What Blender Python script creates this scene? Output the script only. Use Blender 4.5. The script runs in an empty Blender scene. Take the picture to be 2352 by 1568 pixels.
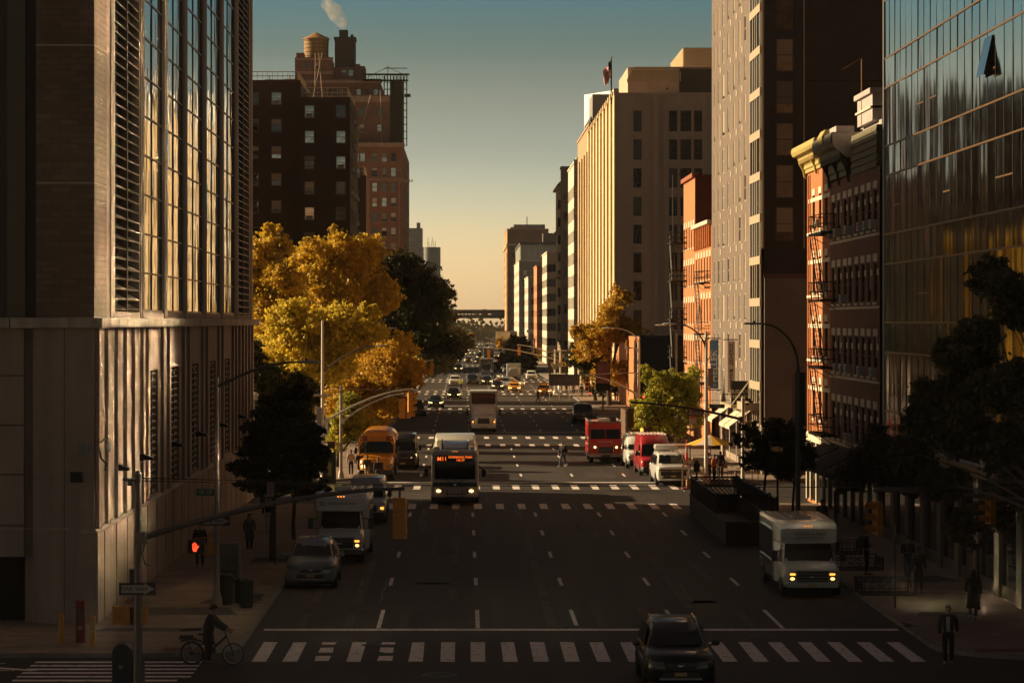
import bpy, bmesh, math, random
from mathutils import Vector, Matrix
R = math.radians
SC = bpy.context.scene
COL = SC.collection
F = 6300.0            # focal length measured on the photograph (2352 px wide)
CX, HY, CH = 1066.0, 738.0, 10.0
def at(px, py, Y): return Vector(((px-CX)*Y/F, Y, CH-(py-HY)*Y/F))
def gx(px, Y): return (px-CX)*Y/F
def gz(py, Y): return CH-(py-HY)*Y/F
def gy(py): return F*CH/(py-HY)

# ---------------------------------------------------------------- materials
MATS = {}
def _nt(name):
    m = bpy.data.materials.new(name); m.use_nodes = True
    nt = m.node_tree; b = nt.nodes['Principled BSDF']
    return m, nt, b
def lk(nt, a, b): nt.links.new(a, b)
def mat(name, col=(.5,.5,.5), rough=.6, metal=0., noise=None, bump=None, emit=None, estr=1., spec=.5, coat=0., streak=None, trans=0.):
    if name in MATS: return MATS[name]
    m, nt, b = _nt(name)
    b.inputs['Base Color'].default_value = (*col, 1)
    b.inputs['Roughness'].default_value = rough
    b.inputs['Metallic'].default_value = metal
    b.inputs['Specular IOR Level'].default_value = spec
    b.inputs['Coat Weight'].default_value = coat
    if emit:
        b.inputs['Emission Color'].default_value = (*emit, 1)
        b.inputs['Emission Strength'].default_value = estr
    if noise or bump or streak:
        tc = nt.nodes.new('ShaderNodeTexCoord')
        src = None
        if noise:
            sc, amt = noise
            n = nt.nodes.new('ShaderNodeTexNoise'); n.inputs['Scale'].default_value = sc; n.inputs['Detail'].default_value = 6; n.inputs['Roughness'].default_value = .65
            lk(nt, tc.outputs['Object'], n.inputs['Vector'])
            mr = nt.nodes.new('ShaderNodeMapRange'); mr.inputs[1].default_value = .3; mr.inputs[2].default_value = .7
            mr.inputs[3].default_value = 1-amt; mr.inputs[4].default_value = 1+amt
            lk(nt, n.outputs['Fac'], mr.inputs[0]); src = mr.outputs[0]
        if streak:
            sc, amt = streak
            mp = nt.nodes.new('ShaderNodeMapping'); mp.inputs['Scale'].default_value = (sc, sc, sc*.06)
            n2 = nt.nodes.new('ShaderNodeTexNoise'); n2.inputs['Scale'].default_value = 1; n2.inputs['Detail'].default_value = 4
            lk(nt, tc.outputs['Object'], mp.inputs[0]); lk(nt, mp.outputs[0], n2.inputs['Vector'])
            mr2 = nt.nodes.new('ShaderNodeMapRange'); mr2.inputs[1].default_value = .35; mr2.inputs[2].default_value = .65
            mr2.inputs[3].default_value = 1-amt; mr2.inputs[4].default_value = 1+amt*.6
            lk(nt, n2.outputs['Fac'], mr2.inputs[0])
            if src is None: src = mr2.outputs[0]
            else:
                mm = nt.nodes.new('ShaderNodeMath'); mm.operation = 'MULTIPLY'; lk(nt, src, mm.inputs[0]); lk(nt, mr2.outputs[0], mm.inputs[1]); src = mm.outputs[0]
        if src is not None:
            vm = nt.nodes.new('ShaderNodeVectorMath'); vm.operation = 'SCALE'; vm.inputs[0].default_value = col
            lk(nt, src, vm.inputs['Scale']); lk(nt, vm.outputs[0], b.inputs['Base Color'])
        if bump:
            bs, bd = bump
            n = nt.nodes.new('ShaderNodeTexNoise'); n.inputs['Scale'].default_value = bs; n.inputs['Detail'].default_value = 4
            lk(nt, tc.outputs['Object'], n.inputs['Vector'])
            bp = nt.nodes.new('ShaderNodeBump'); bp.inputs['Distance'].default_value = bd; bp.inputs['Strength'].default_value = 1
            lk(nt, n.outputs['Fac'], bp.inputs['Height']); lk(nt, bp.outputs[0], b.inputs['Normal'])
    MATS[name] = m
    return m
def brick(name, c1, c2, mortar, w=.22, h=.075, msize=.012, blotch=.25, rough=.85, offset=.5, bump=.004):
    if name in MATS: return MATS[name]
    m, nt, b = _nt(name)
    tc = nt.nodes.new('ShaderNodeTexCoord'); sp = nt.nodes.new('ShaderNodeSeparateXYZ'); cb = nt.nodes.new('ShaderNodeCombineXYZ')
    lk(nt, tc.outputs['Object'], sp.inputs[0]); 
    ad = nt.nodes.new('ShaderNodeMath'); ad.operation = 'ADD'; lk(nt, sp.outputs[0], ad.inputs[0]); lk(nt, sp.outputs[1], ad.inputs[1])
    lk(nt, ad.outputs[0], cb.inputs[0]); lk(nt, sp.outputs[2], cb.inputs[1])
    br = nt.nodes.new('ShaderNodeTexBrick'); lk(nt, cb.outputs[0], br.inputs['Vector'])
    br.inputs['Color1'].default_value = (*c1,1); br.inputs['Color2'].default_value = (*c2,1); br.inputs['Mortar'].default_value = (*mortar,1)
    br.inputs['Scale'].default_value = 1; br.inputs['Brick Width'].default_value = w; br.inputs['Row Height'].default_value = h
    br.inputs['Mortar Size'].default_value = msize; br.offset = offset
    n = nt.nodes.new('ShaderNodeTexNoise'); n.inputs['Scale'].default_value = .35; n.inputs['Detail'].default_value = 7; n.inputs['Roughness'].default_value = .7
    lk(nt, tc.outputs['Object'], n.inputs['Vector'])
    mr = nt.nodes.new('ShaderNodeMapRange'); mr.inputs[1].default_value = .3; mr.inputs[2].default_value = .7; mr.inputs[3].default_value = 1-blotch; mr.inputs[4].default_value = 1+blotch
    lk(nt, n.outputs['Fac'], mr.inputs[0])
    vm = nt.nodes.new('ShaderNodeVectorMath'); vm.operation = 'SCALE'; lk(nt, br.outputs['Color'], vm.inputs[0]); lk(nt, mr.outputs[0], vm.inputs['Scale'])
    lk(nt, vm.outputs[0], b.inputs['Base Color']); b.inputs['Roughness'].default_value = rough
    bp = nt.nodes.new('ShaderNodeBump'); bp.inputs['Distance'].default_value = bump; bp.invert = True
    lk(nt, br.outputs['Fac'], bp.inputs['Height']); lk(nt, bp.outputs[0], b.inputs['Normal'])
    MATS[name] = m
    return m
def leafmat(name, c1, c2, c3, trans=.35):
    if name in MATS: return MATS[name]
    m, nt, b = _nt(name)
    g = nt.nodes.new('ShaderNodeNewGeometry')
    cr = nt.nodes.new('ShaderNodeValToRGB'); cr.color_ramp.elements[0].color = (*c1,1); cr.color_ramp.elements[1].color = (*c3,1)
    e = cr.color_ramp.elements.new(.5); e.color = (*c2,1)
    tc = nt.nodes.new('ShaderNodeTexCoord'); n = nt.nodes.new('ShaderNodeTexNoise'); n.inputs['Scale'].default_value = .55; n.inputs['Detail'].default_value = 3
    lk(nt, tc.outputs['Object'], n.inputs['Vector'])
    mx = nt.nodes.new('ShaderNodeMix'); mx.inputs[0].default_value = .5
    mr = nt.nodes.new('ShaderNodeMapRange'); mr.inputs[1].default_value = .3; mr.inputs[2].default_value = .7
    lk(nt, n.outputs['Fac'], mr.inputs[0])
    lk(nt, g.outputs['Random Per Island'], mx.inputs[2]); lk(nt, mr.outputs[0], mx.inputs[3])
    lk(nt, mx.outputs[0], cr.inputs[0]); lk(nt, cr.outputs[0], b.inputs['Base Color'])
    b.inputs['Roughness'].default_value = .5; b.inputs['Specular IOR Level'].default_value = .3
    tr = nt.nodes.new('ShaderNodeBsdfTranslucent'); lk(nt, cr.outputs[0], tr.inputs[0])
    ms = nt.nodes.new('ShaderNodeMixShader'); ms.inputs[0].default_value = trans
    lk(nt, b.outputs[0], ms.inputs[1]); lk(nt, tr.outputs[0], ms.inputs[2])
    lk(nt, ms.outputs[0], nt.nodes['Material Output'].inputs['Surface'])
    MATS[name] = m
    return m
def glassmat(name, col=(.012,.013,.015), rough=.03, wave=(0,0), ior=1.5, scale=(1,1,1), spec=.5, metal=0.):
    """opaque dark mirror-like window glass, optional waviness"""
    if name in MATS: return MATS[name]
    m, nt, b = _nt(name)
    b.inputs['Base Color'].default_value = (*col,1); b.inputs['Roughness'].default_value = rough; b.inputs['IOR'].default_value = ior
    b.inputs['Specular IOR Level'].default_value = spec; b.inputs['Metallic'].default_value = metal
    if wave[1]:
        tc = nt.nodes.new('ShaderNodeTexCoord'); mp = nt.nodes.new('ShaderNodeMapping'); mp.inputs['Scale'].default_value = scale
        n = nt.nodes.new('ShaderNodeTexNoise'); n.inputs['Scale'].default_value = wave[0]; n.inputs['Detail'].default_value = 1
        lk(nt, tc.outputs['Object'], mp.inputs[0]); lk(nt, mp.outputs[0], n.inputs['Vector'])
        bp = nt.nodes.new('ShaderNodeBump'); bp.inputs['Distance'].default_value = wave[1]
        lk(nt, n.outputs['Fac'], bp.inputs['Height']); lk(nt, bp.outputs[0], b.inputs['Normal'])
    MATS[name] = m
    return m

# ---------------------------------------------------------------- mesh builder
class MB:
    def __init__(s): s.v=[]; s.f=[]; s.m=[]; s.sm=[]; s.mats=[]; s.M=None
    def mi(s, m):
        if m not in s.mats: s.mats.append(m)
        return s.mats.index(m)
    def add(s, vs, fs, m, smooth=False):
        o = len(s.v)
        if s.M is not None: vs = [tuple(s.M @ Vector(v)) for v in vs]
        s.v += [tuple(v) for v in vs]; k = s.mi(m)
        for f in fs: s.f.append([i+o for i in f]); s.m.append(k); s.sm.append(smooth)
        return s
    def box(s, x0,x1,y0,y1,z0,z1, m):
        return s.add([(x0,y0,z0),(x1,y0,z0),(x1,y1,z0),(x0,y1,z0),(x0,y0,z1),(x1,y0,z1),(x1,y1,z1),(x0,y1,z1)],
              [(0,3,2,1),(4,5,6,7),(0,1,5,4),(1,2,6,5),(2,3,7,6),(3,0,4,7)], m)
    def quad(s, pts, m): return s.add(pts, [tuple(range(len(pts)))], m)
    def prism(s, pts, d, m):
        """polygon pts extruded by vector d"""
        n=len(pts); a=[Vector(p) for p in pts]; b=[p+Vector(d) for p in a]
        fs=[tuple(range(n))[::-1], tuple(range(n,2*n))]+[(i,(i+1)%n,n+(i+1)%n,n+i) for i in range(n)]
        return s.add(a+b, fs, m)
    def tube(s, pts, r, m, n=8, caps=True):
        P=[Vector(p) for p in pts]; rs = r if isinstance(r,(list,tuple)) else [r]*len(P)
        vs=[]; fs=[]; up=None
        for i,p in enumerate(P):
            d=(P[min(i+1,len(P)-1)]-P[max(i-1,0)])
            if d.length<1e-9: d=Vector((0,0,1))
            d.normalize()
            if up is None:
                up = Vector((1,0,0)) if abs(d.z)>.9 else Vector((0,0,1))
            a=d.cross(up)
            if a.length<1e-4: a=d.cross(Vector((0,1,.1)))
            a.normalize(); b=a.cross(d).normalized(); up=b
            for k in range(n):
                t=2*math.pi*k/n; vs.append(p+(a*math.cos(t)+b*math.sin(t))*rs[i])
        for i in range(len(P)-1):
            for k in range(n):
                fs.append((i*n+k, i*n+(k+1)%n, (i+1)*n+(k+1)%n, (i+1)*n+k))
        s.add(vs, fs, m, True)
        if caps:
            s.add(vs[:n],[tuple(range(n))],m); s.add(vs[-n:],[tuple(range(n))[::-1]],m)
        return s
    def loft(s, secs, m, caps=True, smooth=True, closed=True):
        n=len(secs[0]); vs=[v for q in secs for v in q]; fs=[]
        for i in range(len(secs)-1):
            for k in range(n if closed else n-1):
                fs.append((i*n+k, i*n+(k+1)%n, (i+1)*n+(k+1)%n, (i+1)*n+k))
        s.add(vs,fs,m,smooth)
        if caps: s.add(secs[0],[tuple(range(n))],m); s.add(secs[-1],[tuple(range(n))[::-1]],m)
        return s
    def ell(s, c, rx, ry, rz, m, nu=10, nv=7):
        vs=[];fs=[]
        for j in range(nv+1):
            ph=-math.pi/2+math.pi*j/nv
            for i in range(nu):
                t=2*math.pi*i/nu; vs.append((c[0]+rx*math.cos(ph)*math.cos(t), c[1]+ry*math.cos(ph)*math.sin(t), c[2]+rz*math.sin(ph)))
        for j in range(nv):
            for i in range(nu): fs.append((j*nu+i, j*nu+(i+1)%nu,(j+1)*nu+(i+1)%nu,(j+1)*nu+i))
        return s.add(vs,fs,m,True)
    def obj(s, name, parent=None, loc=(0,0,0), rz=0, bevel=None, sharp=35, rot=None):
        me=bpy.data.meshes.new(name); me.from_pydata(s.v,[],s.f)
        for m in s.mats: me.materials.append(m)
        me.polygons.foreach_set('material_index', s.m); me.polygons.foreach_set('use_smooth', s.sm)
        me.validate(); me.update()
        bm=bmesh.new(); bm.from_mesh(me)
        if len(bm.faces)<60000:
            bmesh.ops.remove_doubles(bm, verts=bm.verts, dist=1e-5)
            bmesh.ops.recalc_face_normals(bm, faces=bm.faces)
        bm.to_mesh(me); bm.free()
        if any(s.sm): me.set_sharp_from_angle(angle=R(sharp))
        o=bpy.data.objects.new(name, me); COL.objects.link(o); o.location=loc; o.rotation_euler=rot if rot else (0,0,rz)
        if parent: o.parent=parent
        if bevel:
            b=o.modifiers.new('bevel','BEVEL'); b.width=bevel; b.segments=2; b.limit_method='ANGLE'; b.angle_limit=R(40)
        return o
def tag(o, label=None, cat=None, group=None, kind=None):
    if label: o['label']=label
    if cat: o['category']=cat
    if group: o['group']=group
    if kind: o['kind']=kind
    return o
def thing(name, label, cat, loc=(0,0,0), rz=0, group=None):
    o=bpy.data.objects.new(name,None); COL.objects.link(o); o.location=loc; o.rotation_euler=(0,0,rz); o.empty_display_size=.5
    return tag(o,label,cat,group)
def struct(o, label, cat='ground'):
    return tag(o,label,cat,None,'structure')
def dup(root, loc, rz=0, label=None, group=None, scale=None):
    r=root.copy(); COL.objects.link(r); r.location=loc; r.rotation_euler=(0,0,rz)
    if label: r['label']=label
    if group: r['group']=group
    if scale: r.scale=(scale,)*3
    def rec(a,b):
        for ch in list(a.children):
            c=ch.copy(); COL.objects.link(c); c.parent=b; rec(ch,c)
    rec(root,r)
    return r
def textobj(name, s, size, m, parent, loc, rot, align='CENTER', ext=.01, width=1.):
    cu=bpy.data.curves.new(name,'FONT'); cu.body=s; cu.size=size; cu.extrude=ext; cu.align_x=align; cu.align_y='CENTER'; cu.resolution_u=3; cu.offset=size*.012
    t=bpy.data.objects.new('tmp',cu); COL.objects.link(t); bpy.context.view_layer.update()
    me=bpy.data.meshes.new_from_object(t); bpy.data.objects.remove(t); me.materials.clear(); me.materials.append(m); me.name=name
    o=bpy.data.objects.new(name,me); COL.objects.link(o); o.parent=parent; o.location=loc; o.rotation_euler=rot; o.scale=(width,1,1)
    return o
def rrect(hw, zb, zt, r, y, n=3, cx=0):
    """rounded rectangle ring in the xz plane at depth y"""
    pts=[]
    for (sx,sz,a0) in ((1,1,0),(-1,1,90),(-1,-1,180),(1,-1,270)):
        ccx=cx+sx*(hw-r); cz=(zt-r) if sz>0 else (zb+r)
        for k in range(n+1):
            a=R(a0+90*k/n); pts.append((ccx+r*math.cos(a), y, cz+r*math.sin(a)))
    return pts

# ---------------------------------------------------------------- windows & facades
def win_into(mb, M, w, h, st, rnd):
    """window in local frame: x 0..w, z 0..h, wall plane y=0, recess +y"""
    old=mb.M; mb.M = M if old is None else old@M
    d=st.get('depth',.2); fw=st.get('fw',.06); fm=st['frame']; gm=st['glass']
    if isinstance(gm,(list,tuple)): gm=rnd.choice(gm)
    e=.004
    ft=min(.07,d*.55); gd=min(.02,ft*.3)
    mb.box(e,fw,d-ft,d,e,h-e,fm); mb.box(w-fw,w-e,d-ft,d,e,h-e,fm); mb.box(fw,w-fw,d-ft,d,e,fw,fm); mb.box(fw,w-fw,d-ft,d,h-fw,h-e,fm)
    nx,ny=st.get('mull',(1,2)); b=fw*.6
    for i in range(1,nx): x=w*i/nx; mb.box(x-b/2,x+b/2,d-ft*.85,d-.002,fw,h-fw,fm)
    for j in range(1,ny): z=h*j/ny; mb.box(fw,w-fw,d-ft*.92,d-.004,z-b/2,z+b/2,fm)
    mb.quad([(fw*.5,d-gd,fw*.5),(w-fw*.5,d-gd,fw*.5),(w-fw*.5,d-gd,h-fw*.5),(fw*.5,d-gd,h-fw*.5)],gm)
    bl=st.get('blind')
    if bl and rnd.random()<bl[0]:
        q=rnd.uniform(*st.get('bq',(.2,.75)))*h; y_=d-gd-.006; mb.quad([(fw,y_,max(fw,h-fw-q)),(w-fw,y_,max(fw,h-fw-q)),(w-fw,y_,h-fw),(fw,y_,h-fw)],rnd.choice(bl[1]))
    if st.get('sill'): mb.box(-.08,w+.08,-.07,d*.6,-.12,-.004,st['sill'])
    if st.get('lintel'): mb.box(-.12,w+.12,-.03,.03,h+.004,h+st.get('lh',.3),st['lintel'])
    if st.get('ac') and rnd.random()<st['ac'][0]:
        mb.box(w*.15,w*.85,-.28,d-.08,.05,.45,st['ac'][1]); mb.box(w*.2,w*.8,-.29,-.28,.1,.4,st['ac'][2])
    mb.M=old
class Building:
    def __init__(s,name,label,cat='building',loc=(0,0,0),group=None,seed=1):
        s.root=thing(name,label,cat,loc,0,group); s.loc=Vector(loc); s.wins=[]; s.rnd=random.Random(seed)
    def facade(s, x,y,rz,W,z0,z1,cols,rows,m,st,skip=None,name='wall',base=None):
        """x,y in building coordinates: left end of the wall seen from outside"""
        d=st.get('depth',.2) if st else .2
        us=sorted({0,W}|{a for c in cols for a in c}); vs=sorted({z0,z1}|{a for c in rows for a in c})
        mb=MB()
        for i in range(len(us)-1):
            for j in range(len(vs)-1):
                u0,u1,v0,v1=us[i],us[i+1],vs[j],vs[j+1]; uc=(u0+u1)/2; vc=(v0+v1)/2
                ci=next((k for k,c in enumerate(cols) if c[0]<uc<c[1]),None); ri=next((k for k,c in enumerate(rows) if c[0]<vc<c[1]),None)
                op = ci is not None and ri is not None and not (skip and skip(ci,ri))
                if op:
                    rm=st.get('reveal',m)
                    mb.quad([(u0,0,v0),(u1,0,v0),(u1,d,v0),(u0,d,v0)],rm); mb.quad([(u0,0,v1),(u0,d,v1),(u1,d,v1),(u1,0,v1)],rm)
                    mb.quad([(u0,0,v0),(u0,d,v0),(u0,d,v1),(u0,0,v1)],rm); mb.quad([(u1,0,v0),(u1,0,v1),(u1,d,v1),(u1,d,v0)],rm)
                    s.wins.append((x,y,rz,u0,v0,u1-u0,v1-v0,st))
                else: mb.quad([(u0,0,v0),(u1,0,v0),(u1,0,v1),(u0,0,v1)],m)
        return mb.obj(name,s.root,(x,y,0),rz)
    def core(s,x0,x1,y0,y1,z0,z1,m,roof=None,name='wall'):
        mb=MB(); mb.box(x0,x1,y0,y1,z0,z1,m); o=mb.obj(name,s.root); return o
    def box(s,name,x0,x1,y0,y1,z0,z1,m,bevel=None):
        return MB().box(x0,x1,y0,y1,z0,z1,m).obj(name,s.root,bevel=bevel)
    def finish(s, most=99):
        def score(w):
            x,y,rz,u0,v0,ww,hh,st=w
            a=Matrix.Rotation(rz,4,'Z')@Vector((u0+ww/2,0,v0+hh/2))+Vector((x,y,0))+s.loc
            px=CX+a.x/a.y*F; py=HY-(a.z-CH)/a.y*F
            vis = 0<=px<=2352 and 0<=py<=1568
            n=Matrix.Rotation(rz,4,'Z')@Vector((0,-1,0)); c=abs((Vector((0,0,10))-a).normalized().dot(n))
            return (vis, ww*hh*c/a.y**2)
        ws=sorted(s.wins,key=score,reverse=True); rest=MB()
        for k,(x,y,rz,u0,v0,ww,hh,st) in enumerate(ws):
            M=Matrix.Translation((x,y,0))@Matrix.Rotation(rz,4,'Z')@Matrix.Translation((u0,0,v0))
            if k<most:
                mb=MB(); win_into(mb,Matrix.Identity(4),ww,hh,st,s.rnd)
                o=mb.obj('window',s.root); o.matrix_local=M
            else: win_into(rest,M,ww,hh,st,s.rnd)
        if rest.f: tag(rest.obj('window',s.root),kind='stuff')
        return s.root
def rep(a,b,n,w):
    """n openings of width w with centres spread evenly from a to b"""
    if n==1: return [((a+b)/2-w/2,(a+b)/2+w/2)]
    return [(a+(b-a)*i/(n-1)-w/2, a+(b-a)*i/(n-1)+w/2) for i in range(n)]
# ---------------------------------------------------------------- camera, sky, sun
cam=bpy.data.cameras.new('camera'); co=bpy.data.objects.new('camera',cam); COL.objects.link(co); SC.camera=co
co.location=(0,0,CH); co.rotation_euler=(R(90),0,0); cam.sensor_width=36; cam.lens=36*F/2352
cam.shift_x=(1176-CX)/2352; cam.shift_y=-(784-HY)/2352; cam.clip_start=1; cam.clip_end=9000
SUN_EL=20.0; SUN_SKEW=19.0      # sun stands in the east (-X), a little beyond (+Y)
w=bpy.data.worlds.new('World'); SC.world=w; w.use_nodes=True; nt=w.node_tree; bg=nt.nodes['Background']
sky=nt.nodes.new('ShaderNodeTexSky'); sky.sky_type='NISHITA'; sky.sun_disc=False; sky.sun_elevation=R(SUN_EL)
sky.sun_rotation=R(-(90-SUN_SKEW)); sky.air_density=1.; sky.dust_density=1.5; sky.ozone_density=1.5; sky.altitude=0
tc=nt.nodes.new('ShaderNodeTexCoord'); sp=nt.nodes.new('ShaderNodeSeparateXYZ'); nt.links.new(tc.outputs['Generated'],sp.inputs[0])
cr=nt.nodes.new('ShaderNodeValToRGB'); e=cr.color_ramp.elements
nt.links.new(sp.outputs[2],cr.inputs[0])
SKYTINT=[(0.0,(1.68,1.28,.95)),(.022,(1.30,1.05,.81)),(.044,(.76,.72,.67)),(.061,(.49,.475,.46)),(.078,(.38,.35,.31)),(.099,(.215,.24,.205)),(.117,(.135,.225,.236)),(.16,(.11,.165,.17)),(.26,(.12,.105,.092)),(.5,(.135,.074,.056)),(1.,(.16,.078,.056))]
e[0].position=SKYTINT[0][0]; e[0].color=(*SKYTINT[0][1],1); e[1].position=1; e[1].color=(*SKYTINT[-1][1],1)
for p,c in SKYTINT[1:-1]: q=e.new(p); q.color=(*c,1)
vm=nt.nodes.new('ShaderNodeVectorMath'); vm.operation='MULTIPLY'; nt.links.new(sky.outputs[0],vm.inputs[0]); nt.links.new(cr.outputs[0],vm.inputs[1])
mr=nt.nodes.new('ShaderNodeMapRange'); mr.inputs[1].default_value=-1; mr.inputs[2].default_value=.3; mr.inputs[3].default_value=.52; mr.inputs[4].default_value=1.
nt.links.new(sp.outputs[1],mr.inputs[0]); v2=nt.nodes.new('ShaderNodeVectorMath'); v2.operation='SCALE'; nt.links.new(vm.outputs[0],v2.inputs[0]); nt.links.new(mr.outputs[0],v2.inputs['Scale'])
nt.links.new(v2.outputs[0],bg.inputs[0]); bg.inputs[1].default_value=.12
sd=Vector((math.cos(R(SUN_EL))*math.cos(R(SUN_SKEW)), -math.cos(R(SUN_EL))*math.sin(R(SUN_SKEW)), -math.sin(R(SUN_EL))))
sl=bpy.data.lights.new('sun','SUN'); sl.energy=5.0; sl.angle=R(.5); sl.color=(1,.75,.43)
so=bpy.data.objects.new('sun',sl); COL.objects.link(so); so.rotation_euler=sd.to_track_quat('-Z','Y').to_euler(); so.location=(-60,60,60)
SC.view_settings.view_transform='Standard'; SC.view_settings.look='None'; SC.view_settings.exposure=.8; SC.view_settings.gamma=1
SC.render.engine='CYCLES'
cy=SC.cycles; cy.use_denoising=True; cy.max_bounces=7; cy.glossy_bounces=4; cy.diffuse_bounces=4; cy.transparent_max_bounces=8; cy.caustics_reflective=True; cy.blur_glossy=0
cy.sample_clamp_indirect=0

# air: one closed box of thin warm haze round the camera and the whole scene
hm,hn,hb=_nt('haze air'); hn.nodes.remove(hb); pv=hn.nodes.new('ShaderNodeVolumePrincipled'); pv.inputs['Density'].default_value=.00004; pv.inputs['Color'].default_value=(1,.93,.82,1); pv.inputs['Anisotropy'].default_value=.3
lk(hn,pv.outputs[0],hn.nodes['Material Output'].inputs['Volume'])
tag(MB().box(-4100,4100,-80,7100,-1.2,120,hm).obj('haze'),'thin warm haze filling the avenue','haze',kind='stuff')
# ---------------------------------------------------------------- shared materials
def asphalt():
    m, nt, b = _nt('asphalt')
    tc=nt.nodes.new('ShaderNodeTexCoord')
    def nz(scale,det,vec=None):
        n=nt.nodes.new('ShaderNodeTexNoise'); n.inputs['Scale'].default_value=scale; n.inputs['Detail'].default_value=det; lk(nt,vec or tc.outputs['Object'],n.inputs['Vector']); return n.outputs['Fac']
    mp=nt.nodes.new('ShaderNodeMapping'); mp.inputs['Scale'].default_value=(1,.05,1); lk(nt,tc.outputs['Object'],mp.inputs[0])
    a=nz(.6,5); l=nz(1.1,3,mp.outputs[0]); g=nz(60,2)
    def mrg(x,i0,i1,o0,o1):
        r=nt.nodes.new('ShaderNodeMapRange'); 
        for k,v in zip((1,2,3,4),(i0,i1,o0,o1)): r.inputs[k].default_value=v
        lk(nt,x,r.inputs[0]); return r.outputs[0]
    def mul(x,y):
        q=nt.nodes.new('ShaderNodeMath'); q.operation='MULTIPLY'; lk(nt,x,q.inputs[0]); lk(nt,y,q.inputs[1]); return q.outputs[0]
    s=mul(mul(mrg(a,.3,.7,.78,1.2),mrg(l,.35,.65,.85,1.15)),mrg(g,.3,.7,.85,1.15))
    v=nt.nodes.new('ShaderNodeTexVoronoi'); v.feature='DISTANCE_TO_EDGE'; v.inputs['Scale'].default_value=.13
    mp2=nt.nodes.new('ShaderNodeMapping'); mp2.inputs['Scale'].default_value=(1,.7,1); lk(nt,tc.outputs['Object'],mp2.inputs[0])
    nn=nt.nodes.new('ShaderNodeTexNoise'); nn.inputs['Scale'].default_value=.8; lk(nt,mp2.outputs[0],nn.inputs['Vector'])
    ad=nt.nodes.new('ShaderNodeVectorMath'); ad.operation='ADD'; lk(nt,mp2.outputs[0],ad.inputs[0]); lk(nt,nn.outputs['Color'],ad.inputs[1]); lk(nt,ad.outputs[0],v.inputs['Vector'])
    s=mul(s,mrg(v.outputs['Distance'],.0,.012,.55,1.0))
    vm=nt.nodes.new('ShaderNodeVectorMath'); vm.operation='SCALE'; vm.inputs[0].default_value=(.034,.026,.023); lk(nt,s,vm.inputs['Scale']); lk(nt,vm.outputs[0],b.inputs['Base Color'])
    b.inputs['Roughness'].default_value=.72; b.inputs['Specular IOR Level'].default_value=.35
    bp=nt.nodes.new('ShaderNodeBump'); bp.inputs['Distance'].default_value=.006; lk(nt,g,bp.inputs['Height']); lk(nt,bp.outputs[0],b.inputs['Normal'])
    MATS['asphalt']=m; return m
ASPH=asphalt()
PATCH=mat('asphalt patch',(.030,.023,.020),.75,noise=(3,.2)); SEAM=mat('tar seam',(.012,.010,.010),.45); OIL=mat('pale worn asphalt',(.075,.056,.048),.8,noise=(1.2,.4))
CONC=mat('pavement concrete',(.26,.19,.145),.85,noise=(.7,.28),bump=(12,.01))
JOINT=mat('pavement joint',(.05,.04,.035),.9)
KERB=mat('kerb stone',(.19,.17,.155),.8,noise=(2,.3))
def paintmat():
    m, nt, b = _nt('road paint'); tc=nt.nodes.new('ShaderNodeTexCoord')
    n=nt.nodes.new('ShaderNodeTexNoise'); n.inputs['Scale'].default_value=3.5; n.inputs['Detail'].default_value=9; n.inputs['Roughness'].default_value=.75; lk(nt,tc.outputs['Object'],n.inputs[0])
    r=nt.nodes.new('ShaderNodeValToRGB'); e=r.color_ramp.elements; e[0].position=.36; e[0].color=(.07,.055,.048,1); e[1].position=.47; e[1].color=(.90,.82,.78,1); q=e.new(.75); q.color=(.78,.70,.66,1)
    lk(nt,n.outputs['Fac'],r.inputs[0]); lk(nt,r.outputs[0],b.inputs['Base Color']); b.inputs['Roughness'].default_value=.7; MATS['road paint']=m; return m
PAINT=paintmat()
IRON=mat('cast iron',(.07,.065,.06),.5,.6,noise=(8,.3))
RED_PAD=mat('red tactile pad',(.22,.05,.035),.8,noise=(6,.2))
DARK=mat('dark void',(.01,.009,.008),.9)
XL,XR=-6.8,14.3         # kerb lines of the avenue
BL,BR=-12.1,19.2        # building lines
gm=mat('city ground',(.05,.042,.036),.9,noise=(.05,.2))
struct(MB().quad([(-4000,-60,-.15),(4000,-60,-.15),(4000,7000,-.15),(-4000,7000,-.15)],gm).obj('ground'),'flat brown city ground stretching away beneath the blocks')
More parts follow.
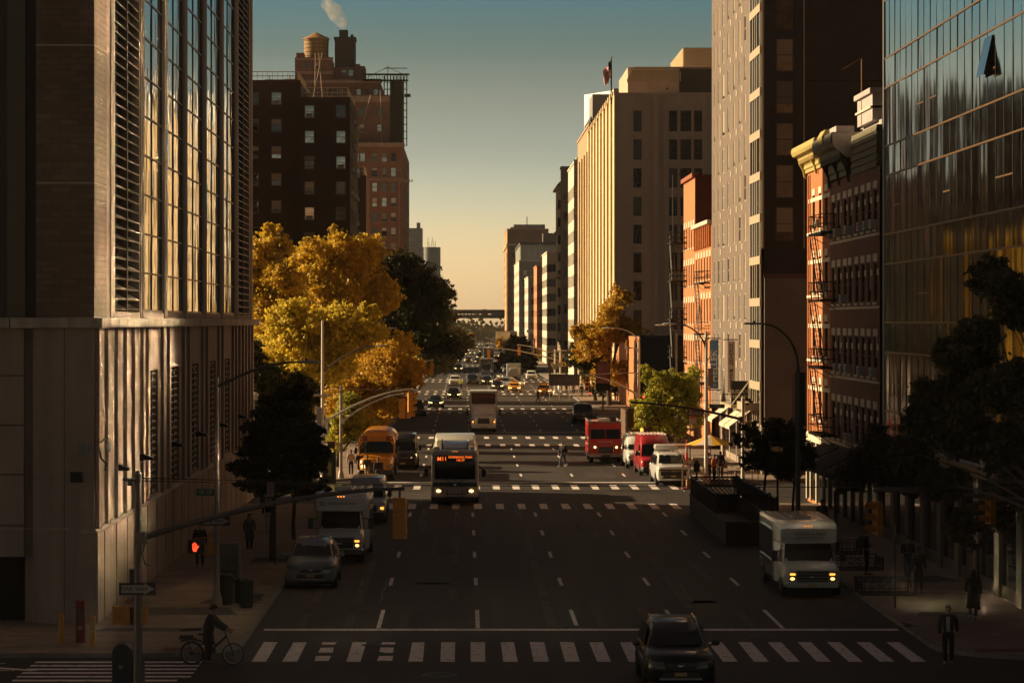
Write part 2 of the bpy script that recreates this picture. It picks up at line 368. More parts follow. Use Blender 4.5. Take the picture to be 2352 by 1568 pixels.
# avenue and cross streets, one sheet
rd=MB(); rd.quad([(-90,20,0),(120,20,0),(120,2600,0),(-90,2600,0)],ASPH)
struct(rd.obj('road'),'dark asphalt avenue running straight away to the river','road')
BLOCKS=[(83.4,149.0),(171.0,222.0),(241.5,301),(319,378),(396,455),(474,533),(552,611),(630,689),(708,767),(786,845),(864,923),(942,1001),(1020,1100)]
def pavement(name,label,x0,x1,y0,y1,side):
    """slab with rounded corner towards the kerb; side=+1 kerb at x1"""
    r=3.0; h=.14; pts=[]
    if side>0:
        ring=[(x0,y0)]+[(x1-r+r*math.sin(R(a)),y0+r-r*math.cos(R(a))) for a in range(0,91,15)]+[(x1-r+r*math.cos(R(a)),y1-r+r*math.sin(R(a))) for a in range(0,91,15)]+[(x0,y1)]
    else:
        ring=[(x1,y1)]+[(x0+r-r*math.sin(R(a)),y1-r+r*math.cos(R(a))) for a in range(0,91,15)]+[(x0+r-r*math.cos(R(a)),y0+r-r*math.sin(R(a))) for a in range(0,91,15)]+[(x1,y0)]
    n=len(ring); mb=MB()
    mb.add([(x,y,h) for x,y in ring],[tuple(range(n))],CONC)
    mb.add([(x,y,-.02) for x,y in ring]+[(x,y,h) for x,y in ring],[(i,(i+1)%n,n+(i+1)%n,n+i) for i in range(n)],KERB)
    # kerb stone strip along the top edge, 4 mm proud
    c=Vector(((x0+x1)/2,(y0+y1)/2)); inner=[]
    for i,(x,y) in enumerate(ring):
        a=Vector(ring[i-1]); b=Vector(ring[(i+1)%n]); t=(b-a).normalized(); nrm=Vector((t.y,-t.x))
        if (c-Vector((x,y))).dot(nrm)<0: nrm=-nrm
        inner.append((x+nrm.x*.17,y+nrm.y*.17))
    for i in range(1,n-2):
        mb.quad([(ring[i][0],ring[i][1],h+.004),(ring[i+1][0],ring[i+1][1],h+.004),(inner[i+1][0],inner[i+1][1],h+.004),(inner[i][0],inner[i][1],h+.004)],KERB)
    if y0<330:
        y=y0+1.5
        while y<y1-.3: mb.quad([(x0+.1,y,h+.004),(x1-.3 if side>0 else x1-.1,y,h+.004),(x1-.3 if side>0 else x1-.1,y+.03,h+.004),(x0+.1,y+.03,h+.004)],JOINT); y+=1.55
        for k in range(1,4):
            x=x0+(x1-x0)*k/4; mb.quad([(x,y0+.4,h+.008),(x+.03,y0+.4,h+.008),(x+.03,y1-.4,h+.008),(x,y1-.4,h+.008)],JOINT)
    return struct(mb.obj(name),label,'pavement')
for k,(a,b) in enumerate(BLOCKS):
    pavement('pavement','concrete pavement along the left side of the avenue' if k else 'concrete pavement beside the louvred concrete building',-60 if k>0 else BL-26,XL,a if k else 81.6,b,1)
    pavement('pavement','concrete pavement along the right side of the avenue' if k else 'concrete pavement below the dark glass building',XR,60,a if k else 81.0,b,-1)
# tar-coloured replacement slabs, 8 mm above the pavement
mb=MB()
PV=mat('pavement patch',(.07,.065,.06),.9,noise=(2,.25))
for (x0,x1,y0,y1) in ((-11.6,-7.6,92.2,94.6),(-11.8,-8.2,87.3,88.3),(-9.3,-7.1,96,97.5),(14.8,18.9,104,106.5),(15.2,17.5,92,93.2)):
    mb.quad([(x0,y0,.15),(x1,y0,.15),(x1-.5,y1,.15),(x0+.3,y1,.15)],PV)
struct(mb.obj('pavement_patches'),'dark patched slabs set into the pavement','pavement')
# ---- markings
LANES=[-2.8,.45,3.7,7.0,10.4]
mk=MB()
def stripe(x0,x1,y0,y1,z=.004): mk.quad([(x0,y0,z),(x1,y0,z),(x1,y1,z),(x0,y1,z)],PAINT)
stops=[89.0,170.6,247.5,324,401,480,558,636,714]
stripe(-6.5,14.1,88.8,89.35)
rr=random.Random(5)
def bar(xc,y0,y1,w=.4):
    x0,x1=xc-w/2,xc+w/2
    # worn edges
    mk.quad([(x0+rr.uniform(-.02,.02),y0,.004),(x1+rr.uniform(-.02,.02),y0+rr.uniform(-.06,.06),.004),(x1+rr.uniform(-.02,.02),y1,.004),(x0+rr.uniform(-.02,.02),y1+rr.uniform(-.08,.08),.004)],PAINT)
x=-6.05; i=0
while x<14.2:
    if i in (2,4): bar(x,80.9,82.1,.42); bar(x,82.9,84.2,.42); bar(x,85,85.6,.42)
    else: bar(x,80.7,85.6,.42)
    x+=.925; i+=1
def crosswalk(y0,y1,x0=-6.4,x1=14.0):
    x=x0
    while x<x1: bar(x,y0,y1,.42); x+=1.19
for k in range(1,9):
    a=BLOCKS[k-1][1]; b=BLOCKS[k][0]
    crosswalk(a-2.6,a+1.6); crosswalk(b-7.5,b-3.3)
    stripe(-6.5,14.1,stops[k]-.3,stops[k]+.25)
for lx in LANES:
    stripe(lx-.07,lx+.07,89.5,95.2)
    y=104.0
    while y<700:
        if not any(BLOCKS[j][1]-3<y+3 and y<BLOCKS[j+1][0]-2 for j in range(8)): stripe(lx-.07,lx+.07,y,y+3.1)
        y+=12.2
# cross-street crosswalks in the foreground corners, lane arrow lines
for j in range(7): stripe(-12.6+.35*j*0,-7.7 if j<5 else -8.0,80.4-j*.82,80.4-j*.82+.34)
for j in range(6): stripe(16.4+.05*j,21.5,79.2-j*.85,79.2-j*.85+.34)
stripe(-24,-12.9,78.6,78.75); stripe(-24,-13.4,80.2,80.3)
mk.quad([(-14.2,80.8,.004),(-13.9,80.8,.004),(-13.4,79.2,.004),(-13.9,79.2,.004)],PAINT); mk.quad([(-14.0,79.3,.008),(-13.7,79.5,.008),(-12.2,78.7,.008),(-12.4,78.5,.008)],PAINT)
struct(mk.obj('road_markings'),'worn white lane dashes, stop lines and zebra bars on the asphalt','road marking')
pt=MB()
for (x0,x1,y0,y1) in ((-2.2,-.6,95,118),(4.6,5.6,118,146),(8.2,9.0,96,112),(-5.8,-4.6,86.3,88.2),(1.2,3.4,172.6,176),(7.8,13.5,97.5,98.3),(-1.8,3.2,104.5,105.2),(6,9.4,121,122),(-5.9,-3.1,118,121.5),(1.0,1.35,90,140),(10.9,11.2,92,146),(-1.5,-.9,126,139),(5.5,8.5,132,134.4),(11.5,13.6,107,116),(-6.2,-5.5,90,112),(3.9,6.6,172.5,188),(-2.6,.2,192,203),(8,9.8,175,182)):
    pt.quad([(x0,y0,.002),(x1,y0,.002),(x1+.1,y1,.002),(x0-.1,y1,.002)],PATCH)
struct(pt.obj('road_patches'),'darker asphalt repairs in the avenue','road')
MHOLE=[]
for k,(px,py,rad,lab) in enumerate([(1010,1549,.5,'round iron manhole cover at the bottom centre of the road'),(1030,1267,.5,'large manhole cover in the lane ahead of the city bus'),(862,1500,.33,'small valve cover among the left crosswalk bars'),(1312,1439,.42,'manhole cover touching the stop line by a lane line'),(1750,1462,.4,'manhole cover just right of the dark car'),(852,1481,.3,'small round cover above the left crosswalk bars')]):
    Y=gy(py); X=gx(px,Y); c=MB()
    n=20
    for (ra,rb,z) in ((0,rad*.86,.012),(rad*.9,rad,.014)):
        if ra==0: c.add([(rb*math.cos(2*math.pi*i/n),rb*math.sin(2*math.pi*i/n),z) for i in range(n)],[tuple(range(n))],IRON)
        else: c.loft([[(r*math.cos(2*math.pi*i/n),r*math.sin(2*math.pi*i/n),zz) for i in range(n)] for r,zz in ((ra,.008),(ra,z),(rb,z),(rb,.0))],KERB if k in(0,1) else IRON,False,False)
    for q in range(-3,4):
        wd=math.sqrt(max(0,(rad*.8)**2-(q*rad*.22)**2)); c.box(-wd,wd,q*rad*.22-.012,q*rad*.22+.012,.012,.018,IRON)
    tag(c.obj('manhole_cover',None,(X,Y,0)),lab,'manhole cover',group='iron covers in the road')
for (x,y,lab) in ((-7.5,82.6,'red tactile ramp pad at the left kerb corner'),(15.6,82.3,'red tactile ramp pad at the right kerb corner')):
    c=MB(); c.box(-.75,.75,-.35,.35,0,.012,RED_PAD)
    for i in range(12):
        for j in range(5): c.box(-.68+i*.12,-.63+i*.12,-.28+j*.13,-.23+j*.13,.012,.018,RED_PAD)
    tag(c.obj('tactile_pad',None,(x-.8 if x<0 else x+.5,y,.142)),lab,'tactile paving')

rs=random.Random(8); sm_=MB()
for k in range(46):
    x=rs.uniform(-6,13.5); y=rs.uniform(90,215); ln=rs.uniform(2,11); a=rs.choice((0,0,0,1)); pts=[]
    for i in range(9): 
        u=i/8*ln; pts.append((x+(u if a else rs.uniform(-.06,.06)),y+(rs.uniform(-.06,.06) if a else u)))
    w_=rs.uniform(.012,.03)
    for p,q in zip(pts,pts[1:]):
        if a: sm_.quad([(p[0],p[1]-w_,.003),(q[0],q[1]-w_,.003),(q[0],q[1]+w_,.003),(p[0],p[1]+w_,.003)],SEAM)
        else: sm_.quad([(p[0]-w_,p[1],.003),(p[0]+w_,p[1],.003),(q[0]+w_,q[1],.003),(q[0]-w_,q[1],.003)],SEAM)
for lc_ in (-4.6,-1.2,2.1,5.4,8.7):
    for o_ in (-.8,.8):
        y=90
        while y<146: L=rs.uniform(4,9); sm_.quad([(lc_+o_-.16,y,.0015),(lc_+o_+.16,y,.0015),(lc_+o_+.14,y+L,.0015),(lc_+o_-.18,y+L,.0015)],OIL) if rs.random()<.55 else None; y+=L+rs.uniform(0,4)
struct(sm_.obj('road_seams'),'tar seams and polished wheel tracks in the asphalt','road')
# ================================================================ buildings
CON=mat('warm precast concrete',(.34,.25,.205),.8,noise=(.35,.18),streak=(1.6,.16),bump=(6,.006))
CON2=mat('cornice concrete',(.40,.33,.28),.8,noise=(.8,.25),streak=(3,.2))
BRZ=mat('dark bronze frame',(.10,.075,.06),.35,.5)
PIL=mat('pilaster stone',(.42,.33,.27),.55,noise=(.8,.15))
BRN=brick('brown brick left block',(.20,.135,.10),(.15,.10,.075),(.13,.095,.075),.6,.2,.015,.25)
GL_L=glassmat('rippled tower glass',(.62,.66,.68),.02,wave=(1.1,.03),ior=2.3,scale=(1,1,.3),metal=1)
LOUV=mat('louvre metal',(.15,.12,.10),.5,.3,noise=(3,.2))
TRIM=mat('pale trim',(.46,.41,.34),.7,noise=(2,.15))
BLK=mat('black painted iron',(.02,.018,.016),.45,.3)
GREYM=mat('grey galvanised steel',(.24,.23,.22),.45,.6,noise=(5,.15))
ROOFM=mat('tar roof',(.06,.055,.05),.9,noise=(1,.2))
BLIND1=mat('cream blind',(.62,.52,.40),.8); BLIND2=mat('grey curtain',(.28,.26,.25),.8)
AIRC=mat('air conditioner casing',(.55,.53,.50),.6); AIRG=mat('air conditioner grille',(.2,.2,.2),.6)
GL_D=glassmat('dark window glass',(.012,.012,.013),.04)
GL_M=glassmat('mirror window glass',(.02,.02,.022),.03,ior=2.0)
GL_R=glassmat('sky mirror window glass',(.55,.52,.48),.06,wave=(1.2,.012),metal=1)
GL_S=glassmat('pale grey glass',(.09,.10,.11),.1,ior=1.8)  # a lighter, rougher glass than the dark one

# ---- 1. concrete block on the left with louvres
b=Building('concrete_building','massive concrete and brick block with louvres and tall mirrored windows at the left edge','building',seed=3)
r=b.root; Y0,Y1=89.7,157.8; LT=30.5; LN=26.4; YS=128.6   # unseen roofline: nearer part kept lower so sun reaches the glass opposite
lz=(3.3,8.1); lc=[(c-1.55-Y0,c+1.55-Y0) for c in (106.8,115,123.5,132.1,140.1)]
st_l=dict(depth=.5,frame=CON,glass=DARK,mull=(1,1),reveal=CON)
mb=MB()
def wall_with_holes(rz,x,y,W,z0,z1,cols,rows,m,depth,reveal,name='wall'):
    n0=len(b.wins); st=dict(depth=depth,reveal=reveal,frame=m,glass=DARK); o=b.facade(x,y,rz,W,z0,z1,cols,rows,m,st,name=name); hs=b.wins[n0:]; del b.wins[n0:]; return o
wall_with_holes(R(90),BL,Y0,Y1-Y0,3.15,9.8,lc,[lz],CON,.55,CON)
def louvre(u0,u1,z0,z1,depth,pitch,mid=True,zmul=1.):
    m=MB(); z=z0+.05
    while z<z1-.05:
        for (a,c) in (((u0,(u0+u1)/2-.06),((u0+u1)/2+.06,u1)) if mid else ((u0,u1),)):
            m.add([(BL-depth+.02,Y0+a,z+.13*zmul),(BL-.08,Y0+a,z),(BL-.08,Y0+c,z),(BL-depth+.02,Y0+c,z+.13*zmul),
                   (BL-depth+.02,Y0+a,z+.16*zmul),(BL-.08,Y0+a,z+.05),(BL-.08,Y0+c,z+.05),(BL-depth+.02,Y0+c,z+.16*zmul)],
                  [(0,3,2,1),(4,5,6,7),(0,1,5,4),(1,2,6,5),(2,3,7,6),(3,0,4,7)],LOUV)
        z+=pitch
    m.box(BL-depth,BL-.05,Y0+(u0+u1)/2-.055,Y0+(u0+u1)/2+.055,z0+.01,z1-.01,LOUV)
    m.box(BL-depth-.03,BL-depth,Y0+u0+.01,Y0+u1-.01,z0+.01,z1-.01,DARK)
    return m.obj('louvre',r)
for (u0,u1) in lc: louvre(u0,u1,lz[0],lz[1],.55,.27)
# plinth, ribs, cornice
m=MB(); m.box(BL-.5,BL+.14,Y0-.1,Y1,0,3.1,CON); m.prism([(BL-.5,Y0-.1,3.1),(BL+.14,Y0-.1,3.1),(BL+.02,Y0-.0,3.2),(BL-.5,Y0,3.2)],(0,Y1-Y0,0),CON2)
for k in range(22): m.box(BL+.14,BL+.155,Y0+1.5+3.1*k,Y0+1.53+3.1*k,.1,3.05,BRN)
rr=random.Random(2); u=.9
ribs=[0.3,2.6,5.2,7.7,10.1,12.8,14.4,19.6,21.9,23.5,27.9,30.1,32.0,36.4,38.6,40.3,44.7,46.9,48.6,53.0,55,57.2,59.5,61.6,63.8,65.8]
for u in ribs:
    if not any(a-.7<u<c+.1 for a,c in lc): MB().box(BL-.02,BL+.13,Y0+u,Y0+u+.62,3.2,9.78,CON).obj('rib',r)
for z in (7.85,5.6):
    for k in range(0,len(ribs)-1): 
        if (k*7+int(z))%3: m.box(BL-.01,BL+.03,Y0+ribs[k]+.62,Y0+ribs[k]+1.2,z,z+.05,CON2)
m.obj('plinth',r)
m=MB(); y=Y0-.35
while y<Y1+.2: m.box(BL-.8,BL+.32,y+.01,min(y+2.18,Y1+.25)-.01,9.78,10.12,CON2); y+=2.2
x=-50.
while x<BL-.9: m.box(x+.01,min(x+2.18,BL-.81),Y0-.35,Y0+.6,9.78,10.12,CON2); x+=2.2
m.obj('cornice',r,bevel=.03)
# upper avenue face: pilasters, windows, louvres
UB=[(95.4,102.9,'l'),(104.2,111.2,'w'),(112.1,119.2,'w'),(120.1,128.1,'w'),(129.2,137.3,'w'),(138.3,145.9,'w'),(147.4,155.4,'l')]
wall_with_holes(R(90),BL-.08,92.9,YS-92.9,10.12,LN,[(a-92.9,c-92.9) for a,c,_ in UB[:4]],[(10.35,LN-1)],CON,.3,PIL)
wall_with_holes(R(90),BL-.08,YS,Y1-YS,10.12,LT,[(a-YS,c-YS) for a,c,_ in UB[4:]],[(10.35,LT-1)],CON,.3,PIL)
for a,c,t in UB:
    LQ=LN if a<YS else LT
    if t=='w':
        st=dict(depth=.12,frame=BRZ,glass=GL_L,mull=(2,13 if LQ==LT else 10),fw=.1); m=MB()
        win_into(m,Matrix.Translation((BL-.08,a,10.35))@Matrix.Rotation(R(90),4,'Z'),c-a,LQ-1-10.35,st,rr); m.obj('window',r)
    else:
        m=MB(); z=10.4
        while z<LQ-1.1:
            m.add([(BL-.45,a,z+.2),(BL-.1,a,z),(BL-.1,c,z),(BL-.45,c,z+.2),(BL-.45,a,z+.24),(BL-.1,a,z+.06),(BL-.1,c,z+.06),(BL-.45,c,z+.24)],[(0,3,2,1),(4,5,6,7),(0,1,5,4),(1,2,6,5),(2,3,7,6),(3,0,4,7)],LOUV); z+=.36
        m.box(BL-.4,BL-.07,(a+c)/2-.1,(a+c)/2+.1,10.36,LQ-1.02,LOUV); m.box(BL-.5,BL-.46,a+.01,c-.01,10.36,LQ-1.02,DARK); m.obj('louvre',r)
m=MB()
for e_ in [94.8]+[(UB[i][1]+UB[i+1][0])/2 for i in range(6)]+[156.5]:
    LQ=LN if e_<YS-.3 else LT
    m.tube([(BL-.16,e_,10.12),(BL-.16,e_,LQ)],.2,PIL,12,False)
    m.box(BL-.6,BL-.04,e_-.4,e_+.4,10.12,LQ-.02,PIL)
m.obj('pilaster',r)
# brick corner, north face
m=MB(); m.box(BL-1.9,BL,Y0,92.88,10.12,LN,BRN); m.box(-112,BL-1.92,Y0+.55,Y0+1.5,10.12,LN-.01,mat('dark bronze cladding',(.07,.05,.04),.6,noise=(.5,.2)))  # recessed cladding in an even dark bronze
for z in (14.5,19,23.4): m.box(BL-1.9,BL+.01,Y0-.01,92.87,z,z+.05,CON2)
m.box(BL-2.9,BL-2.3,Y0+.3,Y0+.6,10.12,LN-.02,BRZ)
m.obj('corner_pier',r)
m=MB(); m.box(-14.1+.0,BL,Y0,Y0+.6,0,9.78,CON); m.box(-112,-14.42,Y0+.12,Y0+.72,2.3,9.78,CON); m.box(-14.42,-14.1,Y0+.4,Y0+.7,0,9.78,CON)
for z in (8.2,6.58,4.96,3.3): m.box(-112,-14.42,Y0+.1,Y0+.13,z,z+.06,BRN)
m.box(-112,BL+.01,Y0-.012,Y0+.1,3.2,3.24,CON2)
m.box(-13.09,-13.06,Y0-.006,Y0+.1,.01,9.77,BRN)
m.box(-112,-14.3,Y0+.9,Y0+1.0,0,2.3,DARK); m.obj('wall',r)
m=MB(); m.box(-112,BL-.9,Y0+1.6,YS,.01,LN-.2,CON); m.box(-112,-45,Y0+1.6,YS-.5,LN,36,CON); m.box(-112,BL-.9,YS+.01,Y1-.01,.01,LT-.2,CON); m.box(BL-.9,BL-.1,YS,YS+.3,LN,LT,CON); m.box(BL-.9,BL-.26,Y1-.4,Y1,3.2,LT,CON); m.box(-112,BL,YS,Y1+.01,LT,LT+.4,CON2); m.box(-112,BL,Y0+.02,YS-.01,LN,LN+.3,CON2); m.obj('roof',r)  # unseen length eastward and tall rear block added to shade the side street
b.finish()
# wall lights and camera mounted on the podium: parts of the building
for px,py in ((265,1078),(322,1052),(393,1032),(450,1018),(500,1008),(545,995)):
    Y=12.1*6300/(1066-px); z=4.9
    m=MB(); m.box(BL+.0,BL+.1,Y-.12,Y+.12,z-.1,z+.14,BLK); m.prism([(BL+.1,Y-.22,z+.16),(BL+.5,Y-.22,z+.02),(BL+.5,Y-.22,z-.06),(BL+.1,Y-.22,z-.06)],(0,.44,0),BLK); m.obj('wall_lamp',r)
m=MB(); Yc=90.2; z=5.9
m.tube([(BL,Yc,z),(BL+.3,Yc-.1,z+.25),(BL+.45,Yc-.2,z+.1)],.035,AIRC); m.ell((BL+.42,Yc-.2,z-.02),.13,.13,.16,AIRC); m.box(BL-.5,BL-.2,Yc-.75,Yc-.5,z-.2,z+.1,AIRG)
m.tube([(BL+.1,Yc-.1,z),(BL+.2,Yc-.2,z-.4),(BL+.35,Yc-.2,z-.55),(BL+.32,Yc-.2,z-.8)],.03,BLK); m.obj('security_camera',r)
m=MB(); m.box(-12.85,-12.45,Y0-.25,Y0,4.75,5.1,BLK); m.obj('wall_lamp',r)

# ---- hidden block further east that closes the left skyline in reflections
b=Building('brick_slab','dark brick apartment slab mirrored in the glass facade, behind the left trees','building',seed=9)
DBR=brick('dark brown brick',(.085,.045,.032),(.06,.033,.025),(.045,.03,.025),.24,.08,.012,.3)
stw=dict(depth=.15,frame=mat('window frame grey',(.25,.22,.2),.5),glass=[GL_D,GL_M,GL_S],mull=(1,2),sill=None,blind=(.45,[BLIND1,BLIND2]),fw=.07)
b.box('wall',-58,-23.5,263,286,0,33,DBR); b.facade(-23.5,263,R(90),23,0,33,rep(2.5,20.5,5,1.2),[(z,z+1.5) for z in [1.2+2.85*k for k in range(11)]],DBR,stw)
b.finish(60)

# ---- 2. dark brown apartment house
b=Building('apartment_house','dark brown brick apartment house with paired windows and sunlit roof railings','building',seed=4)
DBR2=brick('reddish dark brick',(.11,.05,.036),(.08,.04,.03),(.06,.035,.03),.24,.08,.012,.25)
stb=dict(depth=.18,frame=mat('window frame tan',(.30,.26,.22),.5),glass=[GL_D,GL_R,GL_M,GL_S],mull=(1,2),sill=mat('brick sill',(.12,.07,.05),.8),blind=(.45,[BLIND1,BLIND1,BLIND2]),fw=.08,ac=(.3,AIRC,AIRG))
zl=[33.6-.7-2.86*k for k in range(11)]; zr=[32.05-.65-2.68*k for k in range(11)]
b.facade(-45,290,0,27.7,0,35.5,[(22.2,23.3),(24.6,25.7)]+rep(4,18,5,1.1),[(z,z+1.35) for z in zl if z>1],DBR2,stb)
b.facade(-17.3,288.6,0,5.3,0,33.6,[(.5,1.55),(3.8,4.85)],[(z,z+1.35) for z in zr if z>1],DBR,stb)
b.facade(-12.0,288.6,R(90),21,0,33.6,rep(2.5,18.5,5,1.2),[(z,z+1.35) for z in zr if z>1],DBR,stb)
b.box('wall',-44.9,-17.4,290.5,311,0,35.4,DBR2); b.box('wall',-17.3,-12.4,289.2,311,0,33.5,DBR)
b.facade(-17.3,338,0,5.2,0,28,[(.6,1.5),(3.4,4.3)],[(z,z+1.35) for z in [26-2.8*k-1.2 for k in range(9)]],DBR2,stb); b.box('wall',-25,-12.1,338.6,350,0,27.9,DBR2)
GOLDR=mat('pale rooftop railing',(.62,.45,.26),.5)  # golden tone carries the low sun on the rails
def railing(x0,x1,y0,y1,z,h=1.0,step=.5,m_=GOLDR,t=.035):
    m=MB(); P=[(x0,y0),(x1,y0),(x1,y1)]
    for (a,c) in zip(P,P[1:]):
        L=math.dist(a,c); n=max(1,int(L/step))
        for i in range(n+1):
            x=a[0]+(c[0]-a[0])*i/n; y=a[1]+(c[1]-a[1])*i/n; m.box(x-t/2,x+t/2,y-t/2,y+t/2,z,z+h,m_)
        for zz in (z+h,z+h*.5): m.box(min(a[0],c[0])-t,max(a[0],c[0])+t,min(a[1],c[1])-t,max(a[1],c[1])+t,zz-t,zz+t,m_)
    return m
railing(-24,-17.6,290.3,306,35.5,.9).obj('railing',b.root); railing(-17,-12.3,289,308,33.6,1.0).obj('railing',b.root); railing(-17,-12.4,338.4,349,28,1.1).obj('railing',b.root)
b.finish()

# ---- 3. tall red-brown apartment tower with setbacks (left, behind)
b=Building('setback_tower','tall red brick apartment tower with stepped setbacks, roof tank and chimney on the left','building',seed=5)
RB=brick('weathered red brick',(.30,.11,.07),(.24,.085,.055),(.17,.10,.075),.3,.1,.015,.3)
RBD=brick('dull rooftop brick',(.25,.11,.08),(.20,.09,.07),(.15,.09,.075),.3,.1,.015,.3)
BAND=mat('sandstone band',(.34,.22,.17),.8,noise=(1,.3))
stt=dict(depth=.2,frame=mat('dark sash',(.06,.05,.05),.5),glass=[GL_S,GL_D,GL_R],mull=(1,2),sill=BAND,blind=(.35,[BLIND1,BLIND2,mat('white shade',(.6,.6,.6),.8)]),fw=.1)
q=11.667
def tx(px): return (px-1066)/q
def tz(py): return 10+(738-py)/q
xb0,xb1=tx(690),tx(925)
b.facade(xb0,540,0,xb1-xb0,0,tz(330),[(tx(p)-xb0-.55,tx(p)-xb0+.55) for p in (705,725,745,765,785,800,818.5,832.6,860.6,882.5,903.5)],[(z-.9,z+.9) for z in [42.3-2.94*k for k in range(14)] if z>1.2],RB,stt)
b.facade(xb1,540,R(90),64,0,tz(330),rep(3,61,16,1.3),[(z-.9,z+.9) for z in [42.3-2.94*k for k in range(14)] if z>1.2],RB,stt)
b.box('wall',xb0,xb1-.5,540.6,604,0,tz(331),RB)
a0,a1=tx(690),tx(893)
b.facade(a0,545,0,a1-a0,tz(330)+.01,tz(213),[(tx(p)-a0-.55,tx(p)-a0+.55) for p in (715,740,765,790,829,870)],[(tz(298),tz(281)),(tz(262),tz(241))],RBD,stt); b.box('wall',a0,a1-.3,545.5,590,tz(330)+.01,tz(214),RBD)
a0,a1=tx(668),tx(872)
b.facade(a0,549,0,a1-a0,tz(213)-2,tz(172),[(tx(p)-a0-.5,tx(p)-a0+.5) for p in (700,718,736,755,779,820,840,860)],[(tz(213)+.2,tz(213)+1.5)],RBD,stt); b.box('wall',tx(600),a1-.3,549.5,585,tz(330),tz(173),RBD)
b.box('wall',tx(540),tx(668),556,590,20,tz(180),RBD)
a0,a1=tx(668),tx(757)
b.facade(a0,553,0,a1-a0,tz(172)-1,tz(117),[(tx(p)-a0-.5,tx(p)-a0+.5) for p in (699,719)],[(tz(143),tz(129))],RBD,stt); b.box('wall',a0,a1-.3,553.5,566,tz(172)-1,tz(118),RBD)
b.box('wall',tx(672),tx(690),552,556,tz(117),tz(108),RBD)
a0,a1=tx(757),tx(818)
b.facade(a0,554,0,a1-a0,tz(172)-1,tz(140),[(tx(p)-a0-.55,tx(p)-a0+.55) for p in (783,799)],[(tz(161),tz(145))],RBD,stt); b.box('wall',a0,a1-.3,554.5,566,tz(172)-1,tz(141),RBD)
b.box('wall',tx(818),tx(832),554,562,tz(172)-.5,tz(137),RBD); b.box('wall',tx(808),tx(820),555,562,tz(172)-.5,tz(131),RBD)
m=MB()
for (p0,p1,y_,yy,t) in ((690,928,539.8,328,.8),(800,925,539.85,410,.35),(690,893,544.8,216,1.2),(668,874,548.8,176,.5),(668,757,552.8,150,.6),(668,757,552.8,119,.4)): m.box(tx(p0),tx(p1)+.1,y_,y_+.5,tz(yy)-t,tz(yy),BAND)
for k in range(18): m.box(tx(858)+.55*k*.8,tx(858)+.55*k*.8+.22,539.7,539.9,tz(418),tz(413),BAND)
m.box(tx(916),tx(918),539.8,540,10,tz(410),BAND); m.obj('stone_band',b.root)
m=MB(); m.box(tx(760),tx(808),556,561,tz(140),tz(72),BLK2:=mat('dark chimney brick',(.05,.035,.035),.8,noise=(2,.2))); m.box(tx(758),tx(810),555.8,561.2,tz(72),tz(66),BLK2); m.box(tx(770),tx(790),557,560,tz(66),tz(48),BLK2); m.tube([(tx(800),558,tz(66)),(tx(800),558,tz(58))],.3,BLK2); m.obj('chimney',b.root)
rm=railing(tx(700),tx(790),541,545,tz(330)+.2,1,.6,BLK); rm.obj('railing',b.root); railing(tx(808),tx(925),540.5,555,tz(330),1.1,.6,BLK).obj('railing',b.root); railing(tx(585),tx(668),556,560,tz(180),1,.6,BRZ).obj('railing',b.root)
m=MB()
for i in range(8):
    for (zz,) in ((0,),): m.tube([(tx(880+i*7.5),547,tz(330)),(tx(880+i*7.5),547,tz(168)+i*.0)],.11,BLK,4)
for j in range(12): m.box(tx(880),tx(934),546.9,547.1,tz(330)+1.4*j,tz(330)+1.4*j+.14,BLK)
for j in range(9): m.box(tx(830),tx(936)+.2*(j%2),546.7,549,tz(178)+.22*j*0+[0,1.2][j%2],tz(178)+[0,1.2][j%2]+.16,BLK)
for i in range(16): m.box(tx(830)+.55*i,tx(830)+.55*i+.1,546.8,547,tz(178),tz(166),BLK)
m.box(tx(893),tx(922),548,556,tz(330),tz(176),DBR); m.tube([(tx(888),548,tz(166)),(tx(888),548,tz(143))],.1,BLK,4)
for e_ in ((836,171),(936,168)): m.tube([(tx(888),548,tz(146)),(tx(e_[0]),548,tz(e_[1]))],.05,BLK,4)
m.box(tx(928),tx(942),544,546,tz(218),tz(212),BLK); m.obj('scaffold',b.root)
m=MB()
for p0,p1 in ((597,178),(640,176)): pass
for px in (600,604,608): m.tube([(tx(px),558,tz(180)),(tx(px),558,tz(155 if px==604 else 165))],.12,BLK,4)
m.box(tx(592),tx(618),557,558.5,tz(172),tz(167),BLK); m.box(tx(640),tx(662),557,558,tz(170),tz(164),GOLDR); m.tube([(tx(652),558,tz(180)),(tx(652),558,tz(154))],.14,BLK,4); m.obj('antenna',b.root)
for (pa,pb) in (((695,330),(738,118)),((720,335),(722,118)),((745,300),(730,118)),((818,330),(850,215)),((880,430),(872,205))): 
    MB().tube([(tx(pa[0]),543,tz(pa[1])),(tx(pb[0]),543.5,tz(pb[1]))],.07,BAND,4).obj('rope',b.root)
b.finish()
# water tank on top: a thing of its own
t=thing('water_tank','round wooden water tank with conical roof on top of the red brick tower','water tank',((tx(685)+tx(745))/2,558,tz(117)))
WD=mat('cedar staves',(.34,.20,.08),.8,streak=(3,.25)); CR=mat('tank roof',(.38,.20,.07),.7)
m=MB(); n=28
m.loft([[(2.5*math.cos(2*math.pi*i/n),2.5*math.sin(2*math.pi*i/n),z) for i in range(n)] for z in (.25,4.1)],WD); 
for z in (.6,1.4,2.2,3.0,3.7): m.tube([(2.53*math.cos(2*math.pi*i/n),2.53*math.sin(2*math.pi*i/n),z) for i in range(n+1)],.04,BLK,4,False)
m.obj('tank',t)
MB().loft([[(rr_*math.cos(2*math.pi*i/n),rr_*math.sin(2*math.pi*i/n),z) for i in range(n)] for rr_,z in ((2.75,4.05),(2.75,4.2),(.1,5.5))],CR,True,False).obj('roof',t)
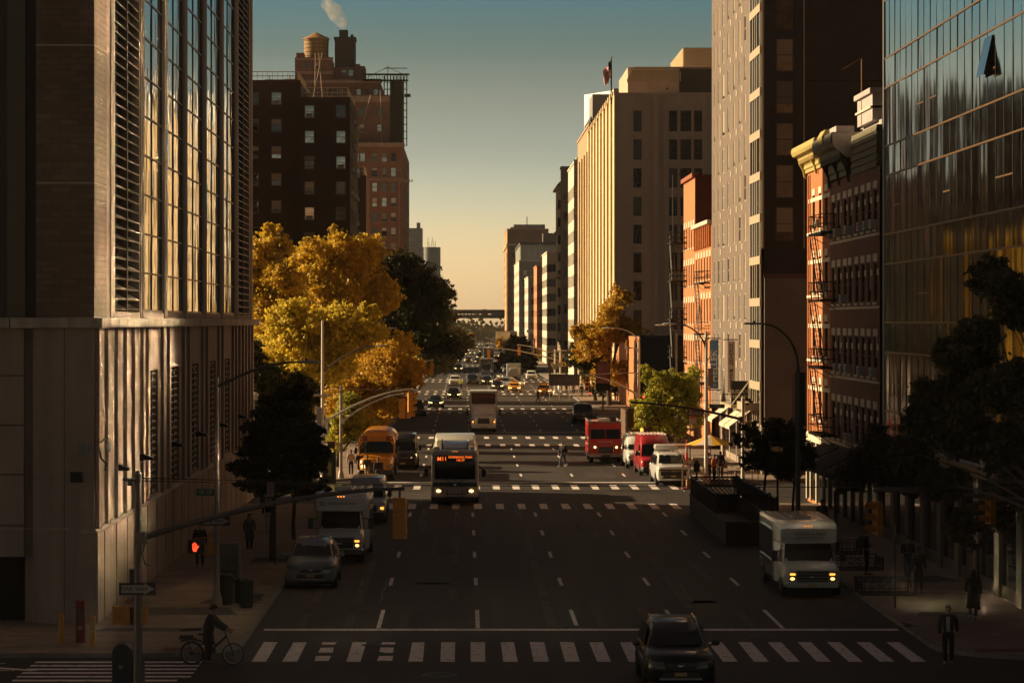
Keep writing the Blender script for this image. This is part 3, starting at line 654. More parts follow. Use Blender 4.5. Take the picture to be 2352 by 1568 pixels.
m=MB(); m.box(-2.4,2.4,-2.4,2.4,0,.25,BLK2); m.tube([(2.4,-1.5,0),(2.6,-1.2,4.2),(2.2,-1,4.6)],.06,BLK,5); m.obj('base_frame',t)

# ---- distant blue-grey blocks on the left
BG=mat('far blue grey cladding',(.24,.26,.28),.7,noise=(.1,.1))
b=Building('distant_tower','pale blue grey block rising far behind the left trees','building')
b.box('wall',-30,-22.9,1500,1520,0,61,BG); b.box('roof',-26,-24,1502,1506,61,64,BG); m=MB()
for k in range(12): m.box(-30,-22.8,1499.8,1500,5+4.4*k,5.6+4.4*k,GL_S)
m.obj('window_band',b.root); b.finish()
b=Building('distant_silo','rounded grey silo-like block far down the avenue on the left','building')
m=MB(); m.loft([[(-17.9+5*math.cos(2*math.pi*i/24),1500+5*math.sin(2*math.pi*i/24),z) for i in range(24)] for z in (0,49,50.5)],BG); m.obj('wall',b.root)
m=MB(); [m.tube([(-20+1.1*i,1497,50),(-20+1.1*i+random.Random(i).uniform(-.5,.5),1497,53+random.Random(i).random()*3)],.12,BRZ,4) for i in range(5)]; m.obj('antenna',b.root); b.finish()

# ================================================================ right-hand side
X0=BR
# ---- glass curtain-wall building
b=Building('glass_building','dark glass curtain-wall building reflecting the sky at the right edge','building',seed=7)
GLC=glassmat('curtain wall glass',(.80,.85,.87),.085,wave=(.8,.026),ior=2.6,scale=(1,1,.22),metal=1)
MUL=mat('bronze mullion',(.20,.11,.05),.4,.6)
GLC2=glassmat('curtain wall spandrel glass',(.74,.79,.82),.085,wave=(.7,.022),ior=2.3,scale=(1,1,.22),metal=1)
yA,yB=60.,125.4; m=MB(); mu=MB(); rr=random.Random(11)
zs=[4.6]; 
while zs[-1]<62: zs+= [zs[-1]+1.35, zs[-1]+4.0]
k=0; y=yB
while y>yA+.1:
    y2=y-1.55
    for j in range(len(zs)-1):
        tilt=rr.uniform(-.012,.012); tl2=rr.uniform(-.014,.014)
        gmx=GLC2 if j%2==0 else GLC
        m.quad([(X0+tilt,y,zs[j]),(X0-tilt,y2,zs[j]),(X0-tilt+tl2,y2,zs[j+1]),(X0+tilt+tl2,y,zs[j+1])],gmx)
        if j%2==1 and rr.random()<.12: mu.box(X0-.025,X0+.03,y2+.02,y-.02,zs[j]+1.2,zs[j]+1.26,MUL)
    mu.box(X0-.018,X0+.03,y-.022,y+.022,4.6,zs[-1],MUL if 0 else mat('dark mullion',(.10,.09,.08),.4,.6)); y=y2
m.obj('curtain_wall',b.root)
for z in zs: mu.box(X0-.035,X0+.03,yA,yB,z-.035,z+.035,MUL)
mu.obj('mullion',b.root)
# an open sash
m=MB(); m.add([(X0-.04,99.5,20.4),(X0-.04,101.0,20.4),(X0-.36,101.0,18.95),(X0-.36,99.5,18.95)],[(0,1,2,3)],GLC); m.quad([(X0-.02,99.5,18.95),(X0-.02,101.0,18.95),(X0-.02,101.0,20.4),(X0-.02,99.5,20.4)],DARK); m.quad([(X0-.04,99.5,20.4),(X0-.36,99.5,18.95),(X0-.02,99.5,18.95)],DARK); m.obj('open_sash',b.root)  # dark sheets stand in for the shaded gap behind the tilted pane
b.box('wall',X0+.1,60,yA,yB,0,62,BRZ)
m=MB()
m.box(X0-.12,X0+.1,yA,yB,4.2,4.65,BRZ)
for y in range(62,125,4): m.box(X0-.1,X0+.3,y,y+.9,0.14,4.2,mat('shade-toned pier stone',(.16,.125,.10),.8,noise=(1,.2)))  # stone colour dimmed to carry the weak light at street level
for y in range(62,125,4): m.box(X0-.0,X0+.15,y+.9,y+4,.14,.6,BRZ)
m.obj('pier',b.root)
m=MB(); m.quad([(X0+.05,yA,.6),(X0+.05,yB,.6),(X0+.05,yB,4.2),(X0+.05,yA,4.2)],GL_D); m.obj('shopfront',b.root)
m=MB(); m.box(X0-.06,X0+.02,yB-.25,yB+.02,4.6,62,GREYM); m.obj('corner_trim',b.root)
SIGNG=mat('dim shop sign',(.30,.30,.29),.6)
b.finish()

# ---- red brick corner building and its neighbour
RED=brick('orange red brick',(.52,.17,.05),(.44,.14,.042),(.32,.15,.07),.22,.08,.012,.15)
CRM=mat('cream stone lintel',(.62,.54,.42),.7,noise=(3,.12)); YEL=mat('ochre painted cornice',(.44,.345,.115),.55,noise=(3,.2)); WHT=mat('whitewashed parapet back',(.42,.37,.36),.8,noise=(2,.2))
strd=dict(depth=.1,frame=mat('black sash',(.03,.027,.025),.4),glass=[GL_D,GL_M],mull=(1,2),sill=CRM,lintel=CRM,lh=.36,blind=(.3,[BLIND2]),fw=.07,ac=(.14,AIRC,AIRG))
def escape(root,y0,y1,zs,x=X0,side=-1,out=.8,ladder=True):
    """iron fire escape: platforms, rails and stair flights in front of an avenue facade"""
    xo=x+side*out; a,c=min(x,xo),max(x,xo)
    for z in zs:
        m=MB()
        for k in range(int((y1-y0)/.3)+1): m.box(a,c,y0+k*.3,y0+k*.3+.04,z,z+.04,BLK)
        m.box(a,c,y0-.05,y0,z-.06,z+.06,BLK); m.box(a,c,y1,y1+.05,z-.06,z+.06,BLK); m.box(xo-.03,xo+.03,y0,y1,z-.08,z+.04,BLK)
        for h in (.45,.95):
            m.tube([(x,y0,z+h),(xo,y0,z+h),(xo,y1,z+h),(x,y1,z+h)],.028,BLK,5)
        n=int((y1-y0)/.9)
        for k in range(n+1): m.box(xo-.01,xo+.01,y0+(y1-y0)*k/n-.01,y0+(y1-y0)*k/n+.01,z,z+.95,BLK)
        for k in range(5):
            for yy in (y0,y1): m.box(x+(xo-x)*k/5-.014,x+(xo-x)*k/5+.014,yy-.014,yy+.014,z,z+.95,BLK)
        for yy in (y0+.3,y1-.3): m.tube([(x,yy,z-.5),(xo,yy,z-.02)],.02,BLK,4)
        m.obj('platform',root)
    for z0_,z1_ in zip(zs,zs[1:]):
        m=MB(); ya,yb=y0+.6,y1-.6; xx=x+side*out*.72
        for dx in (0,.26*side):
            m.tube([(xx+dx,ya,z0_),(xx+dx,yb,z1_)],.035,BLK,4); m.tube([(xx+dx,ya,z0_+.8),(xx+dx,yb,z1_+.8)],.02,BLK,4)
        for k in range(13): t_=k/13; m.box(min(xx,xx+.26*side),max(xx,xx+.26*side),ya+(yb-ya)*t_-.08,ya+(yb-ya)*t_+.08,z0_+(z1_-z0_)*t_,z0_+(z1_-z0_)*t_+.03,BLK)
        m.obj('stair',root)
def cornice(root,y0,y1,zb,zt,out,m_main,m_side,brk=True,name='cornice',x=X0):
    m=MB(); H=zt-zb
    prof=[(0,0),(-.12,0),(-.12,.12),(-.2,.16),(-.2,.42),(-.55*out,.5),(-.6*out,.62),(-.9*out,.66),(-out,.8),(-out,.92),(-.93*out,1.0),(0,1.0)]
    P=[(x+px_,y1,zb+pz*H) for px_,pz in prof]
    m.prism(P,(0,y0-y1,0),m_main)
    y=y0+.15
    while y<y1-.1: m.box(x-.55*out,x-.18,y,y+.12,zb+.36*H,zb+.5*H,m_main); y+=.3
    if brk:
        for yb_ in (y0+.05,(y0+y1)/2-.15,y1-.25):
            m.prism([(x-.05,yb_,zb-.2*H),(x-.18,yb_,zb-.14*H),(x-.24,yb_,zb+.1*H),(x-.5*out,yb_,zb+.35*H),(x-.6*out,yb_,zb+.58*H),(x-.1,yb_,zb+.58*H)],(0,.18,0),m_main)
    o=m.obj(name,root)
    s_=MB(); s_.box(x-.02,x+1.3,y0-.02,y0+.08,zb+.3*H,zt-.01,m_side); s_.prism([(x-.9*out,y0-.03,zb+.68*H),(x-.93*out,y0-.03,zb+.98*H),(x+.4,y0-.03,zt),(x+.4,y0-.03,zb+.4*H),(x-.2,y0-.03,zb+.4*H)],(0,.02,0),m_side); s_.obj('parapet_end',root)
b=Building('corner_brick_building','orange red brick corner building with a heavy ochre cornice catching the sun','building',seed=8)
YA,YM,YN=153.3,143.8,126.7
b.facade(X0,YA,R(-90),YA-YM,0,18.3,[(YA-c-.5,YA-c+.5) for c in (150.6,147.9,145.4)],[(15.05,16.9),(11.6,13.5),(8.1,10.0),(4.7,6.6)],RED,strd)
b.box('wall',X0+.3,45,YM,YA,0,18.2,RED); cornice(b.root,YM+.05,YA+.4,18.25,19.65,.88,YEL,WHT)
m=MB()
for zz in (16.55,13.15,9.65,6.25): m.box(X0-.025,X0+.02,YM+.02,YA,zz,zz+.22,CRM)
for zz in (14.75,11.3,7.8): m.box(X0-.1,X0+.02,YM+.3,YA-.4,zz,zz+.14,CRM)
for yy in (YA-.5,YA-1.3): m.box(X0-.06,X0+.02,yy,yy+.22,3.6,18.1,RED)
m.obj('stone_band',b.root)
m=MB(); m.box(X0-.08,X0+.0,YM,YA,3.4,3.9,CRM)
for yy in (YM+.1,YM+2.4,YM+5,YM+7.5,YA-.3): m.box(X0-.1,X0+.0,yy,yy+.28,.14,3.4,CRM)
m.quad([(X0-.012,YM,.2),(X0-.012,YA,.2),(X0-.012,YA,3.4),(X0-.012,YM,3.4)],GL_D); m.obj('shopfront',b.root)
escape(b.root,YM-2.4,YM+2.6,[4.1,7.6,11.1,14.6]); b.finish()
b=Building('brick_walkup','shaded dark red brick walk-up with grey slate parapet between corner building and glass block','building',seed=12)
RED2=brick('shade-toned red brick',(.22,.085,.05),(.18,.07,.042),(.13,.075,.05),.22,.08,.012,.2)  # darker copy of the corner's brick, shade put into the colour
strd2=dict(strd); strd2['ac']=(.3,AIRC,AIRG)
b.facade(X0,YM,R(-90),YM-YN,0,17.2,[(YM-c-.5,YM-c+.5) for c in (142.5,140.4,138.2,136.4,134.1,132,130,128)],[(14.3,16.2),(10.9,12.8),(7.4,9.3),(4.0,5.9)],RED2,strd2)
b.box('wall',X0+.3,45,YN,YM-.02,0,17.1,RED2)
SL=mat('grey green slate boards',(.13,.115,.07),.8,noise=(1,.2)); m=MB()
for k in range(6): m.prism([(X0-.06,127.5,17.2+.33*k),(X0-.01,127.5,17.2+.33*k+.31),(X0+.3,127.5,17.2+.33*k+.31),(X0+.3,127.5,17.2+.33*k)],(0,8.3,0),SL)
m.obj('slate_parapet',b.root); cornice(b.root,136.2,YM-.3,17.3,19.4,1.0,YEL if 0 else mat('shade-toned cornice',(.045,.04,.02),.6),WHT)  # cornice colour darkened to carry its shade
m=MB(); m.prism([(X0-1.05,138.9,19.0),(X0-1.1,138.9,19.35),(X0-.9,138.9,19.7),(X0+.2,138.9,19.7),(X0+.2,138.9,19.2)],(0,1.9,0),YEL); m.box(X0-.7,X0+.2,136.4,138.88,19.3,19.72,WHT); m.obj('cornice',b.root)  # ochre far end stands for the sunlit tip of the dark cornice
m=MB(); m.box(X0+.6,X0+4.2,130,137,17.2,19.6,WHT); m.box(X0+.3,X0+3.4,131,136,19.6,20.9,WHT); m.box(X0+.15,X0+3.6,130.8,136.2,20.9,21.15,WHT); m.box(X0+.2,X0+3.5,131,136.1,20.2,20.3,CRM)
m.obj('roof_shed',b.root)
m=MB(); m.tube([(X0+.3,134.5,19.6),(X0+.3,134.5,22.9),(X0-.6,135,22.4)],.035,MUL,5); m.tube([(X0+2.2,134.5,21.1),(X0+2.2,134.5,22.6)],.06,YEL,5); m.obj('antenna',b.root)
m=MB()
for zz in (15.55,12.15,8.65,5.25): [m.box(X0-.02,X0+.02,c-1.0,c-.5,zz,zz+.3,CRM) for c in (142.5,140.4,138.2,136.4,134.1,132,130,128)]
for zz in (14.0,10.6,7.1,3.7): m.box(X0-.05,X0+.02,YN,YM,zz,zz+.12,CRM)
m.obj('stone_band',b.root)
m=MB(); m.quad([(X0-.012,YN,.2),(X0-.012,YM,.2),(X0-.012,YM,3.2),(X0-.012,YN,3.2)],GL_S)
for k in range(7): m.box(X0-.12,X0,YN+.2+2.8*k,YN+.5+2.8*k,.14,3.3,BRZ)
m.obj('shopfront',b.root)
AWN=mat('dark awning canvas',(.035,.022,.02),.9,noise=(3,.2))
for (ya,yb) in ((128,133),(134,139.5),(140.5,146)):
    m=MB(); m.prism([(X0,ya,3.6),(X0-1.7,ya,2.75),(X0-1.7,ya,2.45),(X0-1.66,ya,2.45),(X0-1.66,ya,2.7),(X0,ya,3.5)],(0,yb-ya,0),AWN); m.obj('awning',b.root)
m=MB(); m.quad([(X0-1.35,127.9,2.5),(X0-.75,127.9,2.65),(X0-.85,127.9,3.15),(X0-1.25,127.9,3.05)],mat('pale notice',(.4,.4,.4),.7)); m.obj('notice',b.root)
b.finish()

# ---- grey brick tower
b=Building('grey_brick_tower','tall grey brick tower with narrow windows and a glazed corner, right of centre','building',seed=13)
GB=brick('pink grey banded brick',(.115,.083,.077),(.088,.063,.061),(.20,.16,.135),.42,.13,.034,.12,bump=.012)
GBN=brick('shade-toned grey brick',(.048,.037,.038),(.040,.032,.034),(.036,.031,.033),.6,.2,.02,.18)  # north wall brick darkened to carry its shade
CRF=mat('cream window surround',(.38,.315,.23),.55)
TY0,TY1=177.0,212.6
BLD=mat('muted cream blind',(.33,.27,.20),.8); BLG=mat('muted grey blind',(.16,.145,.13),.8)  # duller blind colours for this tower's windows
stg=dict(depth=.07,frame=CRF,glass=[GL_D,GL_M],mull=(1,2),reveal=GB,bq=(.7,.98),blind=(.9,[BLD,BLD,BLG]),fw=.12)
rowsz=[(4.6+2.72*k,6.5+2.72*k) for k in range(24)]
stories=[(a,c) for a,c in rowsz]
b.facade(X0,TY1,R(-90),28.4,3.4,72,[(TY1-c-w_/2,TY1-c+w_/2) for c,w_ in ((210.3,1.0),(207,1.1),(203.2,1.9),(199.4,1.1),(195.2,1.1),(191.2,1.2),(187.6,1.2))],stories,GB,stg)
# AC grilles under windows
m=MB()
for a,c in rowsz:
    for yc in (205.2,197.3,193.2,189.3): MB().box(X0-.03,X0+.02,yc-.45,yc+.45,a-.55,a-.1,CRF).obj('vent_grille',b.root)
# glazed corner bay
m=MB(); 
for k in range(24):
    z0_=3.4+2.72*k
    m.box(X0-.12,X0+.02,TY0+.05,TY0+6.6,z0_+2.15,z0_+2.68,CRF)
    m.quad([(X0-.03,TY0+.3,z0_-.05),(X0-.03,TY0+6.5,z0_-.05),(X0-.03,TY0+6.5,z0_+2.15),(X0-.03,TY0+.3,z0_+2.15)],GL_S if k%3 else GL_M)
    for yy in (TY0+.1,TY0+2.2,TY0+3.3,TY0+4.6,TY0+6.3): m.box(X0-.09,X0,yy,yy+.2,z0_-.05,z0_+2.15,CRF)
m.obj('corner_bay',b.root)
INT=[mat('lit room tint',(.34,.24,.12),.8,noise=(1.5,.4)),mat('dim room tint',(.12,.085,.055),.8,noise=(1.5,.5)),mat('curtained room',(.28,.23,.18),.8,noise=(2,.2))]  # pane colours stand in for warm and dim room light
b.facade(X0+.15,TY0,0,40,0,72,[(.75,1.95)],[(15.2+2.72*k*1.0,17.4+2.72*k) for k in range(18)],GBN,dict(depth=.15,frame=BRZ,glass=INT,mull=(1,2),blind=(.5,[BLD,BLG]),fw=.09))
m=MB(); m.box(X0+.02,X0+.16,TY0-.04,TY0+.3,14.7,72,CRF); m.box(X0+2.7,X0+2.78,TY0-.03,TY0+.1,14.7,72,CRF); m.box(X0+.1,60,TY0-.06,TY0,12.85,13.05,mat('copper flashing',(.12,.07,.055),.5,.3))
for k in range(14): m.box(X0+2.9,60,TY0-.008,TY0,14.6+5.44*k,14.66+5.44*k,DARK)
for xx in (X0+9,X0+18,X0+27): m.box(xx,xx+.05,TY0-.008,TY0,14.6,72,DARK)
m.obj('trim',b.root)
m=MB(); m.box(X0+.16,60,TY0-.25,TY0-.01,.1,12.8,mat('brown stucco',(.15,.12,.108),.85,noise=(.6,.12))); m.box(X0-.02,X0+.15,TY0-.25,TY0+28,0.1,3.4,mat('shop front stone',(.3,.24,.19),.7,noise=(1,.2)))
m.obj('wall',b.root); b.box('wall',X0+.6,60,TY0+.4,TY1,0,71.8,GBN)
b.box('roof',X0-.1,60,TY0-.1,TY1+.1,72,72.5,ROOFM)
# shop front with awnings and sign
m=MB()
for k in range(6): m.box(X0-.06,X0-.0,TY0+.8+5*k,TY0+1.1+5*k,.14,3.4,CRF)
for k in range(5): m.quad([(X0-.04,TY0+1.2+5*k,.6),(X0-.04,TY0+5.7+5*k,.6),(X0-.04,TY0+5.7+5*k,3.2),(X0-.04,TY0+1.2+5*k,3.2)],GL_M)
m.obj('shopfront',b.root)
CAN=mat('cream awning canvas',(.62,.54,.42),.8)
for (ya,yb) in ((183.2,186.6),(187,190.5),(196,200)):
    m=MB(); m.prism([(X0,ya,4.1),(X0-1.5,ya,3.0),(X0-1.5,ya,2.8),(X0-1.46,ya,2.8),(X0-1.46,ya,2.95),(X0,ya,4.03)],(0,yb-ya,0),CAN); m.obj('awning',b.root)
m=MB(); m.box(X0-1.2,X0-.05,184.8,185.0,4.2,6.0,BLK); sg=m.obj('shop_sign',b.root); textobj('lettering','HUDSON\nMARKET',.34,CRM,sg,(X0-.62,184.78,5.1),(R(90),0,0))
m=MB(); m.box(X0-1.3,X0-.0,184,192,4.2,4.4,CRF); m.tube([(X0-1.2,184.5,4.4),(X0,184.5,6)],.05,CRM,5); m.box(X0-1.0,X0,178.5,183,4.2,4.7,CRF); m.obj('canopy',b.root)
# hanging banners
BLU=mat('blue banner cloth',(.09,.20,.40),.7,noise=(2,.1)); GRB=mat('taupe banner cloth',(.58,.47,.40),.7,noise=(2,.1)); LET=mat('white lettering',(.72,.72,.72),.6); LETD=mat('dark lettering',(.05,.04,.04),.6)
def banner(pxl,pxr,Y,yt,yb_,m_):
    x0,x1=gx(pxl,Y),gx(pxr,Y); z1,z0_=gz(yt,Y),gz(yb_,Y)
    m=MB(); m.add([(x0,Y-.01,z0_),(x1,Y-.01,z0_),(x1,Y-.01,z1),(x0,Y-.01,z1),(x0,Y+.02,z0_),(x1,Y+.02,z0_),(x1,Y+.02,z1),(x0,Y+.02,z1)],[(0,1,2,3),(7,6,5,4),(0,4,5,1),(3,2,6,7),(0,3,7,4),(1,5,6,2)],m_)
    o=m.obj('banner',b.root); k=MB()
    for z in (z0_-.1,z1+.1): k.tube([(x0-.3,Y,z),(X0+.02,Y,z)],.035,BLK,5)
    k.obj('bracket',o); return o,(x0+x1)/2,(z0_+z1)/2,z1-z0_,x1-x0
o,xc,zc,hh,ww=banner(1632,1650,205,780,892,BLU); textobj('lettering','HELLER',.72,LET,o,(xc-.02,205-.03,zc-.15),(R(90),R(-90),0))
m=MB(); m.box(xc-.12,xc-.05,204.96,204.985,zc-1.62,zc-1.5,LET); m.box(xc+.02,xc+.09,204.96,204.985,zc-1.62,zc-1.5,LET); m.obj('mark',o)
o,xc,zc,hh,ww=banner(1671,1688,192.5,783,902,GRB)
s_='HUDSON MARKET'; 
for i,ch in enumerate(s_):
    if ch!=' ': textobj('lettering',ch,.36,LETD,o,(xc,192.5-.03,zc+hh/2-.32-(hh-.6)*i/(len(s_)-1)),(R(90),0,0))
b.finish()

# ---- orange walk-ups with fire escapes
ORB=brick('sunlit orange brick',(.56,.20,.065),(.48,.17,.055),(.40,.2,.1),.22,.08,.012,.12); DRB=brick('shade-toned red party wall',(.19,.035,.02),(.15,.03,.018),(.11,.03,.02),.22,.08,.012,.2)  # street brick brightened for sun, side wall darkened for shade
sto=dict(depth=.1,frame=mat('brown sash',(.08,.05,.03),.5),glass=GL_D,mull=(1,2),sill=CRM,lintel=CRM,lh=.5,fw=.07,reveal=ORB)
b=Building('orange_walkup','sunlit orange brick walk-up with iron balconies beside the grey tower','building',seed=14)
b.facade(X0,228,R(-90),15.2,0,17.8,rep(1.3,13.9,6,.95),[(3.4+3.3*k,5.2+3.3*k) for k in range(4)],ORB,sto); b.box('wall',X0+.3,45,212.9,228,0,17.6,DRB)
m=MB(); m.box(X0-.35,X0+.3,212.9,228,17.6,17.9,CRM)
for k in range(9): m.box(X0-.2,X0,213.3+1.7*k,213.6+1.7*k,15.8,17.6,ORB)
m.obj('cornice',b.root); escape(b.root,214,219.5,[5.1,9.0,13.0]); b.finish()
b=Building('tall_orange_walkup','taller orange brick walk-up with dark red side wall and black fire escape','building',seed=15)
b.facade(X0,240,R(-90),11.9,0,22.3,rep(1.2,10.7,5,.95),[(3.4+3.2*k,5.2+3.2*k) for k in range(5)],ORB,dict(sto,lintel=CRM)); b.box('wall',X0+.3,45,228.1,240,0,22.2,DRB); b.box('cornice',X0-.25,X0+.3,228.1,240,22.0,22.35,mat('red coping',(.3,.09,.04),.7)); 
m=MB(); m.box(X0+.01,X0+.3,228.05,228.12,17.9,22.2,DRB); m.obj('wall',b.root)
escape(b.root,236.5,240.4,[3.6,6.9,10.2,13.5,16.8],out=1.35)
MB().tube([(X0-.9,240.2,16.8),(X0-.9,240.2,22.8),(X0,240.2,22.9)],.06,BLK,5).obj('ladder',b.root); b.finish()
# ---- low dark building
b=Building('low_dark_building','low black-walled building between the orange walk-up and the cream warehouse','building')
b.box('wall',X0,48,298,345,0,8.35,mat('black stucco',(.035,.032,.033),.85,noise=(.5,.25))); m=MB(); m.box(X0-.05,X0+.02,298,345,0.14,8.3,ORB)  # orange street wall stands for the building's sunlit edge
m.obj('street_wall',b.root); m=MB(); m.box(X0-.1,48,297.8,298,8.3,8.5,BRZ)
for k in range(14): m.box(X0+1+2*k,X0+1.5+2*k,297.7,297.9,8.45,8.65,BRN)
m.obj('coping',b.root); b.finish()

# ---- cream ribbed warehouse with flag
b=Building('cream_warehouse','tall cream warehouse with golden vertical ribs down its street face and a flag on top','building',seed=16)
CM=mat('cream masonry',(.54,.385,.285),.8,noise=(.3,.1),streak=(.6,.08)); CML=mat('golden rib stone',(.62,.49,.29),.7,noise=(.5,.12)); CMD=mat('brown bay infill',(.42,.22,.09),.7,noise=(1,.3))
WY0,WY1=346.6,418.6; kx=18.18
def wx(px): return (px-1066)/kx-X0
def wz(py): return 10+(738-py)/kx
cols=[(wx(1455),wx(1474))]+[(wx(1537),wx(1556)),(wx(1563),wx(1588)),(wx(1594),wx(1613))]
rows=[(wz(y1),wz(y0)) for y0,y1 in ((254,302),(320,367),(386,431),(452,496),(516,560),(580,626),(645,690),(712,757),(780,822),(846,890))]
stc=dict(depth=.3,frame=mat('sash green grey',(.07,.065,.055),.5),glass=[GL_D,GL_D,GL_S],mull=(4,3),fw=.08)
b.facade(X0,WY0,0,30,0,wz(216),cols,rows,CM,stc)
b.facade(X0,WY1,R(-90),72,0,wz(216)-.01,[(2+9*k,7.2+9*k) for k in range(8)],[(z,z+2.2) for z in [1.5+3.55*k for k in range(10)]],CMD,dict(depth=.12,frame=CML,glass=GL_D,mull=(2,2),fw=.1))
b.box('wall',X0+.45,55,WY0+.5,WY1,0,wz(218),CM)
m=MB()
for k in range(9):
    y=WY0+9*k; m.box(X0-.24,X0+.05,y,y+3.4,0,wz(216)+.02,CML); 
    m.box(X0-.12,X0+.05,y+5.4,y+6.4,0,wz(216)-.6,CML)
for k in range(17): m.box(X0-.3,X0+.3,WY0+4.5*k,WY0+4.5*k+1.6,wz(216),wz(216)+.7,CML)
m.obj('rib',b.root)
m=MB(); m.box(X0,50,WY0-.12,WY0,wz(218),wz(213),CM); m.box(X0+wx(1500),X0+wx(1512),WY0-.3,WY0,0,wz(219),CM); m.box(X0+wx(1526),X0+wx(1533),WY0-.15,WY0,0,wz(225),CM)
for p in (1560,1591): m.box(X0+wx(p)-.1,X0+wx(p)+.1,WY0-.15,WY0,0,wz(245),CM)
m.box(X0+wx(1614),X0+wx(1622),WY0-.3,WY0,0,wz(213),CM); m.obj('pilaster',b.root)
def P2(px,Y): return gx(px,Y)
m=MB(); Yp=352
m.box(gx(1442,Yp),gx(1560,Yp),Yp,Yp+20,wz(216),gz(155,Yp),CM); 
for k in range(24): xx=gx(1450,Yp)+k*.27; m.box(xx,xx+.13,Yp-.1,Yp,gz(187,Yp),gz(165,Yp),CML)
m.prism([(gx(1438,Yp),Yp-.3,gz(188,Yp)),(gx(1450,Yp),Yp-.3,gz(158,Yp)),(gx(1560,Yp),Yp-.3,gz(158,Yp)),(gx(1560,Yp),Yp-.3,gz(162,Yp)),(gx(1452,Yp),Yp-.3,gz(162,Yp))],(0,2,0),CML)
m.box(gx(1530,Yp),gx(1535,Yp),Yp-.05,Yp,gz(205,Yp),gz(202,Yp),DARK); m.obj('penthouse',b.root)
m=MB(); Yp=358; m.box(gx(1545,Yp),gx(1700,Yp),Yp,Yp+15,wz(216),gz(158,Yp),mat('brown roof cladding',(.15,.10,.075),.8)); m.box(gx(1455,Yp),gx(1700,Yp),Yp-.2,Yp+15.2,gz(158,Yp),gz(154,Yp),CM); m.obj('penthouse',b.root)
m=MB(); Yp=372; x0_,x1_=gx(1570,Yp),gx(1720,Yp); m.box(x0_,x1_,Yp,Yp+22,gz(158,Yp),gz(110,Yp),CM)
for k in range(9): m.box(x0_-.12,x1_,Yp-.12,Yp+22,gz(152,Yp)+.28*k,gz(152,Yp)+.28*k+.13,CML)
m.obj('cooling_louvre',b.root); b.finish()
# flag: a thing that stands on the roof
fY=352; fx=gx(1404,fY)
t=thing('flagpole','flagpole with a limp American flag on the cream warehouse roof','flagpole',(fx,fY,gz(240,fY)))
zt=gz(133,fY)-gz(240,fY); MB().tube([(0,0,0),(.02,0,zt)],[.13,.07],BLK,8).tube([(.02,0,zt),(.02,0,zt+.25)],.12,YEL,6).obj('pole',t)
m=MB(); FR=mat('flag red',(.45,.03,.03),.8); FW=mat('flag white',(.6,.55,.52),.8); FB=mat('flag blue',(.02,.025,.07),.8)
nh,nv=9,13; H=gz(163,fY)-gz(228,fY)
def fp(i,j):
    u=i/nh; v=j/nv
    x=-.05-u*1.0*(1-.25*v)-.12*math.sin(u*9); z=zt-.3-u*1.5-v*H*.62*(1-.15*u); y=.25*math.sin(u*11+v*2)
    return (x,y,z)
for i in range(nh):
    for j in range(nv):
        mm=FB if (i<4 and j<7) else (FR if j%2==0 else FW)
        m.add([fp(i,j),fp(i+1,j),fp(i+1,j+1),fp(i,j+1)],[(0,1,2,3)],mm,True)
fl=m.obj('flag',t); sol=fl.modifiers.new('s','SOLIDIFY'); sol.thickness=.02
st_=MB()
for (i,j) in ((.6,1),(1.8,1),(3,1),(1.2,2.5),(2.4,2.5),(.6,4),(1.8,4),(3,4),(1.2,5.5),(2.4,5.5)):
    p=fp(i,j); st_.ell((p[0],p[1]-.03,p[2]),.06,.02,.06,FW,6,4)
st_.obj('star',fl)

# ---- further right-hand row
def rowb(name,label,pc,pf,ytop,m_n,m_e,pr=None,floors=3.5,win=None,seed=1,base=None,colw=1.3,colp=3.2,ecol=None):
    """pc: px of the near corner, pf: px of the far edge of the street face"""
    Yc=BR*F/(pc-CX); Yf=BR*F/(pf-CX); z=gz(ytop,Yc); W=((pr or pc+25)-pc)*Yc/F
    b=Building(name,label,'building',seed=seed)
    rows=[(s,s+floors*.52) for s in [4.4+floors*k for k in range(int((z-5.2)/floors))]]
    n=max(1,int(W/colp)); b.facade(BR,Yc,0,W,0,z,rep(colp*.5,W-colp*.5,n,colw),rows,m_n,win)
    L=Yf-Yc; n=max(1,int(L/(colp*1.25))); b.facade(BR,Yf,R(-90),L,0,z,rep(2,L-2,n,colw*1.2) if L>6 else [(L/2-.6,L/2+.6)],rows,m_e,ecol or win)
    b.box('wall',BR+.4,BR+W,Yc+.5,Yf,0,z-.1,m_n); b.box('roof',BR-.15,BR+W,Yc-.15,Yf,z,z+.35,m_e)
    return b,Yc,Yf,z
fr=mat('far dark frame',(.05,.045,.04),.6)
sw=dict(depth=.25,frame=fr,glass=[GL_D,GL_S],mull=(2,2),fw=.12)
tanw=mat('tan limestone',(.52,.40,.24),.75,noise=(.4,.12)); dkb=mat('dark brown masonry',(.13,.095,.08),.8,noise=(.3,.12)); wg=mat('white concrete grid',(.58,.52,.42),.7,noise=(.5,.1)); gre=mat('grey panels',(.24,.235,.23),.7,noise=(.3,.1)); 
rbf=mat('far red brick',(.30,.10,.06),.85,noise=(.4,.15)); rbo=mat('far sunlit red brick',(.50,.20,.09),.85,noise=(.4,.15)); brf=mat('far brown brick',(.20,.10,.07),.85,noise=(.3,.15)); brf2=mat('far sunlit brown brick',(.50,.25,.12),.85,noise=(.3,.15)); whs=mat('white sheet panel',(.88,.90,.92),.35,noise=(.3,.03))  # lighter street faces and darker north faces carry sun and shade in colour
b,Yc,Yf,z=rowb('terrace_block','grey brown block with planted terrace just past the cream warehouse','x' and 1354,1327,288,dkb,mat('warm brown piers',(.40,.26,.15),.75,noise=(.4,.15)),1372,3.6,sw,21)
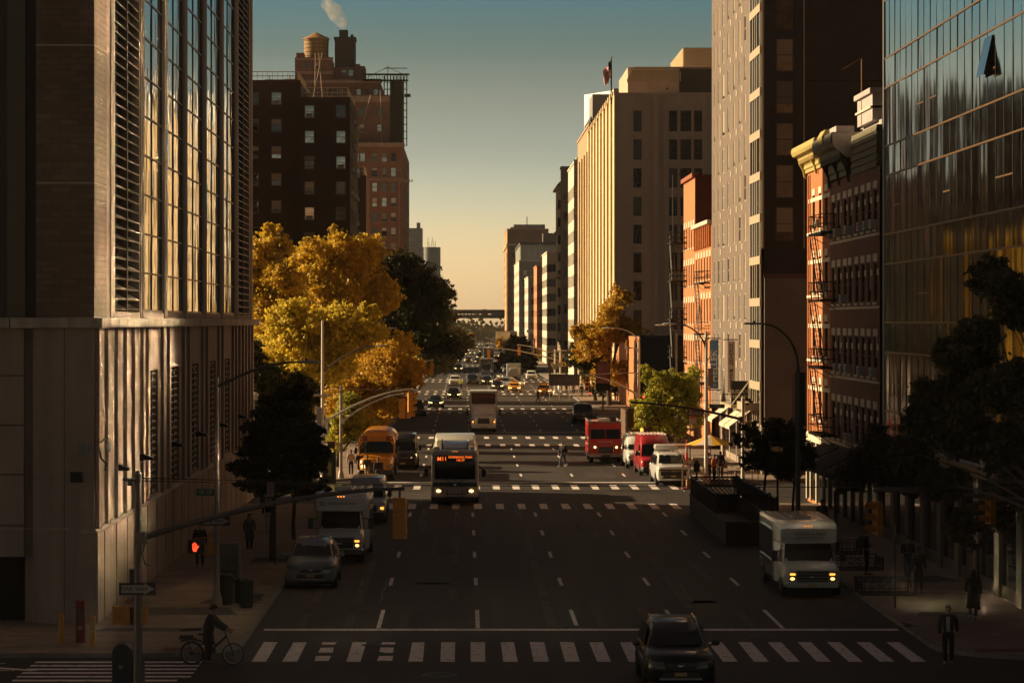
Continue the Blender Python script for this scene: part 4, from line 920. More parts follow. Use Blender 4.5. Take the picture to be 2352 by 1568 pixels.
m=MB(); m.box(BR+.6,BR+8,Yc+3,Yc+12,z,z+5,gre); m.box(BR+.2,BR+.4,Yc+1,Yc+22,z+.3,z+1.4,fr); m.obj('penthouse',b.root)
m=MB()
for k in range(4): m.box(BR-.5,BR,Yc+1+9*k,Yc+3.4+9*k,0,z-4,tanw)
m.obj('pier',b.root); b.finish(60)
b,Yc,Yf,z=rowb('glass_grid_block','slim glass block with white window grid in the right hand row','x' and 1326,1305,366,gre,wg,1340,3.9,dict(sw,glass=[GL_M,GL_S]),22,colw=2.2,colp=3.4); b.finish(60)
b,Yc,Yf,z=rowb('brown_slab','plain dark brown slab rising in the right hand row','x' and 1290,1287.5,386,dkb,dkb,1312,3.6,sw,23,colw=1.0,colp=5); b.finish(40)
b,Yc,Yf,z=rowb('tan_block','sunlit tan limestone block behind the dark brown slab','x' and 1287,1276.5,421,tanw,tanw,1290,3.5,sw,24); 
m=MB(); [m.box(BR-.6,BR+.2,Yc,Yf,z-.6-9*k,z-.2-9*k,tanw) for k in range(4)]; m.obj('cornice',b.root); b.finish(40)
b,Yc,Yf,z=rowb('white_grid_block','pale gridded loft block with dark bays right of the distant trees','x' and 1257,1245.5,580,mat('shade-toned grid bays',(.42,.33,.24),.7),wg,1281,3.4,dict(sw,mull=(2,1)),25,colw=2.6,colp=3.5); b.finish(60)  # north face gets a darker copy to carry its shade
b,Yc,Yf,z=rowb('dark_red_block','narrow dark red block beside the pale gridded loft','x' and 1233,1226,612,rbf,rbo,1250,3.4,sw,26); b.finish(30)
b,Yc,Yf,z=rowb('small_white_block','small white stepped block far along the right side','x' and 1213,1205,637,gre,wg,1236,3.5,sw,27); m=MB(); m.box(BR-.4,BR+2.6,Yc-.6,Yc,gz(764,Yc),gz(757,Yc),wg); m.obj('canopy',b.root); b.finish(30)
b,Yc,Yf,z=rowb('grey_terrace_block','grey panelled block with glazed top floors far along the right side','x' and 1192,1181,600,gre,wg,1280,3.6,dict(sw,glass=[GL_S,GL_M]),28,colw=1.6,colp=4.4)
m=MB(); m.box(BR+.5,BR+13,Yc+.5,Yf-.5,z,gz(560,Yc),GL_S); m.box(BR+.3,BR+13,Yc+.3,Yf-.3,gz(562,Yc),gz(556,Yc),fr)
for k in range(7): m.box(BR+.5+2*k,BR+.65+2*k,Yc+.35,Yc+.5,z,gz(560,Yc),gre)
m.obj('glazed_storey',b.root)
m=MB(); m.box(BR+8.5,BR+13.5,Yc+2,Yc+12,gz(560,Yc),gz(535,Yc),dkb); m.obj('penthouse',b.root); b.finish(60)
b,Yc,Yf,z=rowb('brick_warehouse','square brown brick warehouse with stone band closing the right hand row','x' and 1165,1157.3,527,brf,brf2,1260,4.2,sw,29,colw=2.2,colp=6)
m=MB(); m.box(BR+3,BR+17,Yc+5,Yc+40,z,z+2.4,gre); m.tube([(BR+9,Yc+8,z),(BR+9,Yc+8,z+6)],.2,BLK,4)
for k in range(5): m.box(BR+1.5+3*k,BR+3+3*k,Yc+3,Yc+5,z,z+1.2+.5*(k%3),gre)
m.obj('plant_room',b.root); m=MB(); m.box(BR-.4,BR+18,Yc-.4,Yc+.1,gz(565,Yc),gz(560,Yc),tanw); m.box(BR-.4,BR+.1,Yc,Yf,gz(565,Yc),gz(560,Yc),tanw); m.box(BR-.3,BR+.1,Yc+8,Yc+30,5,gz(580,Yc),tanw); m.obj('stone_band',b.root); b.finish(60)
# white building rising behind the cream warehouse
b=Building('white_tower','blank white panelled tower top showing behind the flag','building')
Yw=470; m=MB(); m.prism([(21.9,500,20),(27.2,489,20),(48,489,20),(48,500,20)],(0,0,gz(214,496)-20),whs)
for k in range(1,6): m.prism([(21.9+5.3*k/6,500-11*k/6,20),(21.9+5.3*k/6+.02,500-11*k/6-.04,20),(21.9+5.3*k/6+.0,500-11*k/6-.06,20),(21.9+5.3*k/6-.05,500-11*k/6,20)],(0,0,gz(218,496)-20),gre)
m.obj('wall',b.root); b.finish()
# rooftop clutter far right row
# ---- bridges
t=thing('enclosed_footbridge','enclosed trussed footbridge crossing the far end of the avenue','bridge',(0,1150,0))
DKS=mat('dark bridge steel',(.15,.10,.08),.7); kz=lambda y_: gz(y_,1150)
m=MB(); m.box(-30,17,0,4,kz(731),kz(724),DKS); m.box(-30,17,0,4,kz(716),kz(711),DKS); m.box(7.9,9.4,-.2,4.2,kz(731),kz(710),DKS); m.box(11.5,17,0,4,kz(731),kz(711),DKS); m.obj('deck',t)
m=MB(); m.box(-30,17,1.8,2.0,kz(720.6),kz(716),DKS); m.box(-30,17,1.8,2.0,kz(724),kz(722.4),DKS); x=-30
while x<8: m.tube([(x,.1,kz(724)),(x+.75,.1,kz(716)),(x+1.5,.1,kz(724))],.14,DKS,4); m.box(x-.1,x+.1,0,.3,kz(724),kz(716),DKS); x+=1.5
for x in (9.6,10.4,11.2): m.box(x,x+.15,0,.3,kz(724),kz(716),DKS)
m.obj('truss',t)
t=thing('rail_viaduct','dark steel rail viaduct low across the end of the avenue','bridge',(0,1000,0))
kz=lambda y_: gz(y_,1000)
m=MB(); m.box(-60,60,0,9,kz(773),kz(760),mat('viaduct steel',(.075,.07,.07),.7)); 
for k in range(40): m.box(-60+3*k,-59.7+3*k,-.15,0,kz(773),kz(760),DKS)
m.obj('deck',t); m=MB()
for k in range(9): m.box(-26+6.5*k,-25+6.5*k,1,8,0,kz(773),DKS) if not -6<-26+6.5*k<14 else None
m.obj('column',t)
b=Building('low_pale_kiosk','small pale sunlit building at the right foot of the viaduct','building'); b.box('wall',11.5,16.5,985,990,0,gz(761,985),tanw); b.box('roof',11.2,16.8,984.7,990.3,gz(761,985),gz(760,985),fr); b.finish()
# steam over the chimney
sm,nt_,bb=_nt('steam'); nt_.nodes.remove(bb); vol=nt_.nodes.new('ShaderNodeVolumePrincipled'); tcn=nt_.nodes.new('ShaderNodeTexCoord'); nz_=nt_.nodes.new('ShaderNodeTexNoise'); nz_.inputs['Scale'].default_value=.55; nz_.inputs['Detail'].default_value=4
mr_=nt_.nodes.new('ShaderNodeMapRange'); mr_.inputs[1].default_value=.42; mr_.inputs[2].default_value=.65; mr_.inputs[3].default_value=0; mr_.inputs[4].default_value=.45
lk(nt_,tcn.outputs['Object'],nz_.inputs[0]); lk(nt_,nz_.outputs[0],mr_.inputs[0]); lk(nt_,mr_.outputs[0],vol.inputs['Density']); vol.inputs['Color'].default_value=(.95,.9,.85,1)
lk(nt_,vol.outputs[0],nt_.nodes['Material Output'].inputs['Volume'])
m=MB(); m.loft([[(tx(p)+r_*math.cos(2*math.pi*i/14),558+r_*math.sin(2*math.pi*i/14),tz(y_)) for i in range(14)] for p,y_,r_ in ((779,44,.5),(776,36,1.1),(768,22,1.9),(762,8,2.0),(750,-10,2.2),(742,-25,1.2))],sm)
tag(m.obj('steam_plume'),'pale wisp of steam drifting above the dark chimney','steam')
# ================================================================ trees
import numpy as np
BARK=mat('grey brown bark',(.06,.045,.034),.9,noise=(6,.3),bump=(14,.02))
LGOLD=leafmat('golden leaves',(.80,.58,.06),(.66,.44,.04),(.30,.23,.03),.45)
LLIME=leafmat('yellow green leaves',(.85,.66,.08),(.68,.52,.055),(.30,.24,.03),.45)
LORA=leafmat('russet leaves',(.72,.47,.045),(.55,.32,.03),(.25,.16,.02),.4)
LGRN=leafmat('dark green leaves',(.09,.085,.022),(.05,.055,.016),(.14,.09,.02),.3)
LDRK=leafmat('deep green leaves',(.08,.075,.028),(.045,.05,.02),(.12,.08,.022),.25)
LMIX=leafmat('bright olive leaves',(.72,.58,.06),(.36,.35,.04),(.12,.15,.025),.42)  # bright yellow to dark olive leaf tones
def tree(label,x,y,blobs,n,size,lm,trunk=.25,seed=1,cat='tree',group=None,name='street_tree',sparse=1.,z0=.14,stems=1):
    """blobs: (dx,dy,z,rx,ry,rz) lobes of the crown in metres round the trunk"""
    rd=random.Random(seed); rng=np.random.default_rng(seed)
    big=blobs; blobs=[]
    for b in big:
        blobs.append((b[0],b[1],b[2],b[3]*.62,b[4]*.62,b[5]*.62))
        for k in range(6):
            a=rd.uniform(0,6.28); e=rd.uniform(-.9,1.35); q=rd.uniform(.5,.78); s=rd.uniform(.28,.5)
            blobs.append((b[0]+math.cos(a)*math.cos(e)*b[3]*q,b[1]+math.sin(a)*math.cos(e)*b[4]*q,b[2]+math.sin(e)*b[5]*q,b[3]*s,b[4]*s,b[5]*s))
    t=thing(name,label,cat,(x,y,0),0,group)
    m=MB(); zt=min(b[2]-b[5]*.5 for b in big); zt=max(zt,1.0)
    tops=max(b[2] for b in blobs)
    fork=Vector((rd.uniform(-.15,.15),rd.uniform(-.15,.15),zt))
    m.tube([(0,0,z0-.1),(rd.uniform(-.05,.05),rd.uniform(-.05,.05),zt*.4),fork],[trunk*1.25,trunk,trunk*.8],BARK,9)
    for b in big:
        c=Vector(b[:3]); mid=fork.lerp(c,.5)+Vector((rd.uniform(-.3,.3),rd.uniform(-.3,.3),rd.uniform(0,.3)))
        m.tube([fork-Vector((0,0,.2)),mid,c],[trunk*.6,trunk*.4,trunk*.22],BARK,6)
        for k in range(7):
            a=rd.uniform(0,6.28); e=rd.uniform(-.3,1.2); q=Vector((math.cos(a)*math.cos(e)*b[3],math.sin(a)*math.cos(e)*b[4],math.sin(e)*b[5]))*rd.uniform(.75,1.0)
            s=mid.lerp(c,rd.uniform(.3,1)); m.tube([s,s.lerp(c+q,.5)+Vector((0,0,.15)),c+q],[trunk*.2,trunk*.12,trunk*.04],BARK,4,False)
    m.obj('trunk',t)
    vol=np.array([b[3]*b[4]*b[5] for b in blobs])**.8; vol/=vol.sum()
    P=[]
    for b,v in zip(blobs,vol):
        k=int(n*v); nc=max(10,int(k/34))
        d=rng.normal(size=(nc,3)); d/=np.linalg.norm(d,axis=1)[:,None]; d[:,2]=np.where(d[:,2]<-.75,-d[:,2],d[:,2])
        rad=rng.uniform(.0,1,nc)**.38*rng.uniform(.72,1.14,nc)
        cc=d*rad[:,None]*np.array(b[3:6])+np.array(b[:3])
        cs=rng.uniform(.10,.24,nc)*(b[3]+b[5])/2
        idx=rng.integers(0,nc,k); P.append(cc[idx]+rng.normal(size=(k,3))*cs[idx][:,None]*np.array([1,1,.6]))
    P=np.concatenate(P); N=len(P)
    u=rng.normal(size=(N,3)); u/=np.linalg.norm(u,axis=1)[:,None]; w_=rng.normal(size=(N,3)); v=np.cross(u,w_); v/=np.linalg.norm(v,axis=1)[:,None]
    s=size*rng.uniform(.6,1.3,N)[:,None]; nn=np.cross(u,v)*s*.12
    V=np.empty((N,4,3)); V[:,0]=P-u*s*.5; V[:,1]=P+v*s*.34+nn; V[:,2]=P+u*s*.55; V[:,3]=P-v*s*.34+nn
    me=bpy.data.meshes.new('crown'); me.vertices.add(N*4); me.vertices.foreach_set('co',V.reshape(-1)); me.loops.add(N*4); me.loops.foreach_set('vertex_index',np.arange(N*4,dtype=np.int32))
    me.polygons.add(N); me.polygons.foreach_set('loop_start',np.arange(0,N*4,4,dtype=np.int32)); me.polygons.foreach_set('loop_total',np.full(N,4,dtype=np.int32))
    me.materials.append(lm); me.update(); me.validate(); o=bpy.data.objects.new('crown',me); COL.objects.link(o); o.parent=t
    return t
G_L='autumn trees along the left side'
def crown(px,py,rx,ry,Y,dy=0,ys=1.): # lobe measured in the photo at distance Y -> (X,Y,Z,r..)
    k=Y/F; return ((px-CX)*k, Y+dy, CH-(py-HY)*k, rx*k, rx*k*ys, ry*k)
def ptree(label,bx,Y,lobes,n,size,lm,**kw):
    bl=[]; g_=1.2 if kw.get('group')==G_L else 1.08; lobes=[(l[0],l[1],l[2]*g_,l[3]*g_)+tuple(l[4:]) for l in lobes]; n=int(n*(2.1 if g_>1.1 else 1.7)); size*=.85
    for l in lobes:
        c=crown(*l[:4],Y,*(l[4:])); bl.append((c[0]-bx,c[1]-Y,c[2],c[3],c[4],c[5]))
    return tree(label,bx,Y,bl,n,size,lm,**kw)
ptree('tall golden tree rising against the dark apartment house next to the concrete block',-16.5,228,[(610,590,60,68,0,1),(640,680,80,70,-1),(560,660,70,90,0),(600,770,70,70,-1)],15000,.36,LGOLD,seed=1,group=G_L,trunk=.3)
ptree('broad golden tree with pointed top in the middle of the left group',-11.5,236,[(760,600,75,72,0),(820,640,75,80,1),(740,690,80,70,-1),(700,620,30,55,0),(765,560,20,42,0),(850,700,60,60,1),(800,740,80,60,0)],22000,.36,LGOLD,seed=2,group=G_L,trunk=.35)
ptree('bright yellow tree in front of the golden ones, beside the lamp posts',-10.6,200,[(690,760,80,62,0),(790,775,85,58,0),(850,750,40,40,0),(640,790,65,70,0),(730,850,80,62,-1),(660,870,55,50,0)],24000,.30,LLIME,seed=3,group=G_L,trunk=.28)
ptree('low russet gold tree reaching over the roadway on the left',-8.0,212,[(880,850,75,58,0),(920,880,40,40,0),(830,900,60,45,0),(790,930,55,45,-1),(900,930,45,35,0)],17000,.30,LORA,seed=4,group=G_L,trunk=.22)
ptree('golden understorey tree filling the canopy between the pale pole and the russet tree',-9.6,222,[(820,820,70,60,0),(750,900,70,60,0),(870,790,45,50,0),(880,950,50,40,0),(700,930,60,50,0),(920,820,40,45,0)],16000,.32,LGOLD,seed=33,group=G_L,trunk=.25)
ptree('small olive tree behind the school bus',-8.6,186,[(830,990,38,36,0),(800,950,45,36,0),(775,1010,30,45,0)],8000,.24,LMIX,seed=5,group=G_L,trunk=.15)
ptree('large dark green tree, nearest of the shaded row down the avenue',-9.5,315,[(890,650,75,80,0),(950,700,70,80,0),(880,760,80,80,0),(960,790,75,60,0),(840,600,45,55,0)],20000,.42,LGRN,seed=6,group=G_L,trunk=.4)
ptree('dark green tree leaning over the traffic beyond the first shaded tree',-8.5,372,[(960,690,60,70,0),(1000,690,45,45,0),(985,760,60,60,0),(1020,670,26,28,0),(1000,830,45,45,0),(930,640,45,60,0)],18000,.44,LGRN,seed=7,group=G_L,trunk=.4)
ptree('last dark green tree of the shaded row before the far crossing',-9,440,[(1010,780,40,50,0),(1000,840,38,40,0),(1035,800,22,35,0)],9000,.5,LGRN,seed=8,group=G_L,trunk=.35)
ptree('small russet tree far down the left side below the footbridge',-6.8,600,[(1060,775,24,22,0),(1045,790,26,26,0),(1075,790,14,16,0)],5000,.55,LORA,seed=9,group=G_L,trunk=.3)
ptree('dark young tree in shadow at the kerb behind the white shuttle bus',-7.9,113,[(650,1010,78,55,0),(610,1060,75,45,0),(690,1060,58,62,0),(640,1110,80,38,0),(720,1000,30,40,0),(545,1072,30,13,0),(560,1122,34,13,1),(575,985,26,16,0),(738,1118,22,18,0),(742,1045,24,26,0),(600,950,24,20,0),(680,945,28,24,1)],22000,.20,LDRK,seed=10,trunk=.11)
ptree('second dark young tree just behind the first, nearer the parked buses',-7.7,124,[(690,1000,45,40,0),(725,1060,36,45,0),(660,1080,50,40,0),(700,1130,50,30,0)],9000,.2,LDRK,seed=41,trunk=.09)
ptree('dark shrub-like tree against the wall end under the golden trees',-11,150,[(640,940,45,50,0),(690,960,40,70,0),(600,980,35,40,0)],8000,.26,LDRK,seed=11,trunk=.13)
ptree('shaded tree behind the dark left trees, reaching up to the yellow crown',-14.0,176,[(620,900,50,60,0),(680,910,55,50,0),(580,860,40,60,0)],9000,.3,LGRN,seed=31,trunk=.2,group=G_L)
G_R='trees along the right side'
ptree('sunlit olive tree over the red vans on the right kerb',14.9,204,[(1520,890,45,50,0),(1490,940,45,50,0),(1560,930,55,60,0),(1530,985,50,40,0),(1485,860,16,24,0),(1600,960,35,40,0),(1580,880,40,35,0)],17000,.22,LMIX,seed=12,group=G_R,trunk=.13)
ptree('tall russet tree against the cream warehouse',17.0,322,[(1400,740,50,60,0),(1370,800,60,55,0),(1430,760,45,50,0),(1440,690,20,30,0),(1345,770,36,45,0),(1400,860,60,45,0),(1415,680,14,36,0)],15000,.34,LORA,seed=13,group=G_R,trunk=.28,sparse=.7)
ptree('shaded tree under the tall russet one, beside the far pavement',16.3,342,[(1360,850,45,48,0),(1400,890,50,40,0),(1330,820,26,40,0)],9000,.34,LGRN,seed=14,group=G_R,trunk=.25)
ptree('dark round tree further down the right side, left of the lofts',13.5,560,[(1175,800,28,32,0),(1200,815,32,38,0),(1165,830,25,28,0),(1215,840,20,26,0)],9000,.5,LGRN,seed=15,group=G_R,trunk=.35)
ptree('small golden tree just behind the dark round tree',13.0,640,[(1150,790,14,16,0),(1190,780,20,12,0),(1230,815,12,20,0)],3000,.5,LORA,seed=16,group=G_R,trunk=.3)
ptree('small dark tree growing behind the lattice dining shed',15.2,139.5,[(1730,1010,42,42,0),(1780,1000,45,40,0),(1760,1060,62,45,0),(1810,1050,36,50,0)],9000,.15,LDRK,seed=17,group=G_R,trunk=.07)
ptree('dark tree between the dining shed and the street lamp',15.9,133,[(1830,1010,34,46,0),(1800,1080,46,44,0),(1855,1060,30,40,0)],7000,.15,LDRK,seed=18,group=G_R,trunk=.07)
def otree(label,bx,by,Y,lobes,n,size,lm,**kw):
    bl=[]
    for l in lobes:
        Yl=Y+l[4]; k=Yl/F; bl.append(((l[0]-CX)*k-bx,Yl-by,CH-(l[1]-HY)*k,l[2]*k,l[2]*k,l[3]*k))
    return tree(label,bx,by,bl,n,size,lm,**kw)
otree('big shaded tree spreading across the glass building from beyond the right edge',17.0,77.5,84,[(2330,700,90,90,2),(2230,820,100,100,1),(2340,900,100,110,-2),(2150,930,80,90,3),(2230,1000,100,90,0),(2100,1040,70,70,4),(2320,1060,80,90,-2),(2170,1110,80,60,1),(2260,640,60,60,4)],60000,.17,LDRK,seed=19,group=G_R,trunk=.08)
ptree('shaded tree at the right frame edge over the pavement',17.6,94,[(2360,1100,90,90,0),(2270,1190,80,60,0),(2210,1220,50,50,0),(2380,980,80,120,0)],13000,.18,LDRK,seed=20,group=G_R,trunk=.09)
ptree('slim shaded tree beside the white paratransit bus',15.9,117,[(2010,1040,60,70,0),(1960,1090,45,55,0),(2060,1100,60,50,0)],9000,.18,LDRK,seed=21,group=G_R,trunk=.08)
# far-off greenery under the footbridge reads as one mass
rng=random.Random(4); m=MB()
for k in range(900):
    x=rng.uniform(-20,40); z=max(0,rng.gauss(5,3.2)); p=Vector((x,1300+rng.uniform(-10,10),z)); s=rng.uniform(.5,1.2)
    m.add([p+Vector((-s,0,0)),p+Vector((0,0,-s)),p+Vector((s,0,rng.uniform(-.3,.3))),p+Vector((0,.5,s))],[(0,1,2,3)],LGRN)
tag(m.obj('far_woodland'),'dim trees massed beyond the viaduct','trees',kind='stuff')
# ================================================================ vehicles (front towards -Y, local origin on the ground at the nose)
def paint(n,c,r=.25,metal=0.): return mat(n,c,r,metal,coat=.6)
TYRE=mat('tyre rubber',(.018,.017,.016),.8); RIM=mat('alloy rim',(.35,.35,.36),.3,.9); CHR=mat('chrome',(.65,.65,.66),.12,1.); TRM=mat('black trim',(.02,.02,.021),.5)
WSG=glassmat('vehicle glass',(.012,.014,.015),.03,ior=1.55); HLO=mat('headlight lens',(.16,.165,.17),.08,spec=.9)
HL=mat('lit headlight',(.9,.7,.4),.3,emit=(1,.50,.14),estr=1.6); HLW=mat('bright headlight',(.9,.85,.6),.3,emit=(1,.68,.24),estr=2.2); AMB=mat('amber lamp',(.9,.35,.05),.3,emit=(1,.30,.04),estr=1.6); REDL=mat('red lamp',(.5,.02,.02),.3,emit=(1,.06,.03),estr=2.5); AMBO=mat('amber lens',(.6,.22,.03),.3); REDO=mat('red lens',(.35,.02,.015),.3)
PLATE=mat('number plate',(.50,.33,.12),.5); UND=mat('underbody',(.008,.008,.008),.95)
def wheel(root,x,y,r,w=.24,rimm=RIM,side=1):
    m=MB(); n=22
    def ring(rad,xx): return [(xx,rad*math.cos(2*math.pi*i/n),rad*math.sin(2*math.pi*i/n)) for i in range(n)]
    m.loft([ring(r*.72,-w/2),ring(r*.93,-w/2),ring(r,-w/2+.04),ring(r,w/2-.04),ring(r*.93,w/2),ring(r*.72,w/2)],TYRE,False)
    g=thing_part('wheel',root,m,(x,y,r)); q=MB(); q.loft([ring(r*.72,-w/2+.02),ring(r*.72,w/2-.03)],rimm,True)
    for k in range(5):
        a=2*math.pi*k/5; q.box(w/2-.05,w/2-.005,-.04,.04,0,r*.66,rimm) if k==0 else q.add([(s*w/2-.0,math.cos(a+d)*rr_,math.sin(a+d)*rr_) for s in (.9,1.0) for d,rr_ in ((-.5,.05),(.5,.05),(.1,r*.66),(-.1,r*.66))],[(0,1,2,3),(7,6,5,4)],rimm)
    q.obj('rim',g); return g
def thing_part(name,root,mb,loc=(0,0,0),**k): return mb.obj(name,root,loc,**k)
def lathe_sec(y,zb,zt,w,cr=.02,tuck=.92,top=.86,ss=(.0,)):
    zm=(zb+zt)/2
    h=[(w*tuck*.9,zb),(w*tuck,zb+.03),(w*.985,zb+(zt-zb)*.22),(w,zm),(w*.985,zt-(zt-zb)*.18),(w*(top+1)/2,zt-(zt-zb)*.05),(w*top,zt),(w*top*.5,zt+cr*.8),(0,zt+cr)]
    return [(x,y,z) for x,z in h]+[(-x,y,z) for x,z in h[-2::-1]]
def house_sec(y,zb,zt,wb,wt,cr=.03):
    h=[(wb,zb),((wb*.45+wt*.55)*1.01,zb+(zt-zb)*.6),(wt,zt-.07),(wt*.93,zt-.01),(wt*.5,zt+cr*.8),(0,zt+cr)]
    return [(x,y,z) for x,z in h]+[(-x,y,z) for x,z in h[-2::-1]]
CARS={
 'suv':dict(L=4.85,W=.96,belt=1.06,H=1.68,wr=.37,front=[(0,.42,.80,.72),(.06,.30,.92,.84),(.25,.24,1.0,.93),(.7,.24,1.05,.965),(1.25,.24,1.10,.96)],cowl=1.2,rt=2.05,rr=4.1,rend=4.7,wt=.66,wb=.88),
 'sedan':dict(L=4.8,W=.91,belt=.93,H=1.43,wr=.33,front=[(0,.35,.66,.66),(.06,.25,.76,.80),(.25,.20,.82,.88),(.8,.20,.88,.91),(1.3,.20,.95,.91)],cowl=1.25,rt=2.15,rr=3.5,rend=4.3,wt=.60,wb=.82),
 'big':dict(L=5.5,W=1.02,belt=1.22,H=1.90,wr=.41,front=[(0,.50,1.02,.90),(.05,.38,1.12,.96),(.2,.30,1.18,1.0),(.8,.30,1.22,1.02),(1.35,.30,1.25,1.02)],cowl=1.3,rt=2.05,rr=4.9,rend=5.35,wt=.76,wb=.94),
 'minivan':dict(L=5.0,W=.97,belt=1.08,H=1.76,wr=.35,front=[(0,.40,.80,.74),(.06,.30,.92,.86),(.3,.24,1.0,.94),(.8,.24,1.08,.97)],cowl=.85,rt=1.75,rr=4.4,rend=4.9,wt=.72,wb=.90),
}
def car(kind,label,x,y,rz,pm,cat='car',group=None,lights=HLO,extras=(),name='parked_car',low=False):
    c=CARS[kind]; t=thing(name,label,cat,(x,y,0),rz,group); L,W,bl,H=c['L'],c['W'],c['belt'],c['H']
    m=MB(); zb=c['front'][-1][1]
    secs=[lathe_sec(yy,a,b_,w_) for yy,a,b_,w_ in c['front']]+[lathe_sec(L*.5,zb,bl,W,0),lathe_sec(L*.85,zb,bl+.02,W,0),lathe_sec(L-.12,zb+.05,bl-.02,W*.96,0),lathe_sec(L,zb+.15,bl-.15,W*.88,0)]
    m.loft(secs,pm); body=m.obj('body',t,sharp=50)
    m=MB(); wb,wt=c['wb'],c['wt']; cz=c['front'][-1][2]-.03
    hs=[house_sec(c['cowl'],cz-.05,cz+.03,wb*.97,wb*.9,.0),house_sec(c['rt'],bl-.05,H-.05,wb,wt*.98),house_sec(c['rt']+.35,bl-.05,H-.01,wb,wt*1.02),house_sec((c['rt']+c['rr'])/2,bl-.05,H,wb,wt*1.04),house_sec(c['rr'],bl-.05,H-.03,wb*.98,wt),house_sec(c['rend'],bl-.05,bl+.06,wb*.93,wt*1.08)]
    m.loft(hs,pm); m.obj('roof',t,sharp=50)
    # windscreen, side and rear glass 8 mm proud of the cabin
    def lerp(a,b_,k): return Vector(a).lerp(Vector(b_),k)
    m=MB(); n=6; A=[];B_=[]
    for i in range(n+1):
        s=(i/n*2-1); bul=.035*(1-s*s)
        A.append((s*wb*.84,c['cowl']+.06-bul-.012,cz+.09)); B_.append((s*wt*.90,c['rt']-.035-bul-.012,H-.09))
    m.loft([A,B_],WSG,False,True,False); m.obj('windscreen',t)
    for s in (-1,1):
        m=MB(); z0_=bl+.03; z1_=H-.14
        def sx(z): k=(z-bl)/(H-bl); return s*((wb*(1-k)+wt*k)+.03+.045*math.sin(3.14*k))
        ya=c['rt']-.55; yb=c['rr']+.1; mid=(c['rt']+c['rr'])/2-.1
        m.quad([(sx(z0_),ya,z0_),(sx(z0_),mid-.05,z0_),(sx(z1_),mid-.05,z1_),(sx(z1_),c['rt']+.1,z1_)],WSG)
        m.quad([(sx(z0_),mid+.05,z0_),(sx(z0_),yb,z0_),(sx(z1_),yb-.2,z1_),(sx(z1_),mid+.05,z1_)],WSG); m.obj('side_window',t)
        m=MB(); m.ell((s*(W+.13),c['cowl']+.45,bl+.10),.12,.07,.08,pm if kind!='big' else CHR,8,6); m.tube([(s*(W-.05),c['cowl']+.5,bl+.02),(s*(W+.08),c['cowl']+.47,bl+.07)],.03,TRM,5); m.obj('mirror',t)
        # headlights wrapped round the corner
        f=c['front']; zl=f[1][2]-.13 if kind!='big' else f[1][2]-.17; hh=.07 if kind!='big' else .06
        m=MB(); xo=f[2][3]*.99; xi=f[0][3]*.62; 
        m.add([(s*xi,-.012,zl-hh),(s*f[0][3]*.98,.0,zl-hh*.8),(s*(f[1][3]+.005),.08,zl-hh*.4),(s*(xo+.004),.30,zl+hh*.6),(s*(xo+.0),.30,zl+hh*1.5),(s*(f[1][3]+.0),.07,zl+hh*1.2),(s*f[0][3]*.96,-.004,zl+hh*.9),(s*xi,-.012,zl+hh*.5)],[(0,1,6,7),(1,2,5,6),(2,3,4,5)],lights); m.obj('headlight',t)
        if kind in('suv','sedan'): m=MB(); m.add([(s*.52,-.0,.40),(s*.72,.02,.42),(s*.76,.05,.50),(s*.60,.0,.48)],[(0,1,2,3)],HLO if lights is HLO else lights); m.obj('fog_lamp',t)
    f0=c['front'][0]; gw=f0[3]*.62; z0_,z1_=f0[1]+.02,f0[2]-.02
    m=MB()
    if kind=='big':
        gw=.78; z0_,z1_=.62,1.0; m.quad([(-gw,-.02,z0_),(gw,-.02,z0_),(gw,-.01,z1_),(-gw,-.01,z1_)],TRM)
        for k in range(5): m.box(-gw,gw,-.035,-.015,z0_+.03+.08*k,z0_+.05+.08*k,TRM)
        m.box(-gw-.05,gw+.05,-.04,-.01,z1_-.12,z1_-.09,CHR); m.box(-gw-.05,gw+.05,-.035,-.005,z0_-.02,z0_,CHR); m.box(-.13,.13,-.05,-.02,z1_-.145,z1_-.065,mat('badge gold',(.5,.38,.12),.3,.8))
    else:
        m.prism([(-gw*1.05,-.022,z1_-.03),(gw*1.05,-.022,z1_-.03),(gw*.85,-.022,z0_+.18),(-gw*.85,-.022,z0_+.18)],(0,.02,0),TRM)
        for k in range(4): m.box(-gw*.85,gw*.85,-.032,-.018,z0_+.2+.045*k,z0_+.212+.045*k,TRM if kind!='suv' else mat('grille bar',(.10,.10,.10),.3,.6))
        m.box(-gw*1.05,gw*1.05,-.035,-.015,z1_-.06,z1_-.035,CHR); m.ell((0,-.035,z1_-.06),.075,.02,.05,CHR,12,6)
    m.obj('grille',t)
    m=MB(); m.prism([(-f0[3]*.75,-.018,f0[1]-.02),(f0[3]*.75,-.018,f0[1]-.02),(f0[3]*.66,-.012,f0[1]+.13),(-f0[3]*.66,-.012,f0[1]+.13)],(0,.03,0),TRM); m.box(-f0[3]*.8,f0[3]*.8,-.02,.10,f0[1]-.07,f0[1]-.02,TRM if kind!='suv' else mat('skid plate',(.3,.3,.3),.4,.6)); m.obj('bumper',t)
    MB().box(-.16,.16,-.045,-.03,f0[1]+.04,f0[1]+.13,PLATE).obj('number_plate',t)
    m=MB(); m.box(-W*.86,W*.86,.25,L-.25,.17,zb+.12,UND); m.obj('underbody',t)
    r=c['wr']
